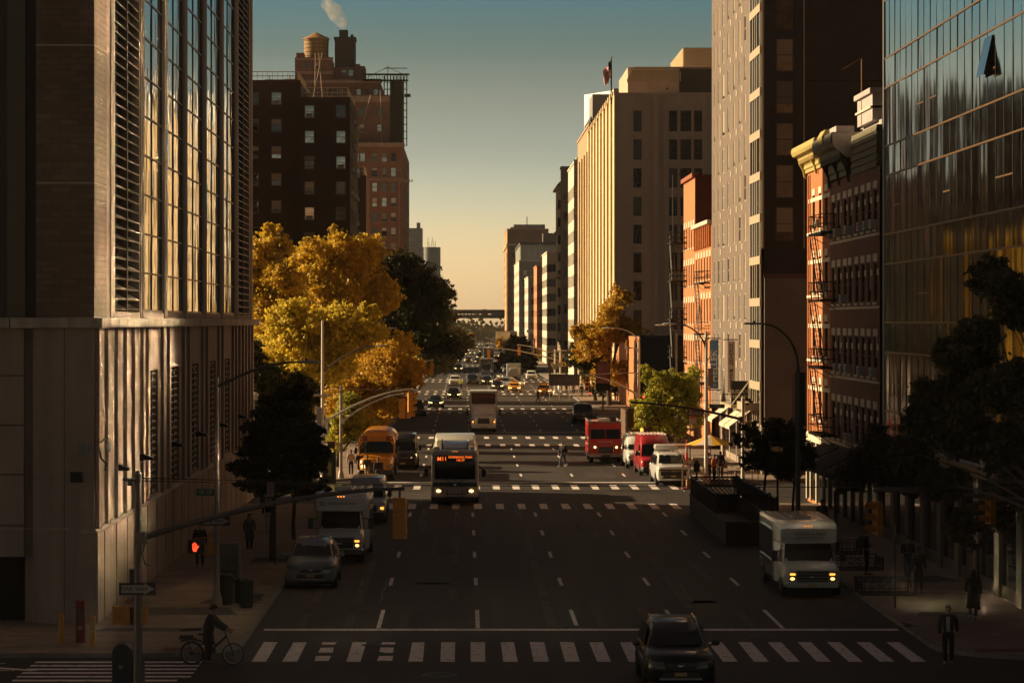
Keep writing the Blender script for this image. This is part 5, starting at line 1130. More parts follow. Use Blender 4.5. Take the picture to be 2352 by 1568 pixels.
    for yy in (.92 if kind!='big' else .98,L-1.02):
        for s in (-1,1):
            m=MB(); m.loft([[(s*(W*1.003),yy+(r+.06)*math.cos(a),r+(r+.06)*math.sin(a)) for a in [math.pi*k/10 for k in range(11)]],[(s*(W*.8),yy+(r+.06)*math.cos(a),r+(r+.06)*math.sin(a)) for a in [math.pi*k/10 for k in range(11)]]],TRM,False,True,False)
            m.add([(s*(W*1.002),yy+(r+.05)*math.cos(math.pi*k/10),r*.6+(r+.05)*math.sin(math.pi*k/10)) for k in range(11)],[tuple(range(11))],UND); m.obj('wheel_arch',t)
            w_=wheel(t,s*(W-.10),yy,r); w_.rotation_euler=(0,0,0 if s>0 else math.pi)
    if kind in('suv','big'):
        for s in (-1,1): MB().tube([(s*wt*.93,c['rt']+.25,H-.0),(s*wt*.95,c['rt']+.4,H+.06),(s*wt*.95,c['rr']-.3,H+.05),(s*wt*.93,c['rr']-.1,H-.02)],.018,CHR if kind=='suv' else pm,6).obj('roof_rail',t)
    if 'sign' in extras: MB().prism([(-.35,2.4,H),(.35,2.4,H),(.3,2.4,H+.2),(-.3,2.4,H+.2)],(0,.18,0),HL if 0 else AMBO).obj('roof_sign',t)
    return t
P_BLK=paint('black car paint',(.012,.014,.015)); P_GRY=paint('metallic grey green paint',(.24,.27,.28),.3,.4); P_WHT=paint('white car paint',(.72,.72,.70)); P_TAX=paint('taxi paint',(.75,.33,.03)); P_SIL=paint('silver paint',(.42,.42,.42),.3,.5); P_RED=paint('red truck paint',(.56,.030,.022)); P_NAV=paint('dark navy paint',(.02,.026,.04)); P_DRK=paint('charcoal paint',(.035,.035,.036)); P_SCH=paint('school bus yellow',(.62,.24,.02)); P_RDV=paint('dark red van paint',(.40,.03,.035))
car('suv','black glossy crossover in the foreground crossing the near zebra',5.84,73.9,0,P_BLK,'car',name='crossover')
c_=[o for o in bpy.data.objects if o.name=='crossover'][0]
m=MB(); [m.box(-.5,.5,2.35+.42*k,2.37+.42*k,1.705,1.725,CHR) for k in range(0)]; 
for s in (-1,1): m.box(s*.62-.02,s*.62+.02,2.4,4.0,1.70,1.73,P_BLK)
for k in range(4): m.box(-.58,.58,2.5+.42*k,2.53+.42*k,1.69,1.715,mat('roof bar',(.12,.10,.08),.4,.5))
m.obj('roof_bar',c_)
car('suv','grey green crossover parked ahead of the white shuttle bus',-5.75,102.5,0,P_GRY,'car',name='crossover')
car('big','big white sport utility vehicle parked first in the right row',12.75,166.9,R(1.5),P_WHT,'car',lights=HLO,name='sport_utility')
car('big','black full-size sport utility vehicle driving near the right kerb',11.7,268,0,P_BLK,'car',lights=HLO,name='sport_utility')
# roof box on the white one
so_=[o for o in bpy.data.objects if o.name=='sport_utility'][0]
m=MB(); m.loft([rrect(.7,1.98,2.28,.1,4.2),rrect(.72,1.98,2.33,.12,5.2)],P_WHT); m.obj('roof_box',so_)
G_C='cars in the oncoming traffic'
far=[('sedan',1043,917,P_BLK,'black sedan with bright headlights in the left lane beyond the box truck',HLW,0),('sedan',1001,937,P_NAV,'dark car partly behind the hanging signals near the left kerb',HLW,0),('suv',956,957,P_DRK,'dark car half hidden under the left signals, headlights off',HLO,0),
('sedan',1143,896,P_BLK,'black sedan with bright headlights left of the orange taxi',HLW,0),('sedan',1182,901,P_TAX,'orange taxi with lit headlights in the middle lanes',HLW,0),('suv',1251,911,P_TAX,'yellow minivan taxi at the far crossing behind two walkers',HLW,0),
('suv',1086,884,P_NAV,'dark car in line behind the box truck',HLO,0),('sedan',1119,884,P_NAV,'dark blue sedan with yellow headlights following the black sedan',HLW,0),('suv',1045,887,P_WHT,'white crossover waiting beside the worker in the yellow vest',HLO,0),('sedan',1112,870,P_DRK,'dark sedan third in the middle queue, headlights on',HLW,0),
('sedan',1053,853,P_DRK,'dark sedan alone near the left trees with headlights on',HLW,0),('minivan',1138,850,P_WHT,'white van with amber lights further up the right lane',HL,0),('sedan',1048,833,P_DRK,'left car of the far waiting row with amber lights',HL,0),('suv',1075,834,P_SIL,'pale car second in the far waiting row',HL,0),('sedan',1098,836,P_NAV,'dark car third in the far waiting row',HL,0),
('suv',1150,836,P_DRK,'dark car at the right of the far waiting row',REDL,0),('sedan',1065,818,P_DRK,'far car with pale lights near the footbridge trees',HLW,0),('sedan',1085,815,P_SIL,'far silver car near the centre line',HLW,0),('suv',1107,812,P_DRK,'far dark car in the middle of the vanishing traffic',HL,0),('sedan',1128,815,P_WHT,'far pale car right of the vanishing traffic',HLW,0),('suv',1102,826,P_BLK,'far black car between the waiting row and the vanishing traffic',HLW,0),('sedan',1140,822,P_SIL,'far silver car right of centre with pale lights',HLW,0),('sedan',1072,808,P_NAV,'far dark car in the left lanes before the tiny ones',HLW,0),('suv',1135,806,P_DRK,'far dark car in the right lanes before the tiny ones',HL,0),('sedan',1104,794,P_SIL,'tiny pale car at the head of the vanishing traffic',HLW,0),('sedan',1084,790,P_DRK,'tiny dark car just under the viaduct at left',HLW,0),('sedan',1124,791,P_DRK,'tiny dark car just under the viaduct at right',HLW,0),('sedan',1092,800,P_DRK,'tiny farthest car in the left lanes',HLW,0),('sedan',1118,801,P_DRK,'tiny farthest car in the right lanes',HLW,0)]
for k,(kd,px,py,pm,lab,hl,rz) in enumerate(far):
    Y=gy(py); car(kd,lab,gx(px,Y),Y,rz,pm,'taxi' if 'taxi' in lab else 'car',G_C,hl,('sign',) if 'taxi' in lab else (),name='moving_car')
Y=gy(892); car('suv','silver crossover turning out of the side street in front of the grey truck',gx(1200,Y),Y+1,R(58),P_SIL,'car',G_C,HLW,name='moving_car')
Y=gy(872); car('sedan','dark car turning left of the grey box truck',gx(1150,Y),Y+1,R(55),P_DRK,'car',G_C,HLW,name='moving_car')
Y=gy(874); car('suv','white crossover parked right of the grey box truck',gx(1221,Y),Y,0,P_WHT,'car',G_C,HLO,name='moving_car')
Y=gy(858); car('minivan','pale minivan behind the turning dark car',gx(1166,Y),Y,0,P_SIL,'car',G_C,HLO,name='moving_car')

def flatwheel(t,x,y,r,w=.26):
    g=wheel(t,x,y,r,w,mat('steel rim',(.25,.24,.23),.5,.5)); g.rotation_euler=(0,0,0 if x>0 else math.pi); return g
# ---- cutaway shuttle buses
def shuttle(label,x,y,rz,W=1.15,L=7.4,H=2.85,text=None,sub=None,bodym=None,lights=(1,1),stripe=None,marker=5):
    t=thing('shuttle_bus',label,'bus',(x,y,0),rz); bm_=bodym or P_WHT
    # cab: bonnet
    m=MB(); cw=.98 if marker==5 else 1.05
    m.loft([lathe_sec(.0,.55,1.05,cw*.86,.02,.96,.9),lathe_sec(.1,.42,1.15,cw*.97,.03,.96,.86),lathe_sec(.5,.38,1.27,cw,.04,.96,.84),lathe_sec(1.05,.38,1.38,cw,.04,.96,.84),lathe_sec(1.9,.38,1.42,cw,.02,.96,.9)],bm_); m.obj('bonnet',t,sharp=50)
    m=MB(); m.loft([house_sec(.95,1.25,1.38,cw*.95,cw*.88,.0),house_sec(1.5,1.2,2.08,cw*.97,cw*.80,.02),house_sec(2.2,1.2,2.15,cw*.98,cw*.84,.02)],bm_); m.obj('cab',t,sharp=50)
    m=MB(); n=6; A=[(s*cw*.87,.97-.05*(1-s*s),1.38) for s in [i/n*2-1 for i in range(n+1)]]; B_=[(s*cw*.80,1.46-.05*(1-s*s),2.05) for s in [i/n*2-1 for i in range(n+1)]]
    m.loft([A,B_],WSG,False,True,False); m.obj('windscreen',t)
    for s in (-1,1): 
        m=MB(); m.quad([(s*(cw*.985),1.3,1.38),(s*(cw*.985),2.15,1.38),(s*(cw*.90),2.15,2.0),(s*(cw*.87),1.62,2.0)],WSG); m.obj('side_window',t)
    # coach body with cap over the cab
    m=MB(); m.loft([rrect(W*.90,2.10,H-.26,.10,1.15,4),rrect(W*.97,2.08,H-.12,.14,1.35,4),rrect(W,2.08,H-.03,.15,1.9,4),rrect(W,2.08,H,.15,2.3,4)],bm_); m.obj('overcab_cap',t,sharp=50)
    m=MB(); m.loft([rrect(W,.42,H,.15,2.3,4),rrect(W,.42,H,.15,L-.1,4),rrect(W*.96,.5,H-.1,.15,L,4)],bm_,sharp_ if 0 else True); m.obj('body',t,sharp=50)
    for s in (-1,1): MB().quad([(s*cw*.97,1.9,.45),(s*(W+.002),2.3,.45),(s*(W+.002),2.3,2.1),(s*cw*.9,1.8,2.1)],bm_).obj('fairing',t)
    for s in (-1,1):
        for k in range(4):
            y0=2.75+1.12*k; MB().box(min(s*W,s*(W+.012)),max(s*W,s*(W+.012)),y0,y0+1.07,1.3,2.5,WSG).obj('side_window',t)
    if stripe: 
        m=MB()
        for s in (-1,1): m.box(min(s*W,s*(W+.008)),max(s*W,s*(W+.008)),2.35,L-.2,.95,1.2,stripe); m.box(min(s*W,s*(W+.01)),max(s*W,s*(W+.01)),2.4,2.75,.55,2.2,TRM)
        m.obj('stripe',t)
    m=MB()
    for k in range(7): m.box(-W+.25+k*.32,-W+.28+k*.32,2.4,L-.3,H,H+.015,bm_)
    m.box(-.35,.35,3.2,3.9,H,H+.12,bm_); m.obj('roof_hatch',t,bevel=.02)
    # front end
    m=MB(); m.box(-.56,.56,-.03,.03,.62,1.02,TRM)
    for z in (.68,.80,.92): m.box(-.55,.55,-.05,-.03,z,z+.035,CHR if marker==5 else mat('grille grey',(.25,.25,.25),.4,.6))
    m.box(-.62,.62,-.055,-.0,1.03,1.09,CHR); m.ell((0,-.055,.82),.12,.02,.05,CHR,12,6); m.obj('grille',t)
    for s,on in ((-1,lights[0]),(1,lights[1])):
        m=MB(); m.box(min(s*.585,s*.86),max(s*.585,s*.86),-.03,.06,.64,1.02,HLO); q_=m.obj('headlight',t,bevel=.02); MB().ell((s*.73,-.032,.75),.085,.03,.065,HL if on else HLO,12,6).obj('bulb',q_); MB().box(min(s*.62,s*.82),max(s*.62,s*.82),-.036,-.028,.89,.97,AMB if on else AMBO).obj('indicator',q_)
        m=MB(); m.box(min(s*1.14,s*1.36),max(s*1.14,s*1.36),1.05,1.17,1.35,1.80,TRM); m.tube([(s*.92,1.3,1.35),(s*1.2,1.12,1.42)],.025,TRM,5); m.tube([(s*.92,1.3,1.8),(s*1.2,1.12,1.75)],.025,TRM,5); m.obj('mirror',t,bevel=.02)
    m=MB(); m.loft([rrect(.92,.40,.60,.06,-.12,3),rrect(.98,.40,.60,.06,.0,3),rrect(.99,.40,.60,.06,.25,3)],CHR if marker==5 else mat('bumper grey',(.5,.5,.5),.3,.8)); m.obj('bumper',t)
    MB().box(-.16,.16,-.14,-.12,.43,.53,PLATE).obj('number_plate',t)
    for xx in ([-.95,-.12,0,.12,.95] if text else []):
        yy=1.17 if abs(xx)<.5 else 1.35; MB().ell((xx,yy+.12,H-.20+(.03 if abs(xx)<.5 else -.05)),.035,.04,.025,AMB,8,5).obj('marker_lamp',t)
    if text: textobj('lettering',text,.155 if not sub else .17,mat('faded blue lettering',(.10,.11,.13),.6),t,(.06,1.14,2.40 if not sub else 2.47),(R(86),0,0),ext=.004,width=1.25 if not sub else 1)
    if sub: textobj('lettering',sub,.17,mat('faded blue lettering',(.10,.11,.13),.6),t,(0,1.135,2.29),(R(86),0,0),ext=.004)
    if not sub and text:
        m=MB(); m.tube([(-.78+.075*math.cos(2*math.pi*i/18),1.13,2.40+.075*math.sin(2*math.pi*i/18)) for i in range(19)],.007,mat('faded blue lettering',(.1,.11,.13),.6),4,False); m.box(-.795,-.765,1.125,1.135,2.36,2.45,mat('faded blue lettering',(.1,.11,.13),.6)); m.box(-.82,-.74,1.125,1.135,2.345,2.36,mat('faded blue lettering',(.1,.11,.13),.6)); m.obj('emblem',t)
    MB().box(-.9,.9,.4,L-.3,.25,.6,UND).obj('underbody',t)
    for yy in (.85,L-1.6):
        for s in (-1,1):
            MB().add([(s*((cw if yy<2 else W)+.003),yy+.46*math.cos(math.pi*k/10),.36+.46*math.sin(math.pi*k/10)) for k in range(11)],[tuple(range(11))],UND).obj('wheel_arch',t); flatwheel(t,s*((cw if yy<2 else W)-.1),yy,.38)
    return t
shuttle('white shuttle bus with a blue word on its cap, parked behind the grey crossover',-5.15,113.4,0,text='ALEXANDRIA',lights=(0,1))
shuttle('white paratransit bus with phone number on its cap at the right kerb',12.65,99.6,0,W=1.14,H=2.95,text='ACCESS-A-RIDE',sub='1-877-337-2017',bodym=paint('dull white bus paint',(.50,.50,.49)),stripe=P_NAV,marker=4).scale=(1,1,.89)

# ---- city bus
def city_bus(x,y):
    t=thing('city_bus','white city bus with an orange route display in the left centre lane','bus',(x,y,0))
    W=1.29; H=2.98; L=12.2; bw=paint('pale bus paint',(.76,.71,.62)); band=paint('dark blue bus band',(.02,.035,.05)); lo=paint('lower front panel',(.72,.60,.52),.4)
    m=MB(); m.loft([rrect(W*.93,.36,H-.14,.20,.0,4),rrect(W*.985,.32,H-.05,.24,.10,4),rrect(W,.32,H,.26,.35,4),rrect(W,.32,H,.26,L-.2,4),rrect(W*.96,.4,H-.1,.26,L,4)],bw); m.obj('body',t,sharp=50)
    m=MB(); n=8
    def fr_(z,w_,off): return [(s*w_,off+.015*abs(s)**3,z) for s in [i/n*2-1 for i in range(n+1)]]
    m.loft([fr_(1.42,W*.86,-.035),fr_(2.25,W*.85,-.03),fr_(2.72,W*.82,-.015)],WSG,False,True,False); m.obj('windscreen',t)
    m=MB(); m.loft([fr_(1.0,W*.93,-.04),fr_(1.24,W*.93,-.04)],band,False,True,False); m.loft([fr_(.47,W*.93,-.045),fr_(.98,W*.93,-.042)],lo,False,True,False); m.loft([fr_(.28,W*.93,-.06),fr_(.45,W*.93,-.05)],TRM,False,True,False); m.ell((0,-.055,1.10),.09,.015,.09,CHR,14,8); m.obj('front_panel',t)
    m=MB(); m.box(-.015,.015,-.05,-.03,1.3,2.3,TRM); m.loft([fr_(2.28,W*.86,-.045),fr_(2.30,W*.86,-.045)],TRM,False,True,False); m.obj('windscreen_post',t)
    DSP=mat('led display off',(.01,.008,.006),.3); LED=mat('orange led text',(1,.3,.05),.5,emit=(1,.16,.02),estr=.8)
    d=MB().box(-1.0,1.0,-.058,-.045,2.34,2.70,DSP).obj('route_display',t)
    textobj('lettering','M11',.30,LED,d,(-.70,-.07,2.52),(R(90),0,0),ext=.004); textobj('lettering','RIVERBANK PARK\n145 ST',.165,LED,d,(.30,-.07,2.53),(R(90),0,0),ext=.004,width=1.0)
    for s in (-1,1):
        MB().loft([[(s*.62,-.055,.66),(s*1.12,.02,.66),(s*1.12,.02,.90),(s*.62,-.055,.92)],[(s*.62,-.075,.69),(s*1.10,-.0,.69),(s*1.10,-.0,.87),(s*.62,-.075,.89)]],HLO,True,False).obj('headlight',t)
        o=MB(); o.ell((s*.88,-.06,.78),.13,.03,.075,HLW,12,7); o.obj('headlight',t)
        m=MB(); m.ell((s*(W+.28),.1,1.75),.13,.1,.24,TRM,10,8); m.tube([(s*W,.3,2.1),(s*(W+.25),.1,1.95)],.035,TRM,6); m.obj('mirror',t)
        m=MB(); m.tube([(s*.25,-.08,1.26),(s*.68,-.08,1.50)],.015,TRM,4); m.obj('wiper',t)
        for k in range(6): 
            y0=1.9+1.6*k; MB().box(min(s*W,s*(W+.012)),max(s*W,s*(W+.012)),y0,y0+1.5,1.35,2.35,WSG).obj('side_window',t)
        for yy in (2.7,L-3.2):
            MB().add([(s*(W+.004),yy+.6*math.cos(math.pi*k/10),.48+.6*math.sin(math.pi*k/10)) for k in range(11)],[tuple(range(11))],UND).obj('wheel_arch',t); flatwheel(t,s*(W-.12),yy,.48,.3)
        m=MB(); 
        for k in range(2): m.ell((s*W*.93,.18,1.5+.6*k-.0),.03,.03,.22,bw,6,6)
        m.obj('grab_rail',t)
    m=MB(); m.loft([rrect(.62,H-.06,H+.10,.04,.9,2),rrect(.70,H-.05,H+.34,.06,2.2,2),rrect(.72,H-.05,H+.36,.06,3.8,2)],bw); m.box(-.75,-.68,1.2,4,H-.02,H+.45,bw); m.box(.68,.75,1.2,4,H-.02,H+.45,bw)
    m.loft([rrect(1.05,H-.06,H+.32,.1,5.6,3),rrect(1.15,H-.06,H+.50,.1,6.1,3),rrect(1.15,H-.06,H+.50,.1,11.2,3)],bw); m.box(.85,1.05,.9,1.5,H-.04,H+.16,bw); m.box(-1.05,-.85,.9,1.5,H-.04,H+.16,bw); m.obj('roof_unit',t)
    for xx in (-.12,0,.12): MB().ell((xx,.10,H-.06),.03,.03,.02,AMB,6,4).obj('marker_lamp',t)
    MB().box(-1.1,1.1,.5,L-.5,.2,.5,UND).obj('underbody',t)
    # bicycle rack folded on the front
    m=MB(); 
    for z in (.45,.62): m.tube([(-.55,-.16,z),(.55,-.16,z)],.02,TRM,5)
    for s in (-.4,.4): m.tube([(s,-.05,.4),(s,-.17,.45),(s,-.16,.85)],.02,TRM,5)
    m.obj('bike_rack',t); return t
city_bus(-.5,149.4)

# ---- school bus
def school_bus(x,y):
    t=thing('school_bus','orange yellow school bus stopped at the left kerb','bus',(x,y,0)); W=1.2; H=3.05; L=10.5
    m=MB()
    def arch(y,w,zb,zt,r): return rrect(w,zb,zt,r,y,6)
    m.loft([arch(1.55,W*.97,.7,H-.12,.75),arch(1.75,W,.7,H,.80),arch(L,W,.7,H,.8)],P_SCH); m.obj('body',t,sharp=50)
    m=MB(); m.loft([lathe_sec(.0,.62,1.22,.80,.04,1,.80),lathe_sec(.15,.55,1.36,.98,.05,.96,.72),lathe_sec(.7,.55,1.52,1.08,.06,.96,.70),lathe_sec(1.6,.55,1.68,1.12,.06,.98,.72)],P_SCH); m.obj('bonnet',t,sharp=50)
    m=MB(); m.box(-.47,.47,-.04,.02,.66,1.14,TRM); [m.box(-.45,.45,-.055,-.035,.70+.085*k,.725+.085*k,mat('dark orange bar',(.2,.08,.02),.5)) for k in range(5)]; m.obj('grille',t)
    m=MB(); n=6; A=[(s*1.06,1.5-.12*(1-s*s),1.68) for s in [i/n*2-1 for i in range(n+1)]]; B_=[(s*1.04,1.58-.10*(1-s*s),2.40) for s in [i/n*2-1 for i in range(n+1)]]; m.loft([A,B_],WSG,False,True,False); m.obj('windscreen',t)
    m=MB(); m.box(-.55,.55,1.5,1.56,2.48,2.80,P_SCH); [m.box(-.5,.5,1.49,1.5,2.52+.06*k,2.54+.06*k,mat('dark orange bar',(.2,.08,.02),.5)) for k in range(4)]; m.obj('sign_panel',t)
    for s in (-1,1):
        m=MB(); m.box(min(s*.6,s*1.02),max(s*.6,s*1.02),1.5,1.55,2.46,2.72,TRM); m.ell((s*.72,1.49,2.6),.085,.02,.085,REDO,10,6); m.ell((s*.92,1.49,2.58),.085,.02,.085,AMBO,10,6); m.obj('warning_lamp',t)
        m=MB(); m.ell((s*.78,.02,.90),.17,.08,.10,HLW if s<0 else HLO,12,7); m.obj('headlight',t)
        m=MB(); m.ell((s*.98,.16,1.0),.07,.1,.08,AMBO,8,6); m.obj('indicator',t)
        m=MB(); m.tube([(s*1.0,1.0,1.35),(s*1.3,.8,1.7),(s*1.3,.9,2.1),(s*1.1,1.5,2.2)],.022,TRM,5); m.ell((s*1.3,.78,1.85),.13,.06,.22,TRM,8,6); m.obj('mirror',t)
        for k in range(9): MB().box(min(s*W,s*(W+.012)),max(s*W,s*(W+.012)),2.0+.92*k,2.78+.92*k,1.75,2.35,WSG).obj('side_window',t)
        m=MB(); [m.box(min(s*W,s*(W+.03)),max(s*W,s*(W+.03)),1.8,L,z,z+.05,TRM) for z in (1.0,1.3,1.62)]; m.obj('rub_rail',t)
        for yy in (.95,L-2.8): flatwheel(t,s*(W-.22),yy,.48,.28)
    m=MB(); m.loft([rrect(1.0,.42,.68,.05,-.18,2),rrect(1.15,.42,.68,.05,.05,2)],TRM); m.obj('bumper',t)
    MB().box(-1,1,.3,L-.2,.35,.75,UND).obj('underbody',t); return t
school_bus(-5.55,172.4)

# ---- step van / food truck
def step_van(x,y):
    t=thing('step_van','bright red square step van driving in the right lanes','truck',(x,y,0)); W=1.14; H=2.85; L=7.
    m=MB(); 
    m.add([(-W*.97,.0,.55),(W*.97,.0,.55),(W*.97,-.0,1.45),(-W*.97,-.0,1.45),(-W*.97,.28,1.68),(W*.97,.28,1.68),(W*.97,.42,2.42),(-W*.97,.42,2.42),(-W*.97,.40,2.75),(W*.97,.40,2.75)],[(0,1,2,3),(3,2,5,4),(4,5,6,7),(7,6,9,8)],P_RED)
    m.add([(s*W*.97,yy,zz) for s in (-1,1) for yy,zz in ((0,.55),(0,1.45),(.28,1.68),(.42,2.42),(.40,2.75),(.9,2.75),(.9,.55))],[(0,1,2,3,4,5,6),(13,12,11,10,9,8,7)],P_RED)
    m.obj('front',t)
    m=MB(); m.loft([rrect(W,.55,H-.03,.1,.7,3),rrect(W,.55,H,.1,.9,3),rrect(W,.55,H,.1,L,3)],P_RED); m.obj('body',t,sharp=50,)
    for s in (-1,1): m=MB(); m.quad([(s*.03,.27,1.72),(s*W*.90,.27,1.72),(s*W*.90,.40,2.38),(s*.03,.40,2.38)],WSG); m.obj('windscreen',t)
    m=MB(); m.box(-.5,.5,-.04,.0,.72,1.14,TRM); [m.box(-.45,.45,-.055,-.035,.76+.055*k,.785+.055*k,mat('grille grey dark',(.16,.15,.14),.4,.5)) for k in range(6)]; [m.box(a,a+.03,-.06,-.02,.72,1.16,CHR) for a in (-.55,.52)]; m.obj('grille',t)
    for s in (-1,1):
        m=MB(); m.ell((s*.76,-.02,1.13),.115,.05,.115,CHR,14,8); m.ell((s*.76,-.055,1.13),.085,.03,.085,HLW,12,8); m.obj('headlight',t)
        m=MB(); m.tube([(s*W,.5,2.1),(s*(W+.22),.35,2.0),(s*(W+.22),.35,1.6),(s*W,.5,1.5)],.02,CHR,5); m.ell((s*(W+.24),.33,1.8),.09,.05,.2,CHR,8,6); m.obj('mirror',t)
        for yy in (1.2,L-1.6): flatwheel(t,s*(W-.16),yy,.42,.28); 
        MB().box(min(s*W,s*(W+.01)),max(s*W,s*(W+.01)),.95,1.75,1.6,2.3,WSG).obj('side_window',t)
    m=MB(); m.box(-W*1.0,W*1.0,-.16,.0,.42,.66,mat('dull steel bumper',(.42,.36,.32),.4,.7)); m.obj('bumper',t,bevel=.03); MB().box(-.32,.32,-.175,-.16,.46,.60,TRM).obj('number_plate',t)
    textobj('lettering','WORKHORSE',.115,mat('chrome lettering',(.6,.5,.45),.4),t,(-.02,.03,1.50),(R(60),0,0),ext=.006,width=1.5)
    m=MB(); m.loft([rrect(.36,H,H+.26,.08,1.2,3),rrect(.40,H,H+.28,.08,2.1,3)],P_WHT); m.obj('roof_vent',t); m=MB(); m.box(-W,-W+.02,.8,L,H,H+.14,GREYM); m.box(W-.02,W,.8,L,H,H+.14,GREYM); m.box(-.4,.9,3,4,H,H+.35,TRM); m.box(-W,W,.75,.8,H-.02,H+.06,GREYM); m.ell((-.75,.7,H+.02),.12,.05,.04,TRM); m.obj('roof_rack',t)
    MB().box(-1,1,.3,L-.2,.3,.6,UND).obj('underbody',t)
step_van(10.0,193.6)

# ---- vans
def van(label,x,y,rz,W,L,H,pm,nose=.9,rack=None,rib=False,amb=False,name='delivery_van',lights=HLO,lower=None):
    t=thing(name,label,'van',(x,y,0),rz); zc=1.18
    m=MB(); m.loft([lathe_sec(.0,.45,.85,W*.80,.02,.97,.88),lathe_sec(.08,.32,1.0,W*.93,.03,.97,.88),lathe_sec(.35,.3,1.12,W*.98,.03,.97,.88),lathe_sec(nose,.3,zc+.05,W,.02,.97,.92),lathe_sec(nose+1.2,.3,zc+.1,W,.0,.97,.97),lathe_sec(L-.05,.3,zc+.1,W,.0,.97,.97)],pm); m.obj('body',t,sharp=50)
    m=MB(); m.loft([house_sec(nose-.05,zc-.02,zc+.08,W*.95,W*.9,0),house_sec(nose+.55,1.1,H*.80,W*.98,W*.86,.02),house_sec(nose+1.0,1.1,H-.03,W*.98,W*.83,.04),house_sec(nose+1.6,1.1,H,W*.985,W*.85,.05),house_sec(L-.05,1.1,H,W*.985,W*.85,.05)],pm); m.obj('roof',t,sharp=50)
    m=MB(); n=6; zt=H*.78; A=[(s*W*.86,nose-.03-.05*(1-s*s),zc+.10) for s in [i/n*2-1 for i in range(n+1)]]; B_=[(s*W*.80,nose+.48-.05*(1-s*s),zt) for s in [i/n*2-1 for i in range(n+1)]]; m.loft([A,B_],WSG,False,True,False); m.obj('windscreen',t)
    for s in (-1,1):
        m=MB(); m.quad([(s*W*.99,nose+.25,1.25),(s*W*.99,nose+1.3,1.25),(s*W*.945,nose+1.3,H*.76),(s*W*.93,nose+.65,H*.76)],WSG); m.obj('side_window',t)
        m=MB(); m.add([(s*W*.55,-.01,.78),(s*W*.82,.03,.76),(s*W*.94,.14,.86),(s*W*.93,.22,1.05),(s*W*.84,.1,1.0),(s*W*.60,.02,.9)],[(0,1,4,5),(1,2,3,4)],lights); m.obj('headlight',t)
        if amb: MB().box(min(s*W*.72,s*W*.90),max(s*W*.72,s*W*.90),-.005,.1,.72,.84,AMB if s>0 or amb==2 else AMBO).obj('indicator',t)
        m=MB(); m.ell((s*(W+.16),nose+.35,1.42),.11,.07,.2,TRM,8,6); m.tube([(s*W,nose+.5,1.3),(s*(W+.12),nose+.38,1.35)],.03,TRM,5); m.obj('mirror',t)
        for yy in (.85,L-1.1):
            MB().add([(s*(W+.004),yy+.43*math.cos(math.pi*k/10),.33+.43*math.sin(math.pi*k/10)) for k in range(11)],[tuple(range(11))],UND).obj('wheel_arch',t); flatwheel(t,s*(W-.1),yy,.35)
    m=MB(); m.box(-W*.55,W*.55,-.03,.0,.62,.92,TRM); m.box(-W*.5,W*.5,-.04,-.03,.78,.80,CHR); m.obj('grille',t)
    m=MB(); m.loft([rrect(W*.82,.28,.58,.06,-.06,3),rrect(W*.95,.28,.58,.06,.08,3),rrect(W*.985,.28,.58,.06,.3,3)],lower or TRM); m.obj('bumper',t)
    if rib:
        m=MB(); [m.box(-W*.8+W*1.6*k/7-.03,-W*.8+W*1.6*k/7+.03,nose+1.2,L-.2,H+.02,H+.075,mat('roof rib pale',(.5,.42,.40),.5)) for k in range(8)]; m.obj('roof_rib',t)
    if rack:
        m=MB(); [m.box(-W*.8,W*.8,yy,yy+.05,H+.18,H+.22,P_WHT) for yy in (1.6,2.6,3.6,4.5)]; [m.tube([(s*W*.78,1.6,H+.05),(s*W*.78,1.6,H+.22),(s*W*.78,4.6,H+.22)],.025,P_WHT,5) for s in (-1,1)]; [m.box(-.5+.3*k,-.3+.3*k,1.5,4.7,H+.22,H+.28,P_WHT) for k in range(3)]; m.obj('roof_rack',t)
        m=MB(); m.tube([(.2,2.0,H+.1),(.2,2.0,H+.4)],.09,P_WHT,8); m.ell((.2,2.0,H+.5),.11,.11,.14,AMB,10,7); m.obj('beacon',t)
    MB().box(-W*.85,W*.85,.2,L-.2,.18,.45,UND).obj('underbody',t); MB().box(-.16,.16,-.08,-.06,.36,.46,PLATE).obj('number_plate',t)
    return t
v=van('dark red high-roof van with pale roof ribs, parked behind the white sport utility vehicle',12.45,177.6,R(1),1.03,5.9,2.55,P_RDV,.8,rib=True)
textobj('lettering','N',.2,P_WHT,v,(.42,-.03,1.02),(R(80),0,0))
van('white work van with roof rack and amber beacon, left of the red van',12.05,186.5,R(1),.98,5.6,2.05,P_WHT,.8,rack=True,amb=True,name='work_van')
van('white van with an amber lamp parked between the shuttle and the school bus',-4.85,135.5,0,.98,5.4,2.15,paint('bluish white paint',(.5,.52,.56)),.85,amb=1,name='work_van',lights=HLO,lower=None)
van('dark passenger van passing behind the school bus',-4.15,185.5,0,1.0,5.6,2.3,P_DRK,.85,name='passenger_van',lights=HLW)
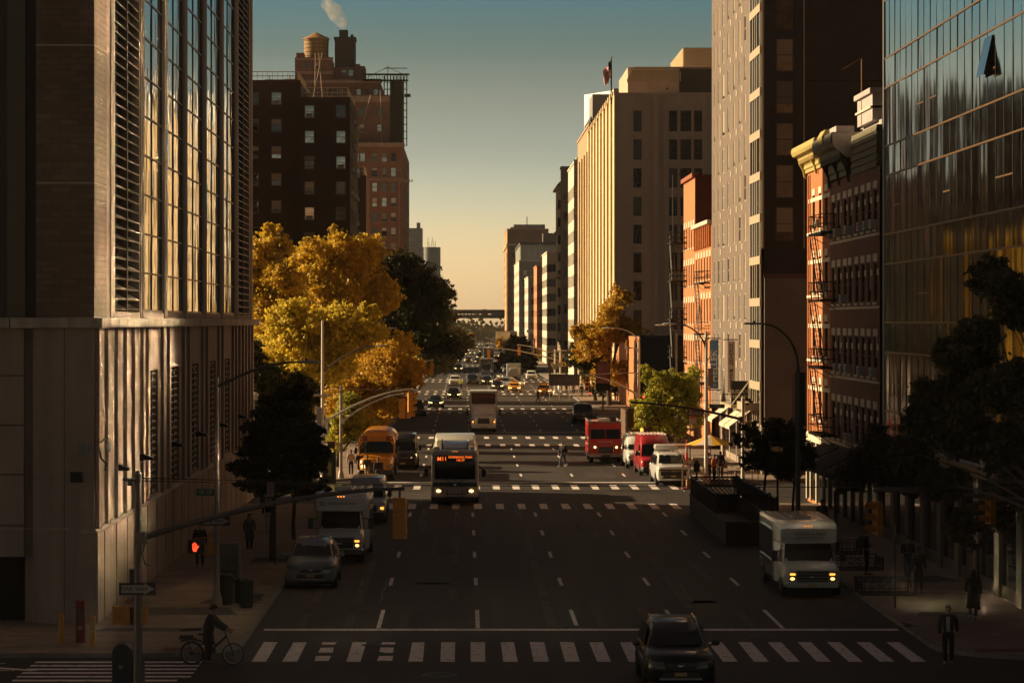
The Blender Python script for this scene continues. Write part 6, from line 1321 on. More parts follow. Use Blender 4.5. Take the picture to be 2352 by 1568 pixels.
# ---- box trucks
def box_truck(label,x,y,W,H,L,cabm,boxm,front=None,hood=True,name='box_truck',lights=HL,low=False):
    t=thing(name,label,'truck',(x,y,0)); cw=W*.86
    if hood:
        m=MB(); m.loft([lathe_sec(0,.75,1.35,cw*.62,.03,1,.8),lathe_sec(.15,.65,1.5,cw*.72,.05,.96,.75),lathe_sec(.9,.6,1.66,cw*.85,.05,.96,.75),lathe_sec(1.6,.6,1.72,cw*.95,.03,.96,.9)],cabm); m.obj('bonnet',t,sharp=50); y0=1.35
        m=MB(); [m.loft([lathe_sec(.12,.55,.95,.2,.02),lathe_sec(.5,.5,1.2,.24,.02),lathe_sec(1.4,.5,1.2,.24,.02)],cabm) for _ in ()]
        for s in (-1,1):
            m=MB(); m.loft([[(s*cw*.62,.15,.6),(s*cw*1.05,.3,.6),(s*cw*1.05,.32,1.05),(s*cw*.66,.2,1.25)],[(s*cw*.62,1.5,.6),(s*cw*1.05,1.5,.6),(s*cw*1.05,1.4,1.2),(s*cw*.66,1.4,1.4)]],cabm,True,False); m.obj('wing',t,bevel=.05)
            MB().ell((s*cw*.84,.2,1.0),.17,.08,.13,HLO,12,8).obj('headlight',t); MB().ell((s*cw*.90,.13,.98),.085,.04,.085,lights,10,7).obj('headlight',t)
        m=MB(); m.box(-.52,.52,-.03,.06,.82,1.28,TRM); [m.box(-.5,.5,-.045,-.03,.86+.09*k,.88+.09*k,mat('grille grey dark',(.16,.15,.14),.4,.5)) for k in range(5)]; m.tube([(-.55,-.03,.8),(-.5,-.03,1.32),(.5,-.03,1.32),(.55,-.03,.8)],.02,CHR,5); m.obj('grille',t)
    else:
        y0=0.05; m=MB(); m.box(-.6,.6,.0,.03,.75,1.1,TRM); m.obj('grille',t)
        for s in (-1,1): MB().box(min(s*.66,s*.98),max(s*.66,s*.98),.0,.06,.62,.78,lights).obj('headlight',t)
    m=MB(); m.loft([house_sec(y0,.6,1.7,cw,cw*.95,0),house_sec(y0+.35,.6,2.35,cw,cw*.85,.02),house_sec(y0+1.0,.6,2.5,cw,cw*.86,.04),house_sec(y0+1.7,.6,2.5,cw,cw*.86,.04)],cabm); m.obj('cab',t,sharp=50)
    m=MB(); m.quad([(-cw*.86,y0+.03,1.72),(cw*.86,y0+.03,1.72),(cw*.8,y0+.33,2.28),(-cw*.8,y0+.33,2.28)],WSG); m.obj('windscreen',t)
    yb=y0+1.85; m=MB(); m.box(-W,W,yb,L,1.0,H,boxm); m.obj('box',t,bevel=.03)
    m=MB(); tp=mat('box trim',(.35,.36,.37),.4,.4); m.box(-W-.02,W+.02,yb-.03,yb+.06,H-.1,H+.02,tp); [m.box(a,a+.1,yb-.03,yb,1,H-.1,tp) for a in (-W,W-.1)]; m.box(-W,W,yb,L,H+.01,H+.03,P_WHT); m.obj('box_trim',t)
    if front: m=MB(); m.box(-W+.15,W-.15,yb-.04,yb-.005,H-1.15,H-.15,front[0]); pn=m.obj('advert_panel',t); m=MB(); m.box(-W+.35,W-.35,yb-.055,yb-.042,H-.62,H-.32,front[1]); m.obj('red_patch',pn); textobj('lettering','FURNITURE',.17,mat('cream lettering',(.55,.45,.3),.6),pn,(0,yb-.06,H-.85),(R(90),0,0)) if 0 else None
    for s in (-1,1):
        m=MB(); m.tube([(s*cw,y0+.3,2.2),(s*(W+.25),y0+.1,2.1),(s*(W+.25),y0+.1,1.5),(s*cw,y0+.3,1.4)],.02,TRM,5); m.box(min(s*(W+.14),s*(W+.34)),max(s*(W+.14),s*(W+.34)),y0+.05,y0+.12,1.45,2.1,TRM); m.obj('mirror',t)
        for yy in (y0+.1 if hood else 1.0,L-1.7): flatwheel(t,s*(W-.25),yy,.48,.3)
    m=MB(); m.box(-cw*1.02,cw*1.02,-.2,.02,.42,.72,cabm if hood else TRM); m.obj('bumper',t,bevel=.04); MB().box(-.3,.3,-.22,-.2,.48,.6,PLATE).obj('number_plate',t); MB().box(-1,1,.4,L-.1,.35,1.0,UND).obj('underbody',t)
    for xx in (-.5,-.2,.0,.2,.5): MB().ell((xx,y0+.5,2.52),.04,.03,.03,AMBO,6,4).obj('marker_lamp',t)
    return t
box_truck('white box truck with a dark panel above its cab in the centre lane',1.76,246.5,1.24,3.65,9,paint('blue white truck paint',(.58,.60,.63)),P_WHT,(mat('dark advert',(.03,.018,.015),.6,noise=(3,.4)),mat('advert red',(.12,.02,.018),.6)),lights=AMB)
box_truck('small grey box truck with flat cab parked among the far cars',8.1,444,1.12,3.1,7,paint('grey truck paint',(.25,.26,.27)),mat('grey box sheet',(.42,.44,.45),.5),hood=False,lights=HLO)
Yt=gy(868); box_truck('dark tractor truck in the middle of the far traffic',gx(1118,Yt),Yt,1.2,3.4,9,P_BLK,P_DRK,lights=AMB,name='far_truck')
Yt=gy(838); box_truck('grey truck with mesh front farther down the centre lanes',gx(1123,Yt),Yt,1.25,4.0,9,P_DRK,mat('purple grey box sheet',(.16,.15,.19),.6),lights=HL,name='far_truck')
# ================================================================ street furniture
POLE=mat('galvanised pole',(.12,.10,.09),.5,.4,noise=(4,.12)); POLEL=mat('pale aluminium pole',(.55,.50,.44),.45,.4); SIGY=mat('signal yellow',(.60,.24,.02),.5); SIGYD=mat('worn signal yellow',(.42,.16,.018),.6,noise=(6,.15)); WIRE=mat('wire',(.06,.055,.05),.6); LENR=mat('dark signal lens',(.04,.015,.01),.3); SGN=mat('street sign green',(.02,.10,.05),.5); SWH=mat('sign white',(.34,.30,.27),.6); SBK=mat('sign black',(.02,.02,.02),.5); SRD=mat('sign red',(.42,.03,.03),.5)
def signal_head(parent,loc,rz=0,m=SIGY,lit=None,cable=True,k=1.,n=3):
    """three-section signal; faces local -Y"""
    h=MB(); H=.36*n*k
    for i in range(n):
        z=-.36*k*(i+1); h.box(-.17*k,.17*k,-.12*k,.10*k,z+.006,z+.354*k,m)
        q=12; ring=lambda r_,y_: [(r_*math.cos(math.pi*(-.15+1.3*j/q)),y_,z+.18*k+r_*math.sin(math.pi*(-.15+1.3*j/q))) for j in range(q+1)]
        h.loft([ring(.145*k,-.12*k),ring(.145*k,-.40*k)],m,False,True,False); h.loft([ring(.135*k,-.40*k),ring(.135*k,-.12*k)],m,False,True,False); h.loft([ring(.145*k,-.40*k),ring(.135*k,-.40*k)],m,False,False,False)
    o=h.obj('signal_head',parent,loc,rz)
    for i in range(n):
        l=MB(); l.ell((0,-.125*k,-.36*k*i-.18*k),.12*k,.02,.12*k,lit if (lit and i==0) else LENR,14,6); l.obj('lens',o)
    c=MB(); c.tube([(0,0,0),(0,0,.22*k)],.035,WIRE,6); c.tube([(0,0,.22*k),(.22,0,.18*k),(.30,0,-.05),(.12,0,-.06)],.016,WIRE,5); c.obj('hanger',o)
    return o
def curve(a,b,sag,n=10):
    """arm from a rising to b with its curve bulging upward"""
    a,b=Vector(a),Vector(b); out=[]
    for i in range(n+1):
        t=i/n; p=a.lerp(b,t); p.z=a.z+(b.z-a.z)*(1-(1-t)**1.7) if sag else p.z; out.append(p)
    return out
def pole(t,h,r0=.11,r1=.08,m=POLE,base=True):
    b=MB(); b.tube([(0,0,0),(0,0,h)],[r0,r1],m,12)
    if base: b.tube([(0,0,0),(0,0,.25),(0,0,.5)],[r0*1.9,r0*1.7,r0*1.05],m,10)
    b.tube([(0,0,h),(0,0,h+.08)],[r1*1.2,r1*.4],m,10); return b.obj('pole',t)
def mast(t,a,b,r0=.09,r1=.05,m=POLE,wire=None,top=None):
    p=curve(a,b,True); n=len(p); k=MB(); k.tube(p,[r0+(r1-r0)*i/(n-1) for i in range(n)],m,10); k.ell(tuple(p[-1]),r1*1.3,r1*1.3,r1*1.3,m,8,5); k.tube([(a[0],a[1],a[2]-.16),(a[0],a[1],a[2]+.16)],r0*1.9,m,10)
    k.obj('mast_arm',t)
    if top is not None: MB().tube([(0,0,top),b],.012,wire or WIRE,4).obj('stay_wire',t)
def lamp(t,a,b,m=POLE,lm=None,bulge=.5,two=False):
    a,b=Vector(a),Vector(b); pts=[]
    for i in range(13):
        u=i/12; pts.append(Vector((a.x+(b.x-a.x)*(1-math.cos(u*math.pi/2)) if bulge else a.x+(b.x-a.x)*u, a.y+(b.y-a.y)*u, a.z+(b.z-a.z)*math.sin(u*math.pi/2))))
    MB().tube(pts,[.06-.002*i for i in range(13)],m,8).obj('lamp_arm',t)
    s=1 if b.x>a.x else -1; h=MB(); h.loft([[(b.x+s*x_,b.y+.16*w_*math.cos(q),b.z+.07*w_*math.sin(q)*(1 if math.sin(q)>0 else .6)) for q in [2*math.pi*j/10 for j in range(10)]] for x_,w_ in ((-.05,.4),(.1,.8),(.45,1.),(.75,.75),(.82,.2))],lm or mat('lamp head grey',(.38,.38,.37),.4,.4)); h.ell((b.x+s*.35,b.y,b.z+.09),.05,.05,.05,TRM,8,5); h.obj('lamp_head',t)
def sign(t,w,h,loc,rot,bm_,txt=None,tm=None,ts=.2,width=1.,name='sign_plate'):
    s=MB().box(-w/2,w/2,-.012,.012,-h/2,h/2,bm_).obj(name,t,loc,rot=rot)
    if txt: textobj('lettering',txt,ts,tm,s,(0,-.018,0),(R(90),0,0),ext=.003,width=width)
    return s
def oneway(t,loc,rz=0,flip=1,s=1.):
    o=MB().box(-.48*s,.48*s,-.012,.012,-.16*s,.16*s,SBK).obj('one_way_sign',t,loc,rz)
    P=[(-.42,-.10),(.18,-.10),(.18,-.15),(.45,0),(.18,.15),(.18,.10),(-.42,.10)]
    P=[(flip*x*s,-.016,z*s) for x,z in P]; MB().add(P,[tuple(range(7))],SWH).obj('arrow',o)
    textobj('lettering','ONE WAY',.15*s,SBK,o,(-.07*flip*s,-.024,0),(R(90),0,0),ext=.003); return o
def pedhead(t,loc,rz=0,lit=True,m=SIGYD):
    h=MB(); h.box(-.23,.23,-.10,.12,-.24,.24,m); h.box(-.24,.24,-.22,-.10,.20,.24,m); h.box(-.24,-.21,-.22,-.10,-.22,.22,m); h.box(.21,.24,-.22,-.10,-.22,.22,m); o=h.obj('walk_signal',t,loc,rz)
    MB().box(-.2,.2,-.115,-.10,-.2,.2,SBK).obj('screen',o)
    if lit:
        HM=mat('lit orange hand',(1,.2,.05),.5,emit=(1,.05,.015),estr=1.6); k=MB(); k.prism([(-.05,-.125,-.16),(.06,-.125,-.16),(.085,-.125,-.02),(-.075,-.125,-.02)],(0,.008,0),HM)
        for x_,z_ in ((-.065,.11),(-.022,.15),(.021,.145),(.064,.10)): k.box(x_-.013,x_+.013,-.125,-.117,-.03,z_,HM)
        k.prism([(.08,-.125,-.08),(.15,-.125,.02),(.13,-.125,.05),(.075,-.125,-.0)],(0,.008,0),HM); k.obj('hand_symbol',o)
    return o
S='signal_pole'
# A: foreground left pole
xA,yA=-8.56,72.0
t=thing(S,'dark foreground signal pole with long mast arm at the lower left','traffic signal',(xA,yA,0)); pole(t,6.0,.12,.10)
mast(t,(.1,0,4.32),(6.95,0,5.62),.085,.05); signal_head(t,(6.87,0,5.38),R(172),SIGYD); oneway(t,(0,-.14,3.0)); oo=MB().tube([(0,0,5.85),(-.25,-.1,5.85),(-.38,-.1,5.88)],.05,POLE,6).tube([(-.2,-.1,5.85),(-.2,-.1,5.7)],.07,TRM,6); oo.obj('camera',t)
k=MB(); k.tube([(-.02,0,5.9),(7.2,-.3,5.72),(30,0,5.6)],.011,WIRE,4); k.tube([(0,0,5.82),(7.2,-.3,5.69)],.009,WIRE,4); k.obj('span_wire',t)
k=MB(); k.tube([(.2,0,4.3),(.12,-.1,3.9),(.2,-.1,3.65),(.32,-.1,3.6)],.025,WIRE,6); k.obj('cable',t)
pedhead(t,(-.45,.15,2.28),R(180),False); pedhead(t,(-.05,.2,2.28),R(120),False); [MB().tube([(-.45,.1,q_),(0,0,q_)],.03,POLE,6).obj('bracket',t) for q_ in (2.5,2.06)]; MB().box(-.22,-.1,-.05,.15,3.15,3.5,TRM).obj('junction_box',t)
# B: left lamp pole at the kerb
xB,yB=-8.57,95.0
t=thing(S,'thin lamp pole with green street sign and lit red hand on the left pavement','traffic signal',(xB,yB,.14)); pole(t,7.9,.11,.07,mat('weathered pole',(.24,.20,.17),.55,.3,noise=(3,.2)))
lamp(t,(0,0,7.6),(2.75,0,8.45),POLE,bulge=0); sign(t,.62,.24,(-.38,-.1,3.95),(0,0,0),SGN,'W 29',SWH,.2); sign(t,.10,.5,(-.1,-.2,3.3),(0,0,R(70)),SGN); oneway(t,(-.02,-.12,2.96),s=1.0)
pedhead(t,(-.74,-.1,2.08),0,True,TRM); pedhead(t,(-.22,.15,2.05),R(100),False,SIGYD); MB().tube([(-.74,0,2.36),(0,0,2.4)],.022,SIGYD,5).obj('bracket',t); MB().tube([(-.5,0,1.8),(0,0,1.8)],.022,SIGYD,5).obj('bracket',t)
# C: left far corner pole pair at W 28
t=thing(S,'tall pole with pale lit edge and cross plate standing before the yellow trees','traffic signal',(-8.6,166.6,.14)); pole(t,9.85,.12,.07,POLEL); 
mast(t,(.1,0,3.75),(5.45,0,5.75),.075,.05,POLEL,top=None); signal_head(t,(5.3,0,5.55),R(100),SIGY,k=1.1); k=MB(); k.box(-.55,.62,-.04,.04,5.32,5.44,POLEL); k.obj('cross_plate',t); MB().box(-.35,-.12,-.1,.15,3.4,4.65,mat('grey cabinet pale',(.30,.28,.26),.6)).obj('signal_cabinet',t); k=MB(); [k.box(-.1+.05*(i%2),.02,-.13,-.115,.2+.2*i,.3+.2*i,POLEL) for i in range(16)]; k.obj('poster_scrap',t); k=MB(); k.tube([(-.3,0,2.3),(-.9,0,2.3)],.03,POLE,5); k.obj('bracket',t)
lamp(t,(.1,0,6.9),(3.2,0,8.35),POLE,bulge=0)
t=thing(S,'shorter grey pole with signal arm just right of the pale edged pole','traffic signal',(-7.75,172.6,.14)); pole(t,5.75,.11,.09,mat('grey signal pole',(.27,.23,.21),.5,.3))
mast(t,(.1,0,3.6),(3.9,0,5.3),.07,.045,POLEL); signal_head(t,(3.86,-.1,5.0),R(180),SIGY,k=1.15); signal_head(t,(4.25,-.1,4.9),R(95),SIGY,k=1.05); MB().tube([(-.45,0,5.75),(.5,0,5.75)],.035,POLE,5).obj('cross_bar',t); MB().tube([(0,0,5.6),(5.3,-3,5.6)],.012,WIRE,4).obj('stay_wire',t); pedhead(t,(-.6,0,2.1),0,False,SIGYD)
# more lamps further left
for (px,py0,ax,ay,Y,lab) in ((560,1000,910,747,168,'x'),):
    pass
t=thing('street_lamp','curved street lamp poking out of the yellow tree crowns','street lamp',(-8.4,224,.14)); pole(t,7.6,.1,.07,POLE); lamp(t,(0,0,7.5),(2.1,0,9.3),POLEL,mat('pale lamp head',(.6,.58,.55),.4))
# D: pole right near W 28 with mast
t=thing(S,'signal pole with cameras and long arm reaching left across the road at the right','traffic signal',(15.15,149,.14)); pole(t,5.7,.12,.1,POLEL)
mast(t,(-.1,0,4.55),(-6.05,0,5.45),.08,.05); signal_head(t,(-6.1,0,5.15),R(175),SIGY,k=1.0); k=MB(); k.tube([(0,0,5.6),(-6.1,0,5.5)],.012,WIRE,4); k.obj('stay_wire',t)
k=MB(); [k.ell((.35+.12*math.cos(i*1.7),-.1,5.5+.14*math.sin(i*2.1)),.1,.09,.08,BRZ,8,5) for i in range(4)]; k.tube([(0,0,5.6),(.5,0,5.5)],.03,POLE,5); k.obj('camera_cluster',t)
# E: bright pole with lamp at right W 28 far corner
t=thing(S,'tall bright metal pole with curved lamp arm beside the blue banner','traffic signal',(14.75,167.2,.14)); pole(t,9.2,.13,.08,POLEL); lamp(t,(0,0,7.9),(-1.85,0,9.7),POLE,mat('pale lamp head',(.6,.58,.55),.4)); sign(t,.95,.25,(.65,-.1,5.3-.6),(0,0,0),SGN,'W 28',SWH,.19); oneway(t,(-.65,.05,4.25),0,-1,1.0)
MB().box(.12,.42,-.1,.1,6.6-.7,7.0+.0,mat('grey cabinet pale',(.30,.28,.26),.6)).obj('signal_cabinet',t); k=MB(); k.tube([(0,0,7.3),(.3,0,7.9),(.35,0,8.0)],.03,POLEL,5); k.ell((.4,0,8.05),.14,.1,.08,POLEL); k.obj('small_lamp',t)
# F: mast by cream arm further off
t=thing(S,'pale cream signal arm and curved lamp behind the sunlit olive tree','traffic signal',(14.7,231,.14)); pole(t,8.0,.13,.09,POLEL); lamp(t,(0,0,7.9),(-2.2,0,9.3),POLEL,mat('pale lamp head',(.6,.58,.55),.4)); lamp(t,(0,0,6.8),(-.4,0,7.6),POLEL)
mast(t,(-.1,0,3.7),(-4.45,0,5.3),.09,.06,POLEL); k=MB(); k.tube([(.1,0,5.55),(-4.45,0,5.4)],.05,POLEL,6); k.obj('tie_rod',t); signal_head(t,(-4.35,0,5.1),0,SIGY,k=1.0,lit=None); signal_head(t,(-4.05,.3,3.9),0,TRM,REDL,k=.5,n=1)
t=thing('street_lamp','thin rusty lamp post with flat white head in front of the orange walk-ups','street lamp',(17.2,222,.14)); pole(t,9.0,.1,.06,BRZ); lamp(t,(0,0,8.9),(-.9,0,9.55),BRZ,mat('pale lamp head',(.6,.58,.55),.4),bulge=0)
t=thing(S,'right hand pedestrian signal post by the far side street','traffic signal',(16.0,248,.14)); pole(t,3.4,.08,.07,POLE); pedhead(t,(-.3,0,2.6),0,False,TRM); signal_head(t,(.25,0,3.2),0,SIGY,REDL,k=.9)
# G: near right lamp + hanging sign
t=thing('street_lamp','tall dark lamp post with a sweeping arm in front of the red brick building','street lamp',(14.85,122,.14)); pole(t,7.8,.12,.09,mat('dark green pole',(.09,.08,.07),.5)); lamp(t,(0,0,7.8),(-1.6,0,9.75),mat('dark green pole',(.09,.08,.07),.5)); MB().tube([(0,0,7.7),(1.4,.3,8.4)],.012,WIRE,4).obj('stay_wire',t)
k=MB(); k.box(-.12,.34,.1,.3,5.2,7.6,SBK); k.tube([(0,.2,7.55),(-.2,.2,7.5),(-.2,.2,5.3),(0,.2,5.2)],.03,BRZ,5); k.obj('hanging_sign',t)
# H: right frame masts
t=thing(S,'dark mast arm with two-eyed signal crossing the lower right corner','traffic signal',(22.0,88,0)); pole(t,6,.12,.1)
mast(t,(-.1,0,3.6),(-8.8,0,4.6),.11,.07,POLE); signal_head(t,(-8.72,0,4.25),R(-70),SIGYD,k=1.0); MB().tube([(0,0,4.7),(-8.8,0,4.65)],.012,WIRE,4).obj('stay_wire',t)
t=thing(S,'signal hanging from the second arm entering at the right edge','traffic signal',(22.5,90.5,0)); pole(t,6,.12,.1); mast(t,(-.1,0,4.2),(-5.15,0,4.75),.10,.07,POLE); signal_head(t,(-5.12,0,4.35),R(-70),SIGYD,k=.95); MB().tube([(0,0,5.6),(-5.1,0,4.85)],.012,WIRE,4).obj('stay_wire',t)
t=thing('street_lamp','pale street lamp head poking in at the right edge of the frame','street lamp',(20.5,92,.14)); pole(t,9.6,.1,.07,POLE); lamp(t,(0,0,9.6),(-1.75,0,10.15),POLE,mat('pale lamp head',(.6,.58,.55),.4),bulge=0)
# far signal sets
for (X,Y,arm,h,lab) in ((14.6,425,-6.2,6.2,'far cream signal arm over the taxis on the right'),(13.9,400,-10.5,6.0,'far thin signal arm pointing at the dark round tree'),(-7.6,330,3.8,5.2,'signal arm under the dark green trees on the left'),(14.4,560,-7,6,'small distant signal arm beyond the grey truck'),(14.4,640,-7,6,'tiny distant signal arm below the viaduct')):
    t=thing(S,lab,'traffic signal',(X,Y,.14),0,'distant traffic signals'); pole(t,h+.4,.13,.11,POLEL); mast(t,(0,0,h-1.9),(arm,0,h),.10,.07,POLEL); signal_head(t,(arm*.98,0,h-.25),R(180),SIGY,k=1.25); signal_head(t,(.1,-.2,h-1.5),0,SIGY,k=1.2)
for (X,Y,lab) in ((13.6,388,'far white pole with clock-like lamp by the corner kiosk'),(12.3,372,'far slim white pole left of the grey fence banner')):
    t=thing('street_lamp',lab,'street lamp',(X,Y,.14)); pole(t,6,.12,.1,POLEL); MB().box(-.9,.9,-.05,.05,5.7,5.8,POLEL).obj('cross_bar',t); k=MB(); k.prism([(-.25,-.25,3.4),(.25,-.25,3.4),(.35,-.25,4.1),(-.35,-.25,4.1)],(0,.5,0),mat('lantern glass',(.3,.28,.26),.3)); k.obj('lantern',t)
# ---- things on the left pavement
G='small furniture on the left pavement'
for px,py,lab in ((141,1489,'yellow bollard by the dark doorway of the concrete block'),(213,1494,'yellow bollard with pale stickers nearest the kerb')):
    Y=gy(py)-.0; X=gx(px,Y); k=MB(); k.tube([(0,0,0),(0,0,.86)],.085,mat('bollard yellow',(.42,.21,.025),.6,noise=(5,.2)),14); k.tube([(0,0,.86),(0,0,.93)],[.1,.06],SIGYD,14)
    o=k.obj('bollard',None,(X,Y,.14)); tag(o,lab,'bollard',group='yellow bollards'); 
    if 'sticker' in lab: [tag(MB().box(-.05,.05,-.095,-.085,z,z+.07,SWH).obj('sticker',o)) for z in (.55,.68,.42)]
k=MB(); k.box(-.13,.13,-.13,.13,0,1.25,mat('post red',(.20,.02,.018),.6,noise=(4,.3))); k.box(-.15,.15,-.15,.15,1.25,1.29,mat('post red',(.2,.02,.018),.6)); o=k.obj('alarm_post',None,(-11.8,84.4,.14)); tag(o,'square dark red post with stickers between the yellow bollards','post'); k=MB(); k.box(-.05,.07,-.14,-.13,.4,.52,mat('grey sticker',(.25,.22,.2),.7)); k.obj('sticker',o); [MB().box(.131,.14,-.08,.06,.85+.1*i,.9+.1*i,SWH).obj('sticker',o) for i in range(3)]; [MB().box(-.07,.06,-.14,-.13,.7+.12*i,.78+.12*i,mat('teal sticker',(.06,.10,.09),.7)).obj('sticker',o) for i in range(3)]
# mailbox at the bottom edge
t=thing('mailbox','dark round-topped mailbox at the bottom left beside the foreground pole','mailbox',(-9.15,73.6,0)); k=MB(); MBL=mat('mailbox dark blue',(.02,.022,.03),.5); prof=[(-.26,0)]+[(.26*math.cos(a),.95+.26*math.sin(a)) for a in [math.pi-math.pi*j/12 for j in range(13)]]+[(.26,0)]
k.prism([(x_,-.28,z_+.18) for x_,z_ in prof],(0,.56,0),MBL); [k.box(a,a+.05,b_,b_+.05,0,.2,MBL) for a in (-.25,.2) for b_ in (-.26,.2)]; k.obj('box',t); MB().box(-.09,.02,-.29,-.281,.72,.82,GREYM).obj('label_sticker',t); MB().box(.28,.55,-.2,.3,0,1.05,TRM).obj('relay_box',t)
# cabinet, bins on the pavement
k=MB(); CABM=mat('graffitied cabinet grey',(.10,.10,.085),.6,noise=(3,.4)); k.box(-.33,.33,-.25,.25,.0,2.0,CABM); k.box(-.31,.31,-.262,-.25,1.02,1.05,BLK); k.box(.34,.40,-.2,.2,.6,1.9,GREYM); t=k.obj('control_cabinet',None,(gx(524,97),97.4,.14),bevel=.02); tag(t,'tall grey signal cabinet behind the lamp pole on the left pavement','cabinet'); k=MB(); [k.box(-.2+.02*i,.1+.05*i,-.27,-.262,.8-.13*i,.84-.13*i,SWH) for i in range(3)]; k.obj('graffiti',t)
def bin_(label,x,y,r_,h,m_,name='litter_bin'):
    t=thing(name,label,'litter bin',(x,y,.14)); k=MB(); k.tube([(0,0,.0),(0,0,.06),(0,0,h*.93)],[r_*.85,r_*.9,r_],m_,18)
    for i in range(18):
        a=2*math.pi*i/18; k.tube([(r_*.92*math.cos(a),r_*.92*math.sin(a),.04),(r_*1.03*math.cos(a),r_*1.03*math.sin(a),h*.92)],.012,m_,4,False)
    k.obj('basket',t); k=MB(); k.tube([(0,0,h*.93),(0,0,h)],[r_*1.08,r_*1.05],m_,18); k.tube([(0,0,h+.001),(0,0,h+.006)],r_*.6,DARK,14); k.obj('rim',t)
bin_('black round litter bin at the foot of the grey cabinet',gx(521,96),95.6,.24,1.05,mat('bin black',(.015,.014,.013),.6)); bin_('dark green slatted bin with a pale cup on its rim near the kerb',gx(560,93.5),94.6,.23,.95,mat('bin green',(.02,.035,.016),.6)); bin_('black bin beside the green slatted bin',gx(548,95),96.2,.22,.85,mat('bin black',(.015,.014,.013),.6))
o=MB().tube([(0,0,0),(0,0,.12)],[.035,.045],SWH,10).obj('paper_cup',None,(gx(556,94.6),94.5,1.1)); tag(o,'pale paper cup left on the green bin','cup')
# bus stop signs left
for px,py,h,w_,lab in ((632,1302,3.3,.32,'tall parking sign on a green post beside the grey crossover'),(620,1180,0,0,'')):
    if not h: continue
    Y=gy(py); t=thing('parking_sign',lab,'street sign',(gx(px,Y),Y,.14)); pole(t,h,.045,.04,mat('green post',(.03,.04,.025),.6),False); sign(t,.28,.62,(-.18,-.06,3.05),(0,0,R(10)),mat('dim sign white',(.30,.27,.25),.6)); k=MB(); [k.box(-.09,.09,-.02,-.012,-.2+.1*i,-.16+.1*i,SRD) for i in range(5)]; k.obj('lettering',t,(-.18,-.06,3.05),R(10))
t=thing('bus_stop_panel','dark upright bus stop information panel by the school bus','street sign',(gx(757,163),163,.14)); MB().box(-.38,.38,-.06,.06,.0,2.1,SBK).obj('panel',t); MB().box(-.16,.12,-.07,-.061,.7,1.5,mat('olive notice',(.22,.19,.08),.6)).obj('notice',t); k=MB(); k.box(-.4,-.34,-.07,.07,0,2.12,BRZ); k.obj('frame',t)
t=thing('globe_lamp','round white globe lamp at the far end of the concrete block','street lamp',(-12.2,160,.14)); MB().tube([(0,0,0),(0,0,5.2)],.05,BLK,8).obj('pole',t); MB().ell((0,0,5.5),.24,.24,.24,mat('globe glass',(.6,.55,.48),.3),14,10).obj('globe',t)
# cones, construction
def cone(label,x,y,h=.75,z=.0,m_=None):
    t=thing('traffic_cone',label,'traffic cone',(x,y,z),0,'traffic cones'); o_=mat('cone orange',(.75,.10,.03),.5); k=MB(); k.box(-.2,.2,-.2,.2,0,.04,o_); k.tube([(0,0,.04),(0,0,h)],[.15,.03],m_ or o_,14); k.obj('body',t); k=MB(); k.tube([(0,0,h*.55),(0,0,h*.72)],[.15-.12*.5+.006,.15-.12*.70+.006],SWH,14,False); k.obj('band',t)
cone('orange cone standing alone left of the bright headlights',gx(1005,300),300,.95); cone('tall red cone on the right pavement behind the white sport utility vehicle',gx(1577,185),185,1.9,.14,mat('cone red',(.50,.03,.02),.5))
# ---- right: lattice dining shed
t=thing('dining_shed','dark roadside dining shed with lattice rail at the right kerb','dining shed',(11.7,122.6,0)); SH=mat('dark stained planks',(.022,.016,.013),.7,noise=(2,.3))
k=MB(); k.box(0,2.55,0,.12,0,1.0,SH); k.box(0,.12,.12,19.5,0,1.0,SH); k.box(2.43,2.55,.12,19.5,0,1.0,SH); k.box(0,2.55,19.5,19.6,0,1.0,SH); k.box(.12,2.43,.12,19.5,.06,.14,SH); k.box(-.04,2.6,-.04,.16,1.0,1.06,SH); k.box(-.04,.16,.16,19.6,1.0,1.06,SH); k.obj('planter_wall',t)
k=MB(); z0_,z1_=1.06,1.95
def lat(p,q):
    p,q=Vector(p),Vector(q); L=(q-p).length; d=(q-p)/L; s=.22; H=z1_-z0_; n=int(L/s)
    for i in range(-4,n+1):
        for sgn in (1,-1):
            a=i*s if sgn>0 else i*s+H; b_=a+H*sgn; u0,u1=max(0,min(L,a)),max(0,min(L,b_))
            if abs(u1-u0)<.02: continue
            za=z0_+abs(u0-a); zb_=z0_+abs(u1-a); k.tube([p+d*u0+Vector((0,0,za)),p+d*u1+Vector((0,0,zb_))],.016,BLK,4,False)
    k.tube([p+Vector((0,0,z1_)),q+Vector((0,0,z1_))],.04,BLK,4); 
    for j in range(int(L/2.4)+1): k.box((p+d*2.4*j).x-.04,(p+d*2.4*j).x+.04,(p+d*2.4*j).y-.04,(p+d*2.4*j).y+.04,1.0,2.05,BLK)
lat((.06,5,0),(.06,19.5,0)); lat((.06,19.5,0),(2.5,19.5,0)); lat((.1,5,0),(2.5,5,0)); lat((.1,12,0),(2.5,12,0)); lat((2.48,2,0),(2.48,19.5,0)); k.obj('lattice',t)
k=MB(); [k.tube([(2.3,-.3+.4*0,1.1),(2.3,0,3.1)],.05,BLK,6)]; k.obj('post',t)
# menu easel style white pieces inside the shed omitted; parking meter silhouette
t=thing('parking_meter','dark parking meter standing before the luggage cart','parking meter',(gx(1600,148),148,0.0)); k=MB(); k.tube([(0,0,0),(0,0,1.9)],.05,BLK,8); k.obj('post',t); k=MB(); k.box(-.16,.16,-.12,.12,1.9,2.35,BLK); k.tube([(0,0,2.35),(0,0,2.55)],[.16,.05],BLK,10); k.obj('head',t)
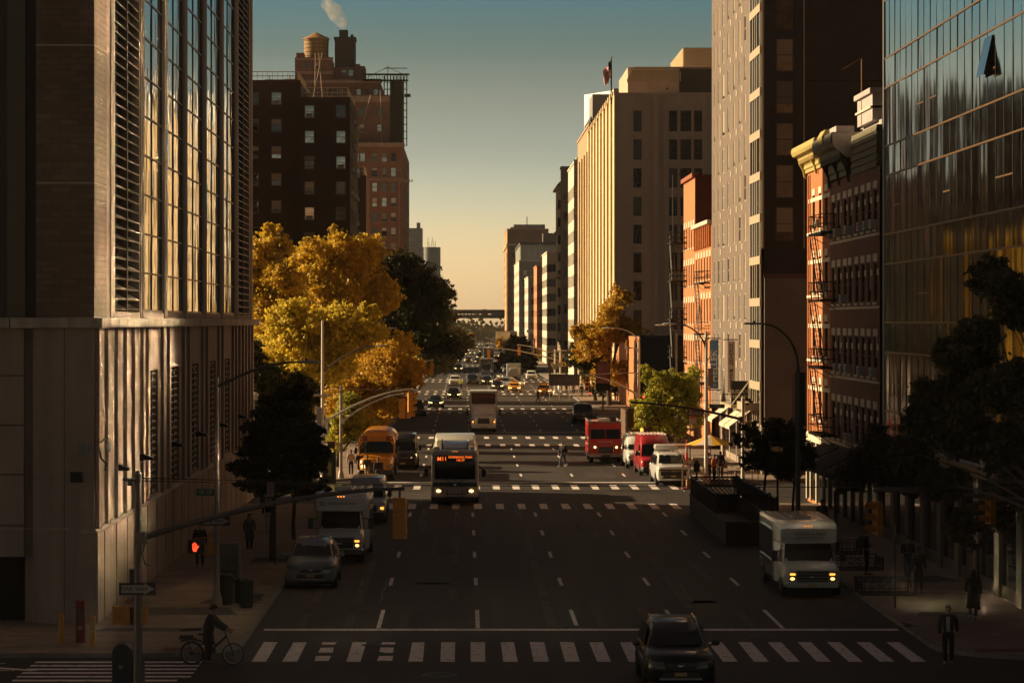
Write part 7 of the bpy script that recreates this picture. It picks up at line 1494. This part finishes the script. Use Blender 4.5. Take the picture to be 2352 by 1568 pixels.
# luggage cart
t=thing('luggage_cart','brass hotel luggage cart with arched rails on the right pavement','luggage cart',(gx(1592,158),158,.14)); BR_=mat('brass tube',(.45,.33,.16),.3,.9); k=MB()
for a in (0,1):
    pts=[]
    for s in range(13):
        q=math.pi*s/12; pts.append((.62*math.cos(q)*(1 if a else 1),(.3*math.cos(q) if a else -.3*math.cos(q)),1.35+.5*math.sin(q)))
    k.tube([(pts[0][0],pts[0][1],.25)]+pts+[(pts[-1][0],pts[-1][1],.25)],.03,BR_,6)
k.ell((0,0,1.95),.08,.08,.09,BR_); [k.tube([(-.62,y_,z_),(.62,-y_ if 0 else y_,z_)],.02,BR_,5) for y_,z_ in ((.3,.8),(-.3,.8))]; k.obj('rail',t); k=MB(); k.box(-.65,.65,-.35,.35,.2,.3,mat('cart carpet',(.25,.06,.04),.9)); k.obj('deck',t)
for s in (-.5,.5):
    for q in (-.28,.28): MB().ell((s,q,.1),.04,.1,.1,TRM,8,6).obj('wheel',t)
t2=MB().box(-.3,.3,-.25,.25,0,.5,mat('tan suitcase',(.30,.16,.08),.6)).obj('suitcase',None,(gx(1588,158),158,.44),bevel=.05); tag(t2,'tan suitcase standing on the brass luggage cart','suitcase')
# umbrella
t=thing('cafe_umbrella','yellow and red cafe umbrella by the bright metal pole','umbrella',(gx(1632,173),173,.14)); k=MB(); k.tube([(0,0,0),(0,0,2.6)],.03,BRZ,6); k.obj('pole',t); UY=mat('umbrella yellow',(.75,.42,.02),.7); UR=mat('umbrella red',(.55,.04,.02),.7); UW=mat('umbrella cream',(.6,.5,.42),.7); k=MB(); n=8
for i in range(n):
    a0_,a1_=2*math.pi*i/n,2*math.pi*(i+1)/n; mm=(UY,UY,UR,UW,UY,UW,UY,UY)[i]; k.add([(0,0,2.72),(1.55*math.cos(a0_),1.55*math.sin(a0_),2.1),(1.5*math.cos((a0_+a1_)/2),1.5*math.sin((a0_+a1_)/2),2.15),(1.55*math.cos(a1_),1.55*math.sin(a1_),2.1)],[(0,1,2,3)],mm)
k.obj('canopy',t).modifiers.new('s','SOLIDIFY').thickness=.02; [MB().tube([(0,0,2.66),(1.5*math.cos(2*math.pi*i/n),1.5*math.sin(2*math.pi*i/n),2.08)],.012,BRZ,4).obj('rib',t) for i in range(n)]
# cafe tables, chairs
TBL=mat('cafe wood',(.22,.09,.03),.5)
def cafe_table(label,x,y):
    t=thing('cafe_table',label,'table',(x,y,.14),0,'cafe tables on the right pavement'); MB().tube([(0,0,.70),(0,0,.74)],.38,TBL,18).obj('tabletop',t); MB().tube([(0,0,0),(0,0,.03),(0,0,.06),(0,0,.7)],[.25,.25,.035,.035],BLK,10).obj('leg',t)
def cafe_chair(label,x,y,rz):
    t=thing('cafe_chair',label,'chair',(x,y,.14),rz,'cafe chairs on the right pavement'); MB().box(-.2,.2,-.2,.2,.43,.46,TBL).obj('seat',t); MB().box(-.2,.2,.18,.21,.6,.9,TBL).obj('backrest',t)
    for a in (-.18,.18):
        for c in (-.18,.18): MB().tube([(a,c,0),(a,c,.45 if c<0 else .9)],.015,BLK,5).obj('leg',t)
cafe_table('round cafe table under the yellow umbrella',15.9,172.2); cafe_table('round cafe table farther right of the umbrella',17.3,170.5); cafe_chair('wooden cafe chair left of the umbrella pole',15.1,172,R(-80)); cafe_chair('wooden cafe chair with its back to the shop windows',18.1,170.6,R(90)); cafe_chair('wooden cafe chair facing the road under the umbrella',16.6,173,R(40))
# muni meter / red parking sign
t=thing('parking_sign','red and white parking rule sign left of the umbrella','street sign',(gx(1585,176),176,.14)); pole(t,4.2,.04,.035,BLK,False); sg=sign(t,.42,.95,(.2,-.06,3.75),(0,0,0),SRD); MB().box(-.2,.2,-.02,-.0125,-.46,-.12,SWH).obj('white_half',sg); k=MB(); [k.box(-.15,.15,-.022,-.0125,.30-.12*i,.35-.12*i,SWH) for i in range(4)]; k.obj('lettering',sg)
# fence banner, brown shed, billboard
t=thing('fence_banner','long grey pleated construction banner raised near the far crossing','banner',(gx(1260,345),345,0.14)); k=MB(); FB_=mat('banner grey',(.30,.27,.27),.8,noise=(1,.15)); W_=(1331-1260)*345/F; n=26
pts0=[(W_*i/n,.08*(i%2),gz(888,345)) for i in range(n+1)]; pts1=[(W_*i/n,.08*(i%2),gz(864,345)) for i in range(n+1)]; k.loft([pts0,pts1],FB_,False,False,False); ob=k.obj('cloth',t); ob.modifiers.new('s','SOLIDIFY').thickness=.03
k=MB(); k.tube([(0,.05,gz(864,345)+.05),(W_,.05,gz(864,345)+.05)],.06,BLK,6); [k.tube([(W_*q,.1,0),(W_*q,.1,gz(864,345))],.06,POLEL,6) for q in (.04,.35,.67,.97)]; k.obj('frame',t)
t=thing('plank_hoarding','brown plank hoarding along the kerb behind the red step van','hoarding',(13.6,226,0.14)); k=MB(); HB=mat('hoarding planks',(.11,.06,.035),.8,noise=(1.5,.3)); k.box(0,3.6,0,.12,0,2.35,HB); k.box(0,.12,.12,14,0,2.35,HB); [k.box(-.02,3.6,-.03,0,z_,z_+.06,BRZ) for z_ in (.1,1.1,2.2)]; k.obj('panel',t); [MB().box(x_,x_+.12,-.06,0,0,2.45,BRZ).obj('post',t) for x_ in (0,1.7,3.4)]
t=thing('parking_billboard','black billboard with white letters and yellow rings by the far lofts','billboard',(gx(1268,400),400,.14)); k=MB(); k.box(-.6,2.4,0,.2,2.4,5.6,SBK); k.obj('panel',t); textobj('lettering','PARK',.85,SWH,t,(.9,-.03,4.8),(R(90),0,0)); k=MB(); [k.tube([(.1+.8*i+.26*math.cos(a),-.04,3.6+.26*math.sin(a)) for a in [2*math.pi*j/14 for j in range(15)]],.08,mat('ring yellow',(.7,.40,.03),.5),4,False) for i in range(3)]; k.obj('ring',t); k=MB(); [k.tube([(x_,.1,0),(x_,.1,2.4)],.12,BLK,6) for x_ in (-.3,2.1)]; k.obj('post',t)
t=thing('poster_board','framed poster in the shade under the russet tree','billboard',(gx(1385,305),305,.14)); MB().box(-.8,.8,0,.12,2.2,5.4,BLK).obj('frame',t); MB().box(-.7,.7,-.01,-.0,3.0,5.3,mat('poster pink',(.42,.20,.17),.6,noise=(1.2,.6))).obj('poster',t); MB().tube([(0,.1,0),(0,.1,2.2)],.1,BLK,8).obj('post',t)
# tree guards & grates, right pavement
def guard(label,x,y,w_=1.9,d=1.5):
    t=thing('tree_guard',label,'tree guard',(x,y,.14),0,'iron tree guards on the right pavement'); k=MB(); P=[(-w_/2,-d/2),(w_/2,-d/2),(w_/2,d/2),(-w_/2,d/2),(-w_/2,-d/2)]
    for a,c in zip(P,P[1:]):
        for z_ in (.12,.5): k.tube([(a[0],a[1],z_),(c[0],c[1],z_)],.016,BLK,4)
        for j in range(7): q=j/6; k.tube([(a[0]+(c[0]-a[0])*q,a[1]+(c[1]-a[1])*q,.0),(a[0]+(c[0]-a[0])*q,a[1]+(c[1]-a[1])*q,.55 if j in(0,6) else .5)],.014 if j not in (0,6) else .03,BLK,4)
        mx,my=(a[0]+c[0])/2,(a[1]+c[1])/2; k.tube([(mx+.2*(c[0]-a[0])/abs(w_)*math.cos(q_),my+.2*(c[1]-a[1])/abs(w_)*math.cos(q_),.31+.14*math.sin(q_)) for q_ in [2*math.pi*j/12 for j in range(13)]],.012,BLK,4,False)
    k.obj('rail',t); MB().box(-w_/2+.03,w_/2-.03,-d/2+.03,d/2-.03,.0,.04,mat('soil',(.035,.025,.018),.95,noise=(6,.3))).obj('soil',t)
guard('iron tree guard nearest the camera on the right pavement',gx(2033,99.5),99.5); guard('iron tree guard behind the man with the backpack',gx(1975,108),109.5,2.0,1.8); guard('iron tree guard beside the front of the paratransit bus',15.9,117)
for x_,y_,lab in ((-7.9,113,'earth tree pit under the dark left tree'),(-8.0,97.9,'dark earth pit by the left kerb')):
    k=MB(); k.box(-.8,.8,-1,1,0,.012,mat('soil',(.035,.025,.018),.95)); [k.box(a,b_,c,d_,0,.05,KERB) for a,b_,c,d_ in ((-.85,.85,-1.05,-1),(-.85,.85,1,1.05),(-.85,-.8,-1,1),(.8,.85,-1,1))]; tag(k.obj('tree_pit',None,(x_,y_,.14)),lab,'tree pit')
t=thing('sign_post','thin black sign post on the right pavement in front of the tree guard','sign post',(gx(2056,94.6),94.6,.14)); pole(t,2.9,.035,.03,BLK,False); sign(t,.3,.45,(0,-.05,2.7),(0,0,R(80)),mat('dim sign white',(.30,.27,.25),.6))
t=thing('pigeon','small dark pigeon pecking on the right pavement','bird',(gx(2065+20,88),88,.14)); k=MB(); k.ell((0,0,.12),.13,.07,.07,mat('pigeon grey',(.06,.06,.065),.7),10,7); k.ell((-.13,0,.19),.04,.035,.04,mat('pigeon grey',(.06,.06,.065),.7),8,5); k.prism([(.1,-.03,.12),(.26,-.04,.09),(.26,.04,.09),(.1,.03,.12)],(0,0,.02),mat('pigeon grey',(.06,.06,.065),.7)); k.obj('body',t); MB().tube([(-.02,-.02,.06),(-.02,-.02,0)],.008,mat('pigeon foot',(.2,.05,.04),.7),4).tube([(.02,.02,.06),(.02,.02,0)],.008,mat('pigeon foot',(.2,.05,.04),.7),4).obj('leg',t)
# ================================================================ people
def skin_mesh(name,parent,pts,edges,mtl,sub=1):
    """pts: list of (x,y,z,rx[,ry]); root is vertex 0"""
    bm=bmesh.new(); lay=bm.verts.layers.skin.verify(); vs=[bm.verts.new(p[:3]) for p in pts]
    for v,p in zip(vs,pts): v[lay].radius=(p[3],p[4] if len(p)>4 else p[3]); 
    vs[0][lay].use_root=True
    for a,b in edges: bm.edges.new((vs[a],vs[b]))
    me=bpy.data.meshes.new(name); bm.to_mesh(me); bm.free(); me.materials.append(mtl)
    o=bpy.data.objects.new(name,me); COL.objects.link(o); o.parent=parent
    s=o.modifiers.new('skin','SKIN'); s.use_smooth_shade=True
    if sub: q=o.modifiers.new('sub','SUBSURF'); q.levels=sub; q.render_levels=sub
    return o
SKIN=[mat('skin light',(.42,.24,.17),.6),mat('skin brown',(.20,.10,.065),.6),mat('skin tan',(.32,.18,.12),.6)]
HAIR=[mat('dark hair',(.012,.009,.008),.6),mat('brown hair',(.05,.028,.015),.6),mat('grey hair',(.2,.19,.18),.6)]
def V_(*a): return Vector(a)
def person(label,x,y,rz=0,h=1.74,stride=.0,top=None,legs=None,skin=0,hair=0,long_hair=False,coat=0,bag=None,arms=('d','d'),hunch=0.,z=.14,near=False,group=None,sleeves=True,shirt=None,hat=None,bun=False,seat=None,bulk=1.):
    """faces local -Y. stride>0: right leg forward. arms: d down, b bent forward, s swung fwd, k swung back, h handlebar"""
    t=thing('person',label,'person',(x,y,z),rz,group); k=h/1.76; sk=SKIN[skin]
    top=top or TRM; legs=legs or TRM
    def P(a,b,c): return V_(a,b-hunch*max(0,c-.95)*.5,c)*k
    pel=P(0,0,.95); wst=P(0,.0,1.10); chs=P(0,-.01,1.32); nk=P(0,.0,1.50); hd=P(0,-.02,1.58); hd2=P(0,-.03,1.66); ht=P(0,-.02,1.745)
    L={}
    for s,sg in (('R',-1),('L',1)):
        st=stride*(1 if s=='R' else -1)
        hip=P(sg*.095,0,.90)
        if seat: kn=V_(sg*.14,-.36,.62)*k if s=='L' else V_(sg*.14,-.20,.50)*k; an=V_(sg*.12,-.22,.24)*k if s=='L' else V_(sg*.16,-.12,.09)*k
        else:
            kn=P(sg*.10,-.22*st-(.05 if st<0 else .02),.50); an=P(sg*.09,-.52*st+(.06 if st<0 else 0),.09+(.10 if st<-.3 else 0))
        toe=an+V_(0,-.17,-.055)*k; toe.z=max(toe.z,.02)
        sh=P(sg*.19,.0,1.43); m_=arms[0 if s=='R' else 1]
        if m_=='d': el=P(sg*.245,.03,1.14); wr=P(sg*.25,-.04,.89)
        elif m_=='b': el=P(sg*.25,.03,1.15); wr=P(sg*.13,-.24,1.15)
        elif m_=='s': el=P(sg*.24,-.08,1.15); wr=P(sg*.22,-.22,.95)
        elif m_=='k': el=P(sg*.24,.14,1.17); wr=P(sg*.25,.20,.93)
        elif m_=='h': el=P(sg*.26,-.26,1.20); wr=V_(sg*.25,-.62,1.04)*k
        elif m_=='f': el=P(sg*.24,-.04,1.16); wr=P(sg*.16,-.16,1.36)
        L[s]=(hip,kn,an,toe,sh,el,wr,sg)
    pts=[(*pel,.125*k,.10*k),(*wst,.12*k,.09*k),(*chs,.145*k,.10*k),(*nk,.055*k),(*hd,.07*k,.08*k),(*hd2,.078*k,.098*k),(*ht,.05*k,.06*k)]; E=[(0,1),(1,2),(2,3),(3,4),(4,5),(5,6)]
    for s in 'RL':
        hip,kn,an,toe,sh,el,wr,sg=L[s]; o=len(pts)
        pts+=[(*hip,.085*k),(*kn,.056*k),(*an,.038*k),(*toe,.03*k),(*sh,.058*k),(*el,.042*k),(*wr,.027*k)]
        d=(wr-el).normalized(); palm=wr+d*.05*k; pts.append((*palm,.034*k,.018*k)); E+=[(0,o),(o,o+1),(o+1,o+2),(o+2,o+3),(2,o+4),(o+4,o+5),(o+5,o+6),(o+6,o+7)]
        if near:
            side=d.cross(V_(1,0,0) if abs(d.x)<.7 else V_(0,0,1)).normalized(); curl=V_(-sg,0,0)*.6+V_(0,-.5,0)
            for j,(off,ln) in enumerate(((-.024,.055),(-.008,.068),(.008,.064),(.024,.048))):
                a=palm+d*.02*k+side*off*k; b_=a+d*ln*.55*k+side*off*.2*k; c_=b_+(d*.6+curl*.5)*ln*.5*k; q=len(pts); pts+=[(*a,.0095*k),(*b_,.0088*k),(*c_,.0075*k)]; E+=[(o+7,q),(q,q+1),(q+1,q+2)]
            a=wr+d*.02*k-side*.03*k; b_=a+(d*.7-side*.6)*.035*k; q=len(pts); pts+=[(*a,.011*k),(*b_,.009*k)]; E+=[(o+6,q),(q,q+1)]
    # nose and ears
    nz_=len(pts); pts.append((*(hd2+V_(0,-.105,-.02)*k),.014*k)); E.append((5,nz_))
    for sg in (-1,1): q=len(pts); pts.append((*(hd2+V_(sg*.088,.01,-.01)*k),.014*k)); E.append((5,q))
    body=skin_mesh('body',t,pts,E,sk,1)
    if near:
        for sg in (-1,1): MB().ell(tuple(hd2+V_(sg*.033,-.092,.012)*k),.011,.008,.007,TRM,6,4).obj('eye',body)
        MB().ell(tuple(hd2+V_(0,-.098,-.058)*k),.024,.008,.006,mat('lips',(.25,.09,.07),.6),8,4).obj('mouth',body)
    # trousers
    tp=[(*pel,.14*k,.115*k),(*(wst-V_(0,0,.04)),.135*k,.10*k)]; te=[(0,1)]
    for s in 'RL':
        hip,kn,an,toe,*_r=L[s]; o=len(tp); tp+=[(*hip,.102*k*bulk),(*kn,.076*k*bulk),(*(an+V_(0,0,.03)),.062*k)]; te+=[(0,o),(o,o+1),(o+1,o+2)]
    skin_mesh('trousers',t,tp,te,legs)
    # jacket
    jp=[(*chs,.185*k*bulk,.135*k*bulk),(*wst,.165*k*bulk,.125*k*bulk),(*(pel+V_(0,0,.0)),.170*k*bulk,.135*k*bulk),(*(nk-V_(0,0,.04)),.085*k,.08*k)]; je=[(0,1),(1,2),(0,3)]
    for s in 'RL':
        hip,kn,an,toe,sh,el,wr,sg=L[s]; o=len(jp); jp+=[(*sh,.082*k*bulk),(*el,.064*k*bulk)]; je+=[(0,o),(o,o+1)]
        if sleeves: jp.append((*(wr.lerp(el,.12)),.048*k*bulk)); je.append((o+1,o+2))
    skin_mesh('jacket',t,jp,je,top)
    if coat:
        m=MB(); n=14; secs=[]
        for z_,rx,ry in ((1.12,.17,.135),(.9,.20,.16),(.7,.22,.18),(coat,.25,.21)): secs.append([(rx*k*math.cos(2*math.pi*i/n),(ry*math.sin(2*math.pi*i/n)-.02)*k,z_*k) for i in range(n)])
        m.loft(secs,top,False); m.obj('coat_skirt',t).modifiers.new('s','SOLIDIFY').thickness=.01
    if shirt: m=MB(); m.prism([tuple(P(-.055,-.135,1.44)),tuple(P(.055,-.135,1.44)),tuple(P(.06,-.145,1.0)),tuple(P(-.045,-.145,1.0))],(0,.03,0),shirt); m.obj('shirt_front',t,bevel=.01)
    for s in 'RL':
        an,toe=L[s][2],L[s][3]; m=MB(); c=(an+toe)/2; m.loft([[(c.x+.047*k*w_*math.cos(a),yy,max(.0,c.z-.03)+.05*k*hh*max(0,math.sin(a))) for a in [2*math.pi*i/10 for i in range(10)]] for yy,w_,hh in ((an.y+.07*k,.5,1.2),(an.y+.02*k,.85,2.0),((an.y+toe.y)/2,1,1.2),(toe.y-.03*k,.95,.9),(toe.y-.08*k,.4,.5))],mat('white shoe',(.55,.52,.48),.6) if 'trainer' in label or 'white shoe' in label else TRM); m.obj('shoe',t)
    # hair / hat / helmet
    m=MB(); hc=hd2+V_(0,.016,.028)*k; hm=hat or HAIR[hair]; r_=1.25 if hat else 1.0
    n=12; secs=[]
    for j in range(7):
        a=math.pi*.5*j/6; secs.append([(hc.x+.098*k*r_*math.cos(a)*math.cos(2*math.pi*i/n),hc.y+.114*k*r_*math.cos(a)*math.sin(2*math.pi*i/n)+.006,hc.z+(.0 if math.sin(2*math.pi*i/n)<-.3 else -.05*k*math.cos(a))+.088*k*r_*math.sin(a)) for i in range(n)])
    m.loft(secs,hm,True)
    if long_hair: m.loft([[(hc.x+.085*k*w_*math.cos(a),hc.y+.05*k+.06*k*w_*math.sin(a),hc.z-dz*k) for a in [2*math.pi*i/10 for i in range(10)]] for dz,w_ in ((-.02,1),(.12,1.15),(.25,1.05),(.36,.6))],hm)
    m.obj('helmet' if hat else 'hair',t)
    if bag:
        kd,bmx=bag
        if kd=='backpack': m=MB(); c=chs+V_(0,.20,-.05)*k; m.loft([rrect(.15,c.z-.24,c.z+.22,.06,c.y-.09,3),rrect(.17,c.z-.26,c.z+.24,.08,c.y,3),rrect(.12,c.z-.2,c.z+.18,.06,c.y+.12,3)],bmx); o=m.obj('backpack',None); o.location=(x,y,z); o.rotation_euler=(0,0,rz); tag(o,'backpack worn by the '+label[:60].split(' with')[0].split(' in ')[0],'backpack') if 0 else None; o.parent=t; o.location=(0,0,0); o.rotation_euler=(0,0,0)
        if kd=='tote': m=MB(); wr=L['L' if bag[1] is not None and len(bag)>2 else 'R'][6]; m.prism([(wr.x-.03,wr.y-.16,wr.z-.12),(wr.x-.03,wr.y+.14,wr.z-.12),(wr.x-.03,wr.y+.12,wr.z-.45),(wr.x-.03,wr.y-.14,wr.z-.45)],(.07,0,0),bmx); m.tube([(wr.x,wr.y-.08,wr.z-.12),(wr.x,wr.y,wr.z),(wr.x,wr.y+.08,wr.z-.12)],.008,bmx,4); o=m.obj('tote_bag',None); o.parent=None; o.matrix_world=Matrix.Translation((x,y,z))@Matrix.Rotation(rz,4,'Z'); tag(o,'pale tote bag hanging from the hand of the person on the right pavement','bag')
    return t
NAVY=mat('navy cloth',(.012,.013,.02),.85); BLACKC=mat('black cloth',(.012,.011,.011),.85); GREYC=mat('grey cloth',(.07,.065,.06),.85); DENIM=mat('blue denim',(.05,.07,.11),.85); TANC=mat('tan cloth',(.28,.19,.12),.85); LTC=mat('pale cloth',(.35,.32,.29),.85); HIVIS=mat('hi-vis vest',(.55,.75,.03),.6,emit=(.4,.6,.02),estr=.0); BROWNC=mat('brown cloth',(.05,.03,.02),.85); ORC=mat('orange cloth',(.5,.13,.03),.8); SHRT=mat('pale blue shirt',(.30,.33,.38),.8)
person('person in dark suit jacket and open pale shirt stepping off the right kerb',gx(2178,79.8),79.8,R(-12),1.76,.25,NAVY,BLACKC,2,0,shirt=SHRT,near=True,z=.0,arms=('d','k'))
person('person in long dark coat walking away by the glass building',gx(2235,90.4),90.4,R(170),1.68,.35,BLACKC,BLACKC,0,0,long_hair=True,coat=.45,near=True,arms=('d','s'))
person('person in dark hooded jacket looking down, further of the two walking together',gx(2085,104.2),104.2,R(5),1.70,.2,BLACKC,DENIM,2,0,arms=('b','b'),near=True)
person('person in dark jacket and grey trousers carrying a pale tote, nearer of the two',gx(2110,99.7),99.7,R(-5),1.66,-.25,BLACKC,GREYC,1,0,bag=('tote',LTC),near=True)
person('person with backpack standing behind the tree guard beside the bus',gx(1985,107.3),106.7,R(75),1.80,.0,BLACKC,BLACKC,2,1,bag=('backpack',GREYC),arms=('b','d'),near=True)
person('person in dark hoodie passing the brick corner behind the paratransit bus',gx(1888,125),125,R(10),1.75,.15,BLACKC,BLACKC,2,0)
person('person in dark coat walking toward the camera beside the concrete wall',gx(459,110),110,R(0),1.80,.15,BLACKC,BLACKC,2,1,arms=('d','d'),near=True)
person('person with long dark hair and pale grey coat on the left pavement, white shoes',gx(573,117.5),117.5,R(15),1.64,.1,GREYC,BLACKC,0,0,long_hair=True,coat=.62,arms=('d','s'),near=True)
person('person in pale trousers half hidden by the dark left tree',gx(616,127.5),127.5,R(10),1.74,.3,BLACKC,LTC,2,0)
person('person with dark bag and white shoes striding across the avenue by the bus',gx(1293,188.4),188.4,R(-35),1.72,.65,NAVY,DENIM,0,1,z=0,arms=('s','k'),bag=('backpack',BLACKC),near=True)
for px,py,lab,tp_,lg,ss in ((806,1096,'person in pale blue shirt waiting left of the school bus',LTC,BLACKC,0),(826,1100,'person in dark clothes between the shirted one and the school bus',BLACKC,BLACKC,.2),(843,1105,'person in tan trousers stepping in front of the school bus corner',BROWNC,TANC,.4),(868,1112,'short person silhouetted in front of the school bus grille',BLACKC,BLACKC,0)):
    Y=gy(py)-1.; person(lab,gx(px,Y),Y,R(20),1.68,ss,tp_,lg,1,0,z=.0 if px>830 else .14)
for px,py,lab,tp_,lg,ss,rz in ((1236,924,'left of two silhouetted walkers on the far right crossing',BLACKC,BLACKC,.4,100),(1256,912,'right of two silhouetted walkers, in front of the yellow minivan taxi',BLACKC,BLACKC,.3,-80),(1336,915,'person in dark clothes at the far right kerb corner',BLACKC,BROWNC,0,20),(1317,908,'person in tan coat waiting beyond the far right corner',TANC,BLACKC,0,0),(1301,905,'person in black waiting left of the tan coat',BLACKC,BLACKC,0,180),(1290,903,'leftmost person waiting beyond the far right corner',BROWNC,BLACKC,0,90),(1355,912,'person in dark coat under the cream signal arm',BLACKC,BLACKC,.2,40)):
    Y=gy(py); person(lab,gx(px,Y),Y,R(rz),1.74,ss,tp_,lg,1,0,z=0 if px<1280 else .14,group='people at the far crossing')
Y=gy(896); person('worker in yellow vest standing among the far cars',gx(1059,Y),Y,R(30),1.75,0,HIVIS,BLACKC,2,0,z=0,sleeves=False)
for px,Y,lab,tp_,lg,rz in ((1640,169,'person in orange top sitting space under the umbrella, standing',ORC,BLACKC,60),(1628,171,'person in pale top beside the umbrella pole',LTC,BLACKC,-40),(1655,172.5,'person in dark clothes by the shop window behind the umbrella',BLACKC,BLACKC,0),(1690,150,'person in dark jacket near the right signal pole base',BLACKC,DENIM,10)):
    person(lab,gx(px,Y),Y,R(rz),1.7,0,tp_,lg,1,0,group='people near the cafe')
# ---- e-bike and its rider (bike faces +X)
bx,by=gx(488,79.9),79.9
t=thing('electric_bicycle','dark electric bicycle with rear rack at the lower left crossing','bicycle',(bx,by,0)); FRM=mat('bicycle frame black',(.015,.014,.014),.4)
def bwheel(xc,r,fat,name='wheel'):
    g=MB(); g.tube([(r*math.cos(a),0,r*math.sin(a)) for a in [2*math.pi*i/28 for i in range(29)]],fat,TYRE,8,False); o=g.obj(name,t,(xc,0,r+fat)); s=MB(); s.tube([((r-.03)*math.cos(a),0,(r-.03)*math.sin(a)) for a in [2*math.pi*i/28 for i in range(29)]],.012,RIM,5,False); s.obj('rim',o); s=MB(); s.tube([(0,-.05,0),(0,.05,0)],.045 if fat<.035 else .07,TRM,10); [s.tube([(0,.0,0),((r-.03)*math.cos(a),0,(r-.03)*math.sin(a))],.005 if fat<.035 else .009,GREYM,3,False) for a in [2*math.pi*i/12 for i in range(12)]]; s.obj('spokes',o)
bwheel(-.60,.315,.035); bwheel(.60,.30,.022)
k=MB(); k.tube([(-.60,0,.35),(-.15,0,.32),(.02,0,.36)],.02,FRM,6); k.tube([(-.60,.05,.35),(-.22,0,.72)],.015,FRM,6); k.tube([(-.15,0,.33),(-.25,0,.86)],.022,FRM,8); k.tube([(-.15,0,.34),(.40,0,.84)],.038,FRM,8); k.tube([(.62,.0,.33),(.40,0,.86),(.37,0,1.0)],.022,FRM,8); k.box(-.12,.1,-.05,.05,.36,.5,FRM); k.obj('frame',t)
k=MB(); k.tube([(.37,-.28,1.06),(.42,-.1,1.03),(.37,0,1.0),(.42,.1,1.03),(.37,.28,1.06)],.014,FRM,6); k.obj('handlebar',t); k=MB(); k.loft([rrect(.08,.84,.90,.02,0,2),rrect(.06,.85,.90,.02,.1,2)],FRM); k=MB(); k.ell((-.28,0,.90),.17,.09,.045,FRM,12,6); k.obj('saddle',t)
k=MB(); k.box(-.98,-.45,-.08,.08,.76,.80,FRM); k.box(-.95,-.55,-.07,.07,.80,.88,FRM); [k.tube([(-.6,s,.36),(-.75,s,.76)],.012,FRM,5) for s in (-.07,.07)]; k.obj('rack',t); k=MB(); k.tube([(-.92+.1*i,0,.70+.05*math.sin(i*.55)) for i in range(0,7)],.03,FRM,5); k.obj('mudguard',t); MB().ell((-.16,-.03,.30),.08,.02,.08,TRM,12,6).obj('chainring',t)
p=person('person in dark jacket and helmet standing over the electric bicycle',bx-.14,by,R(90),1.74,.1,BLACKC,BLACKC,1,0,arms=('h','h'),hunch=.45,z=.0,hat=BLACKC,near=True,bulk=1.55,coat=.62)
k=MB(); k.prism([(-.95,by*0,.98),(-.35,0,1.02),(-.3,0,1.08),(-.9,0,1.03)],(0,.12,0),BLACKC); k.obj('rear_bag',t)
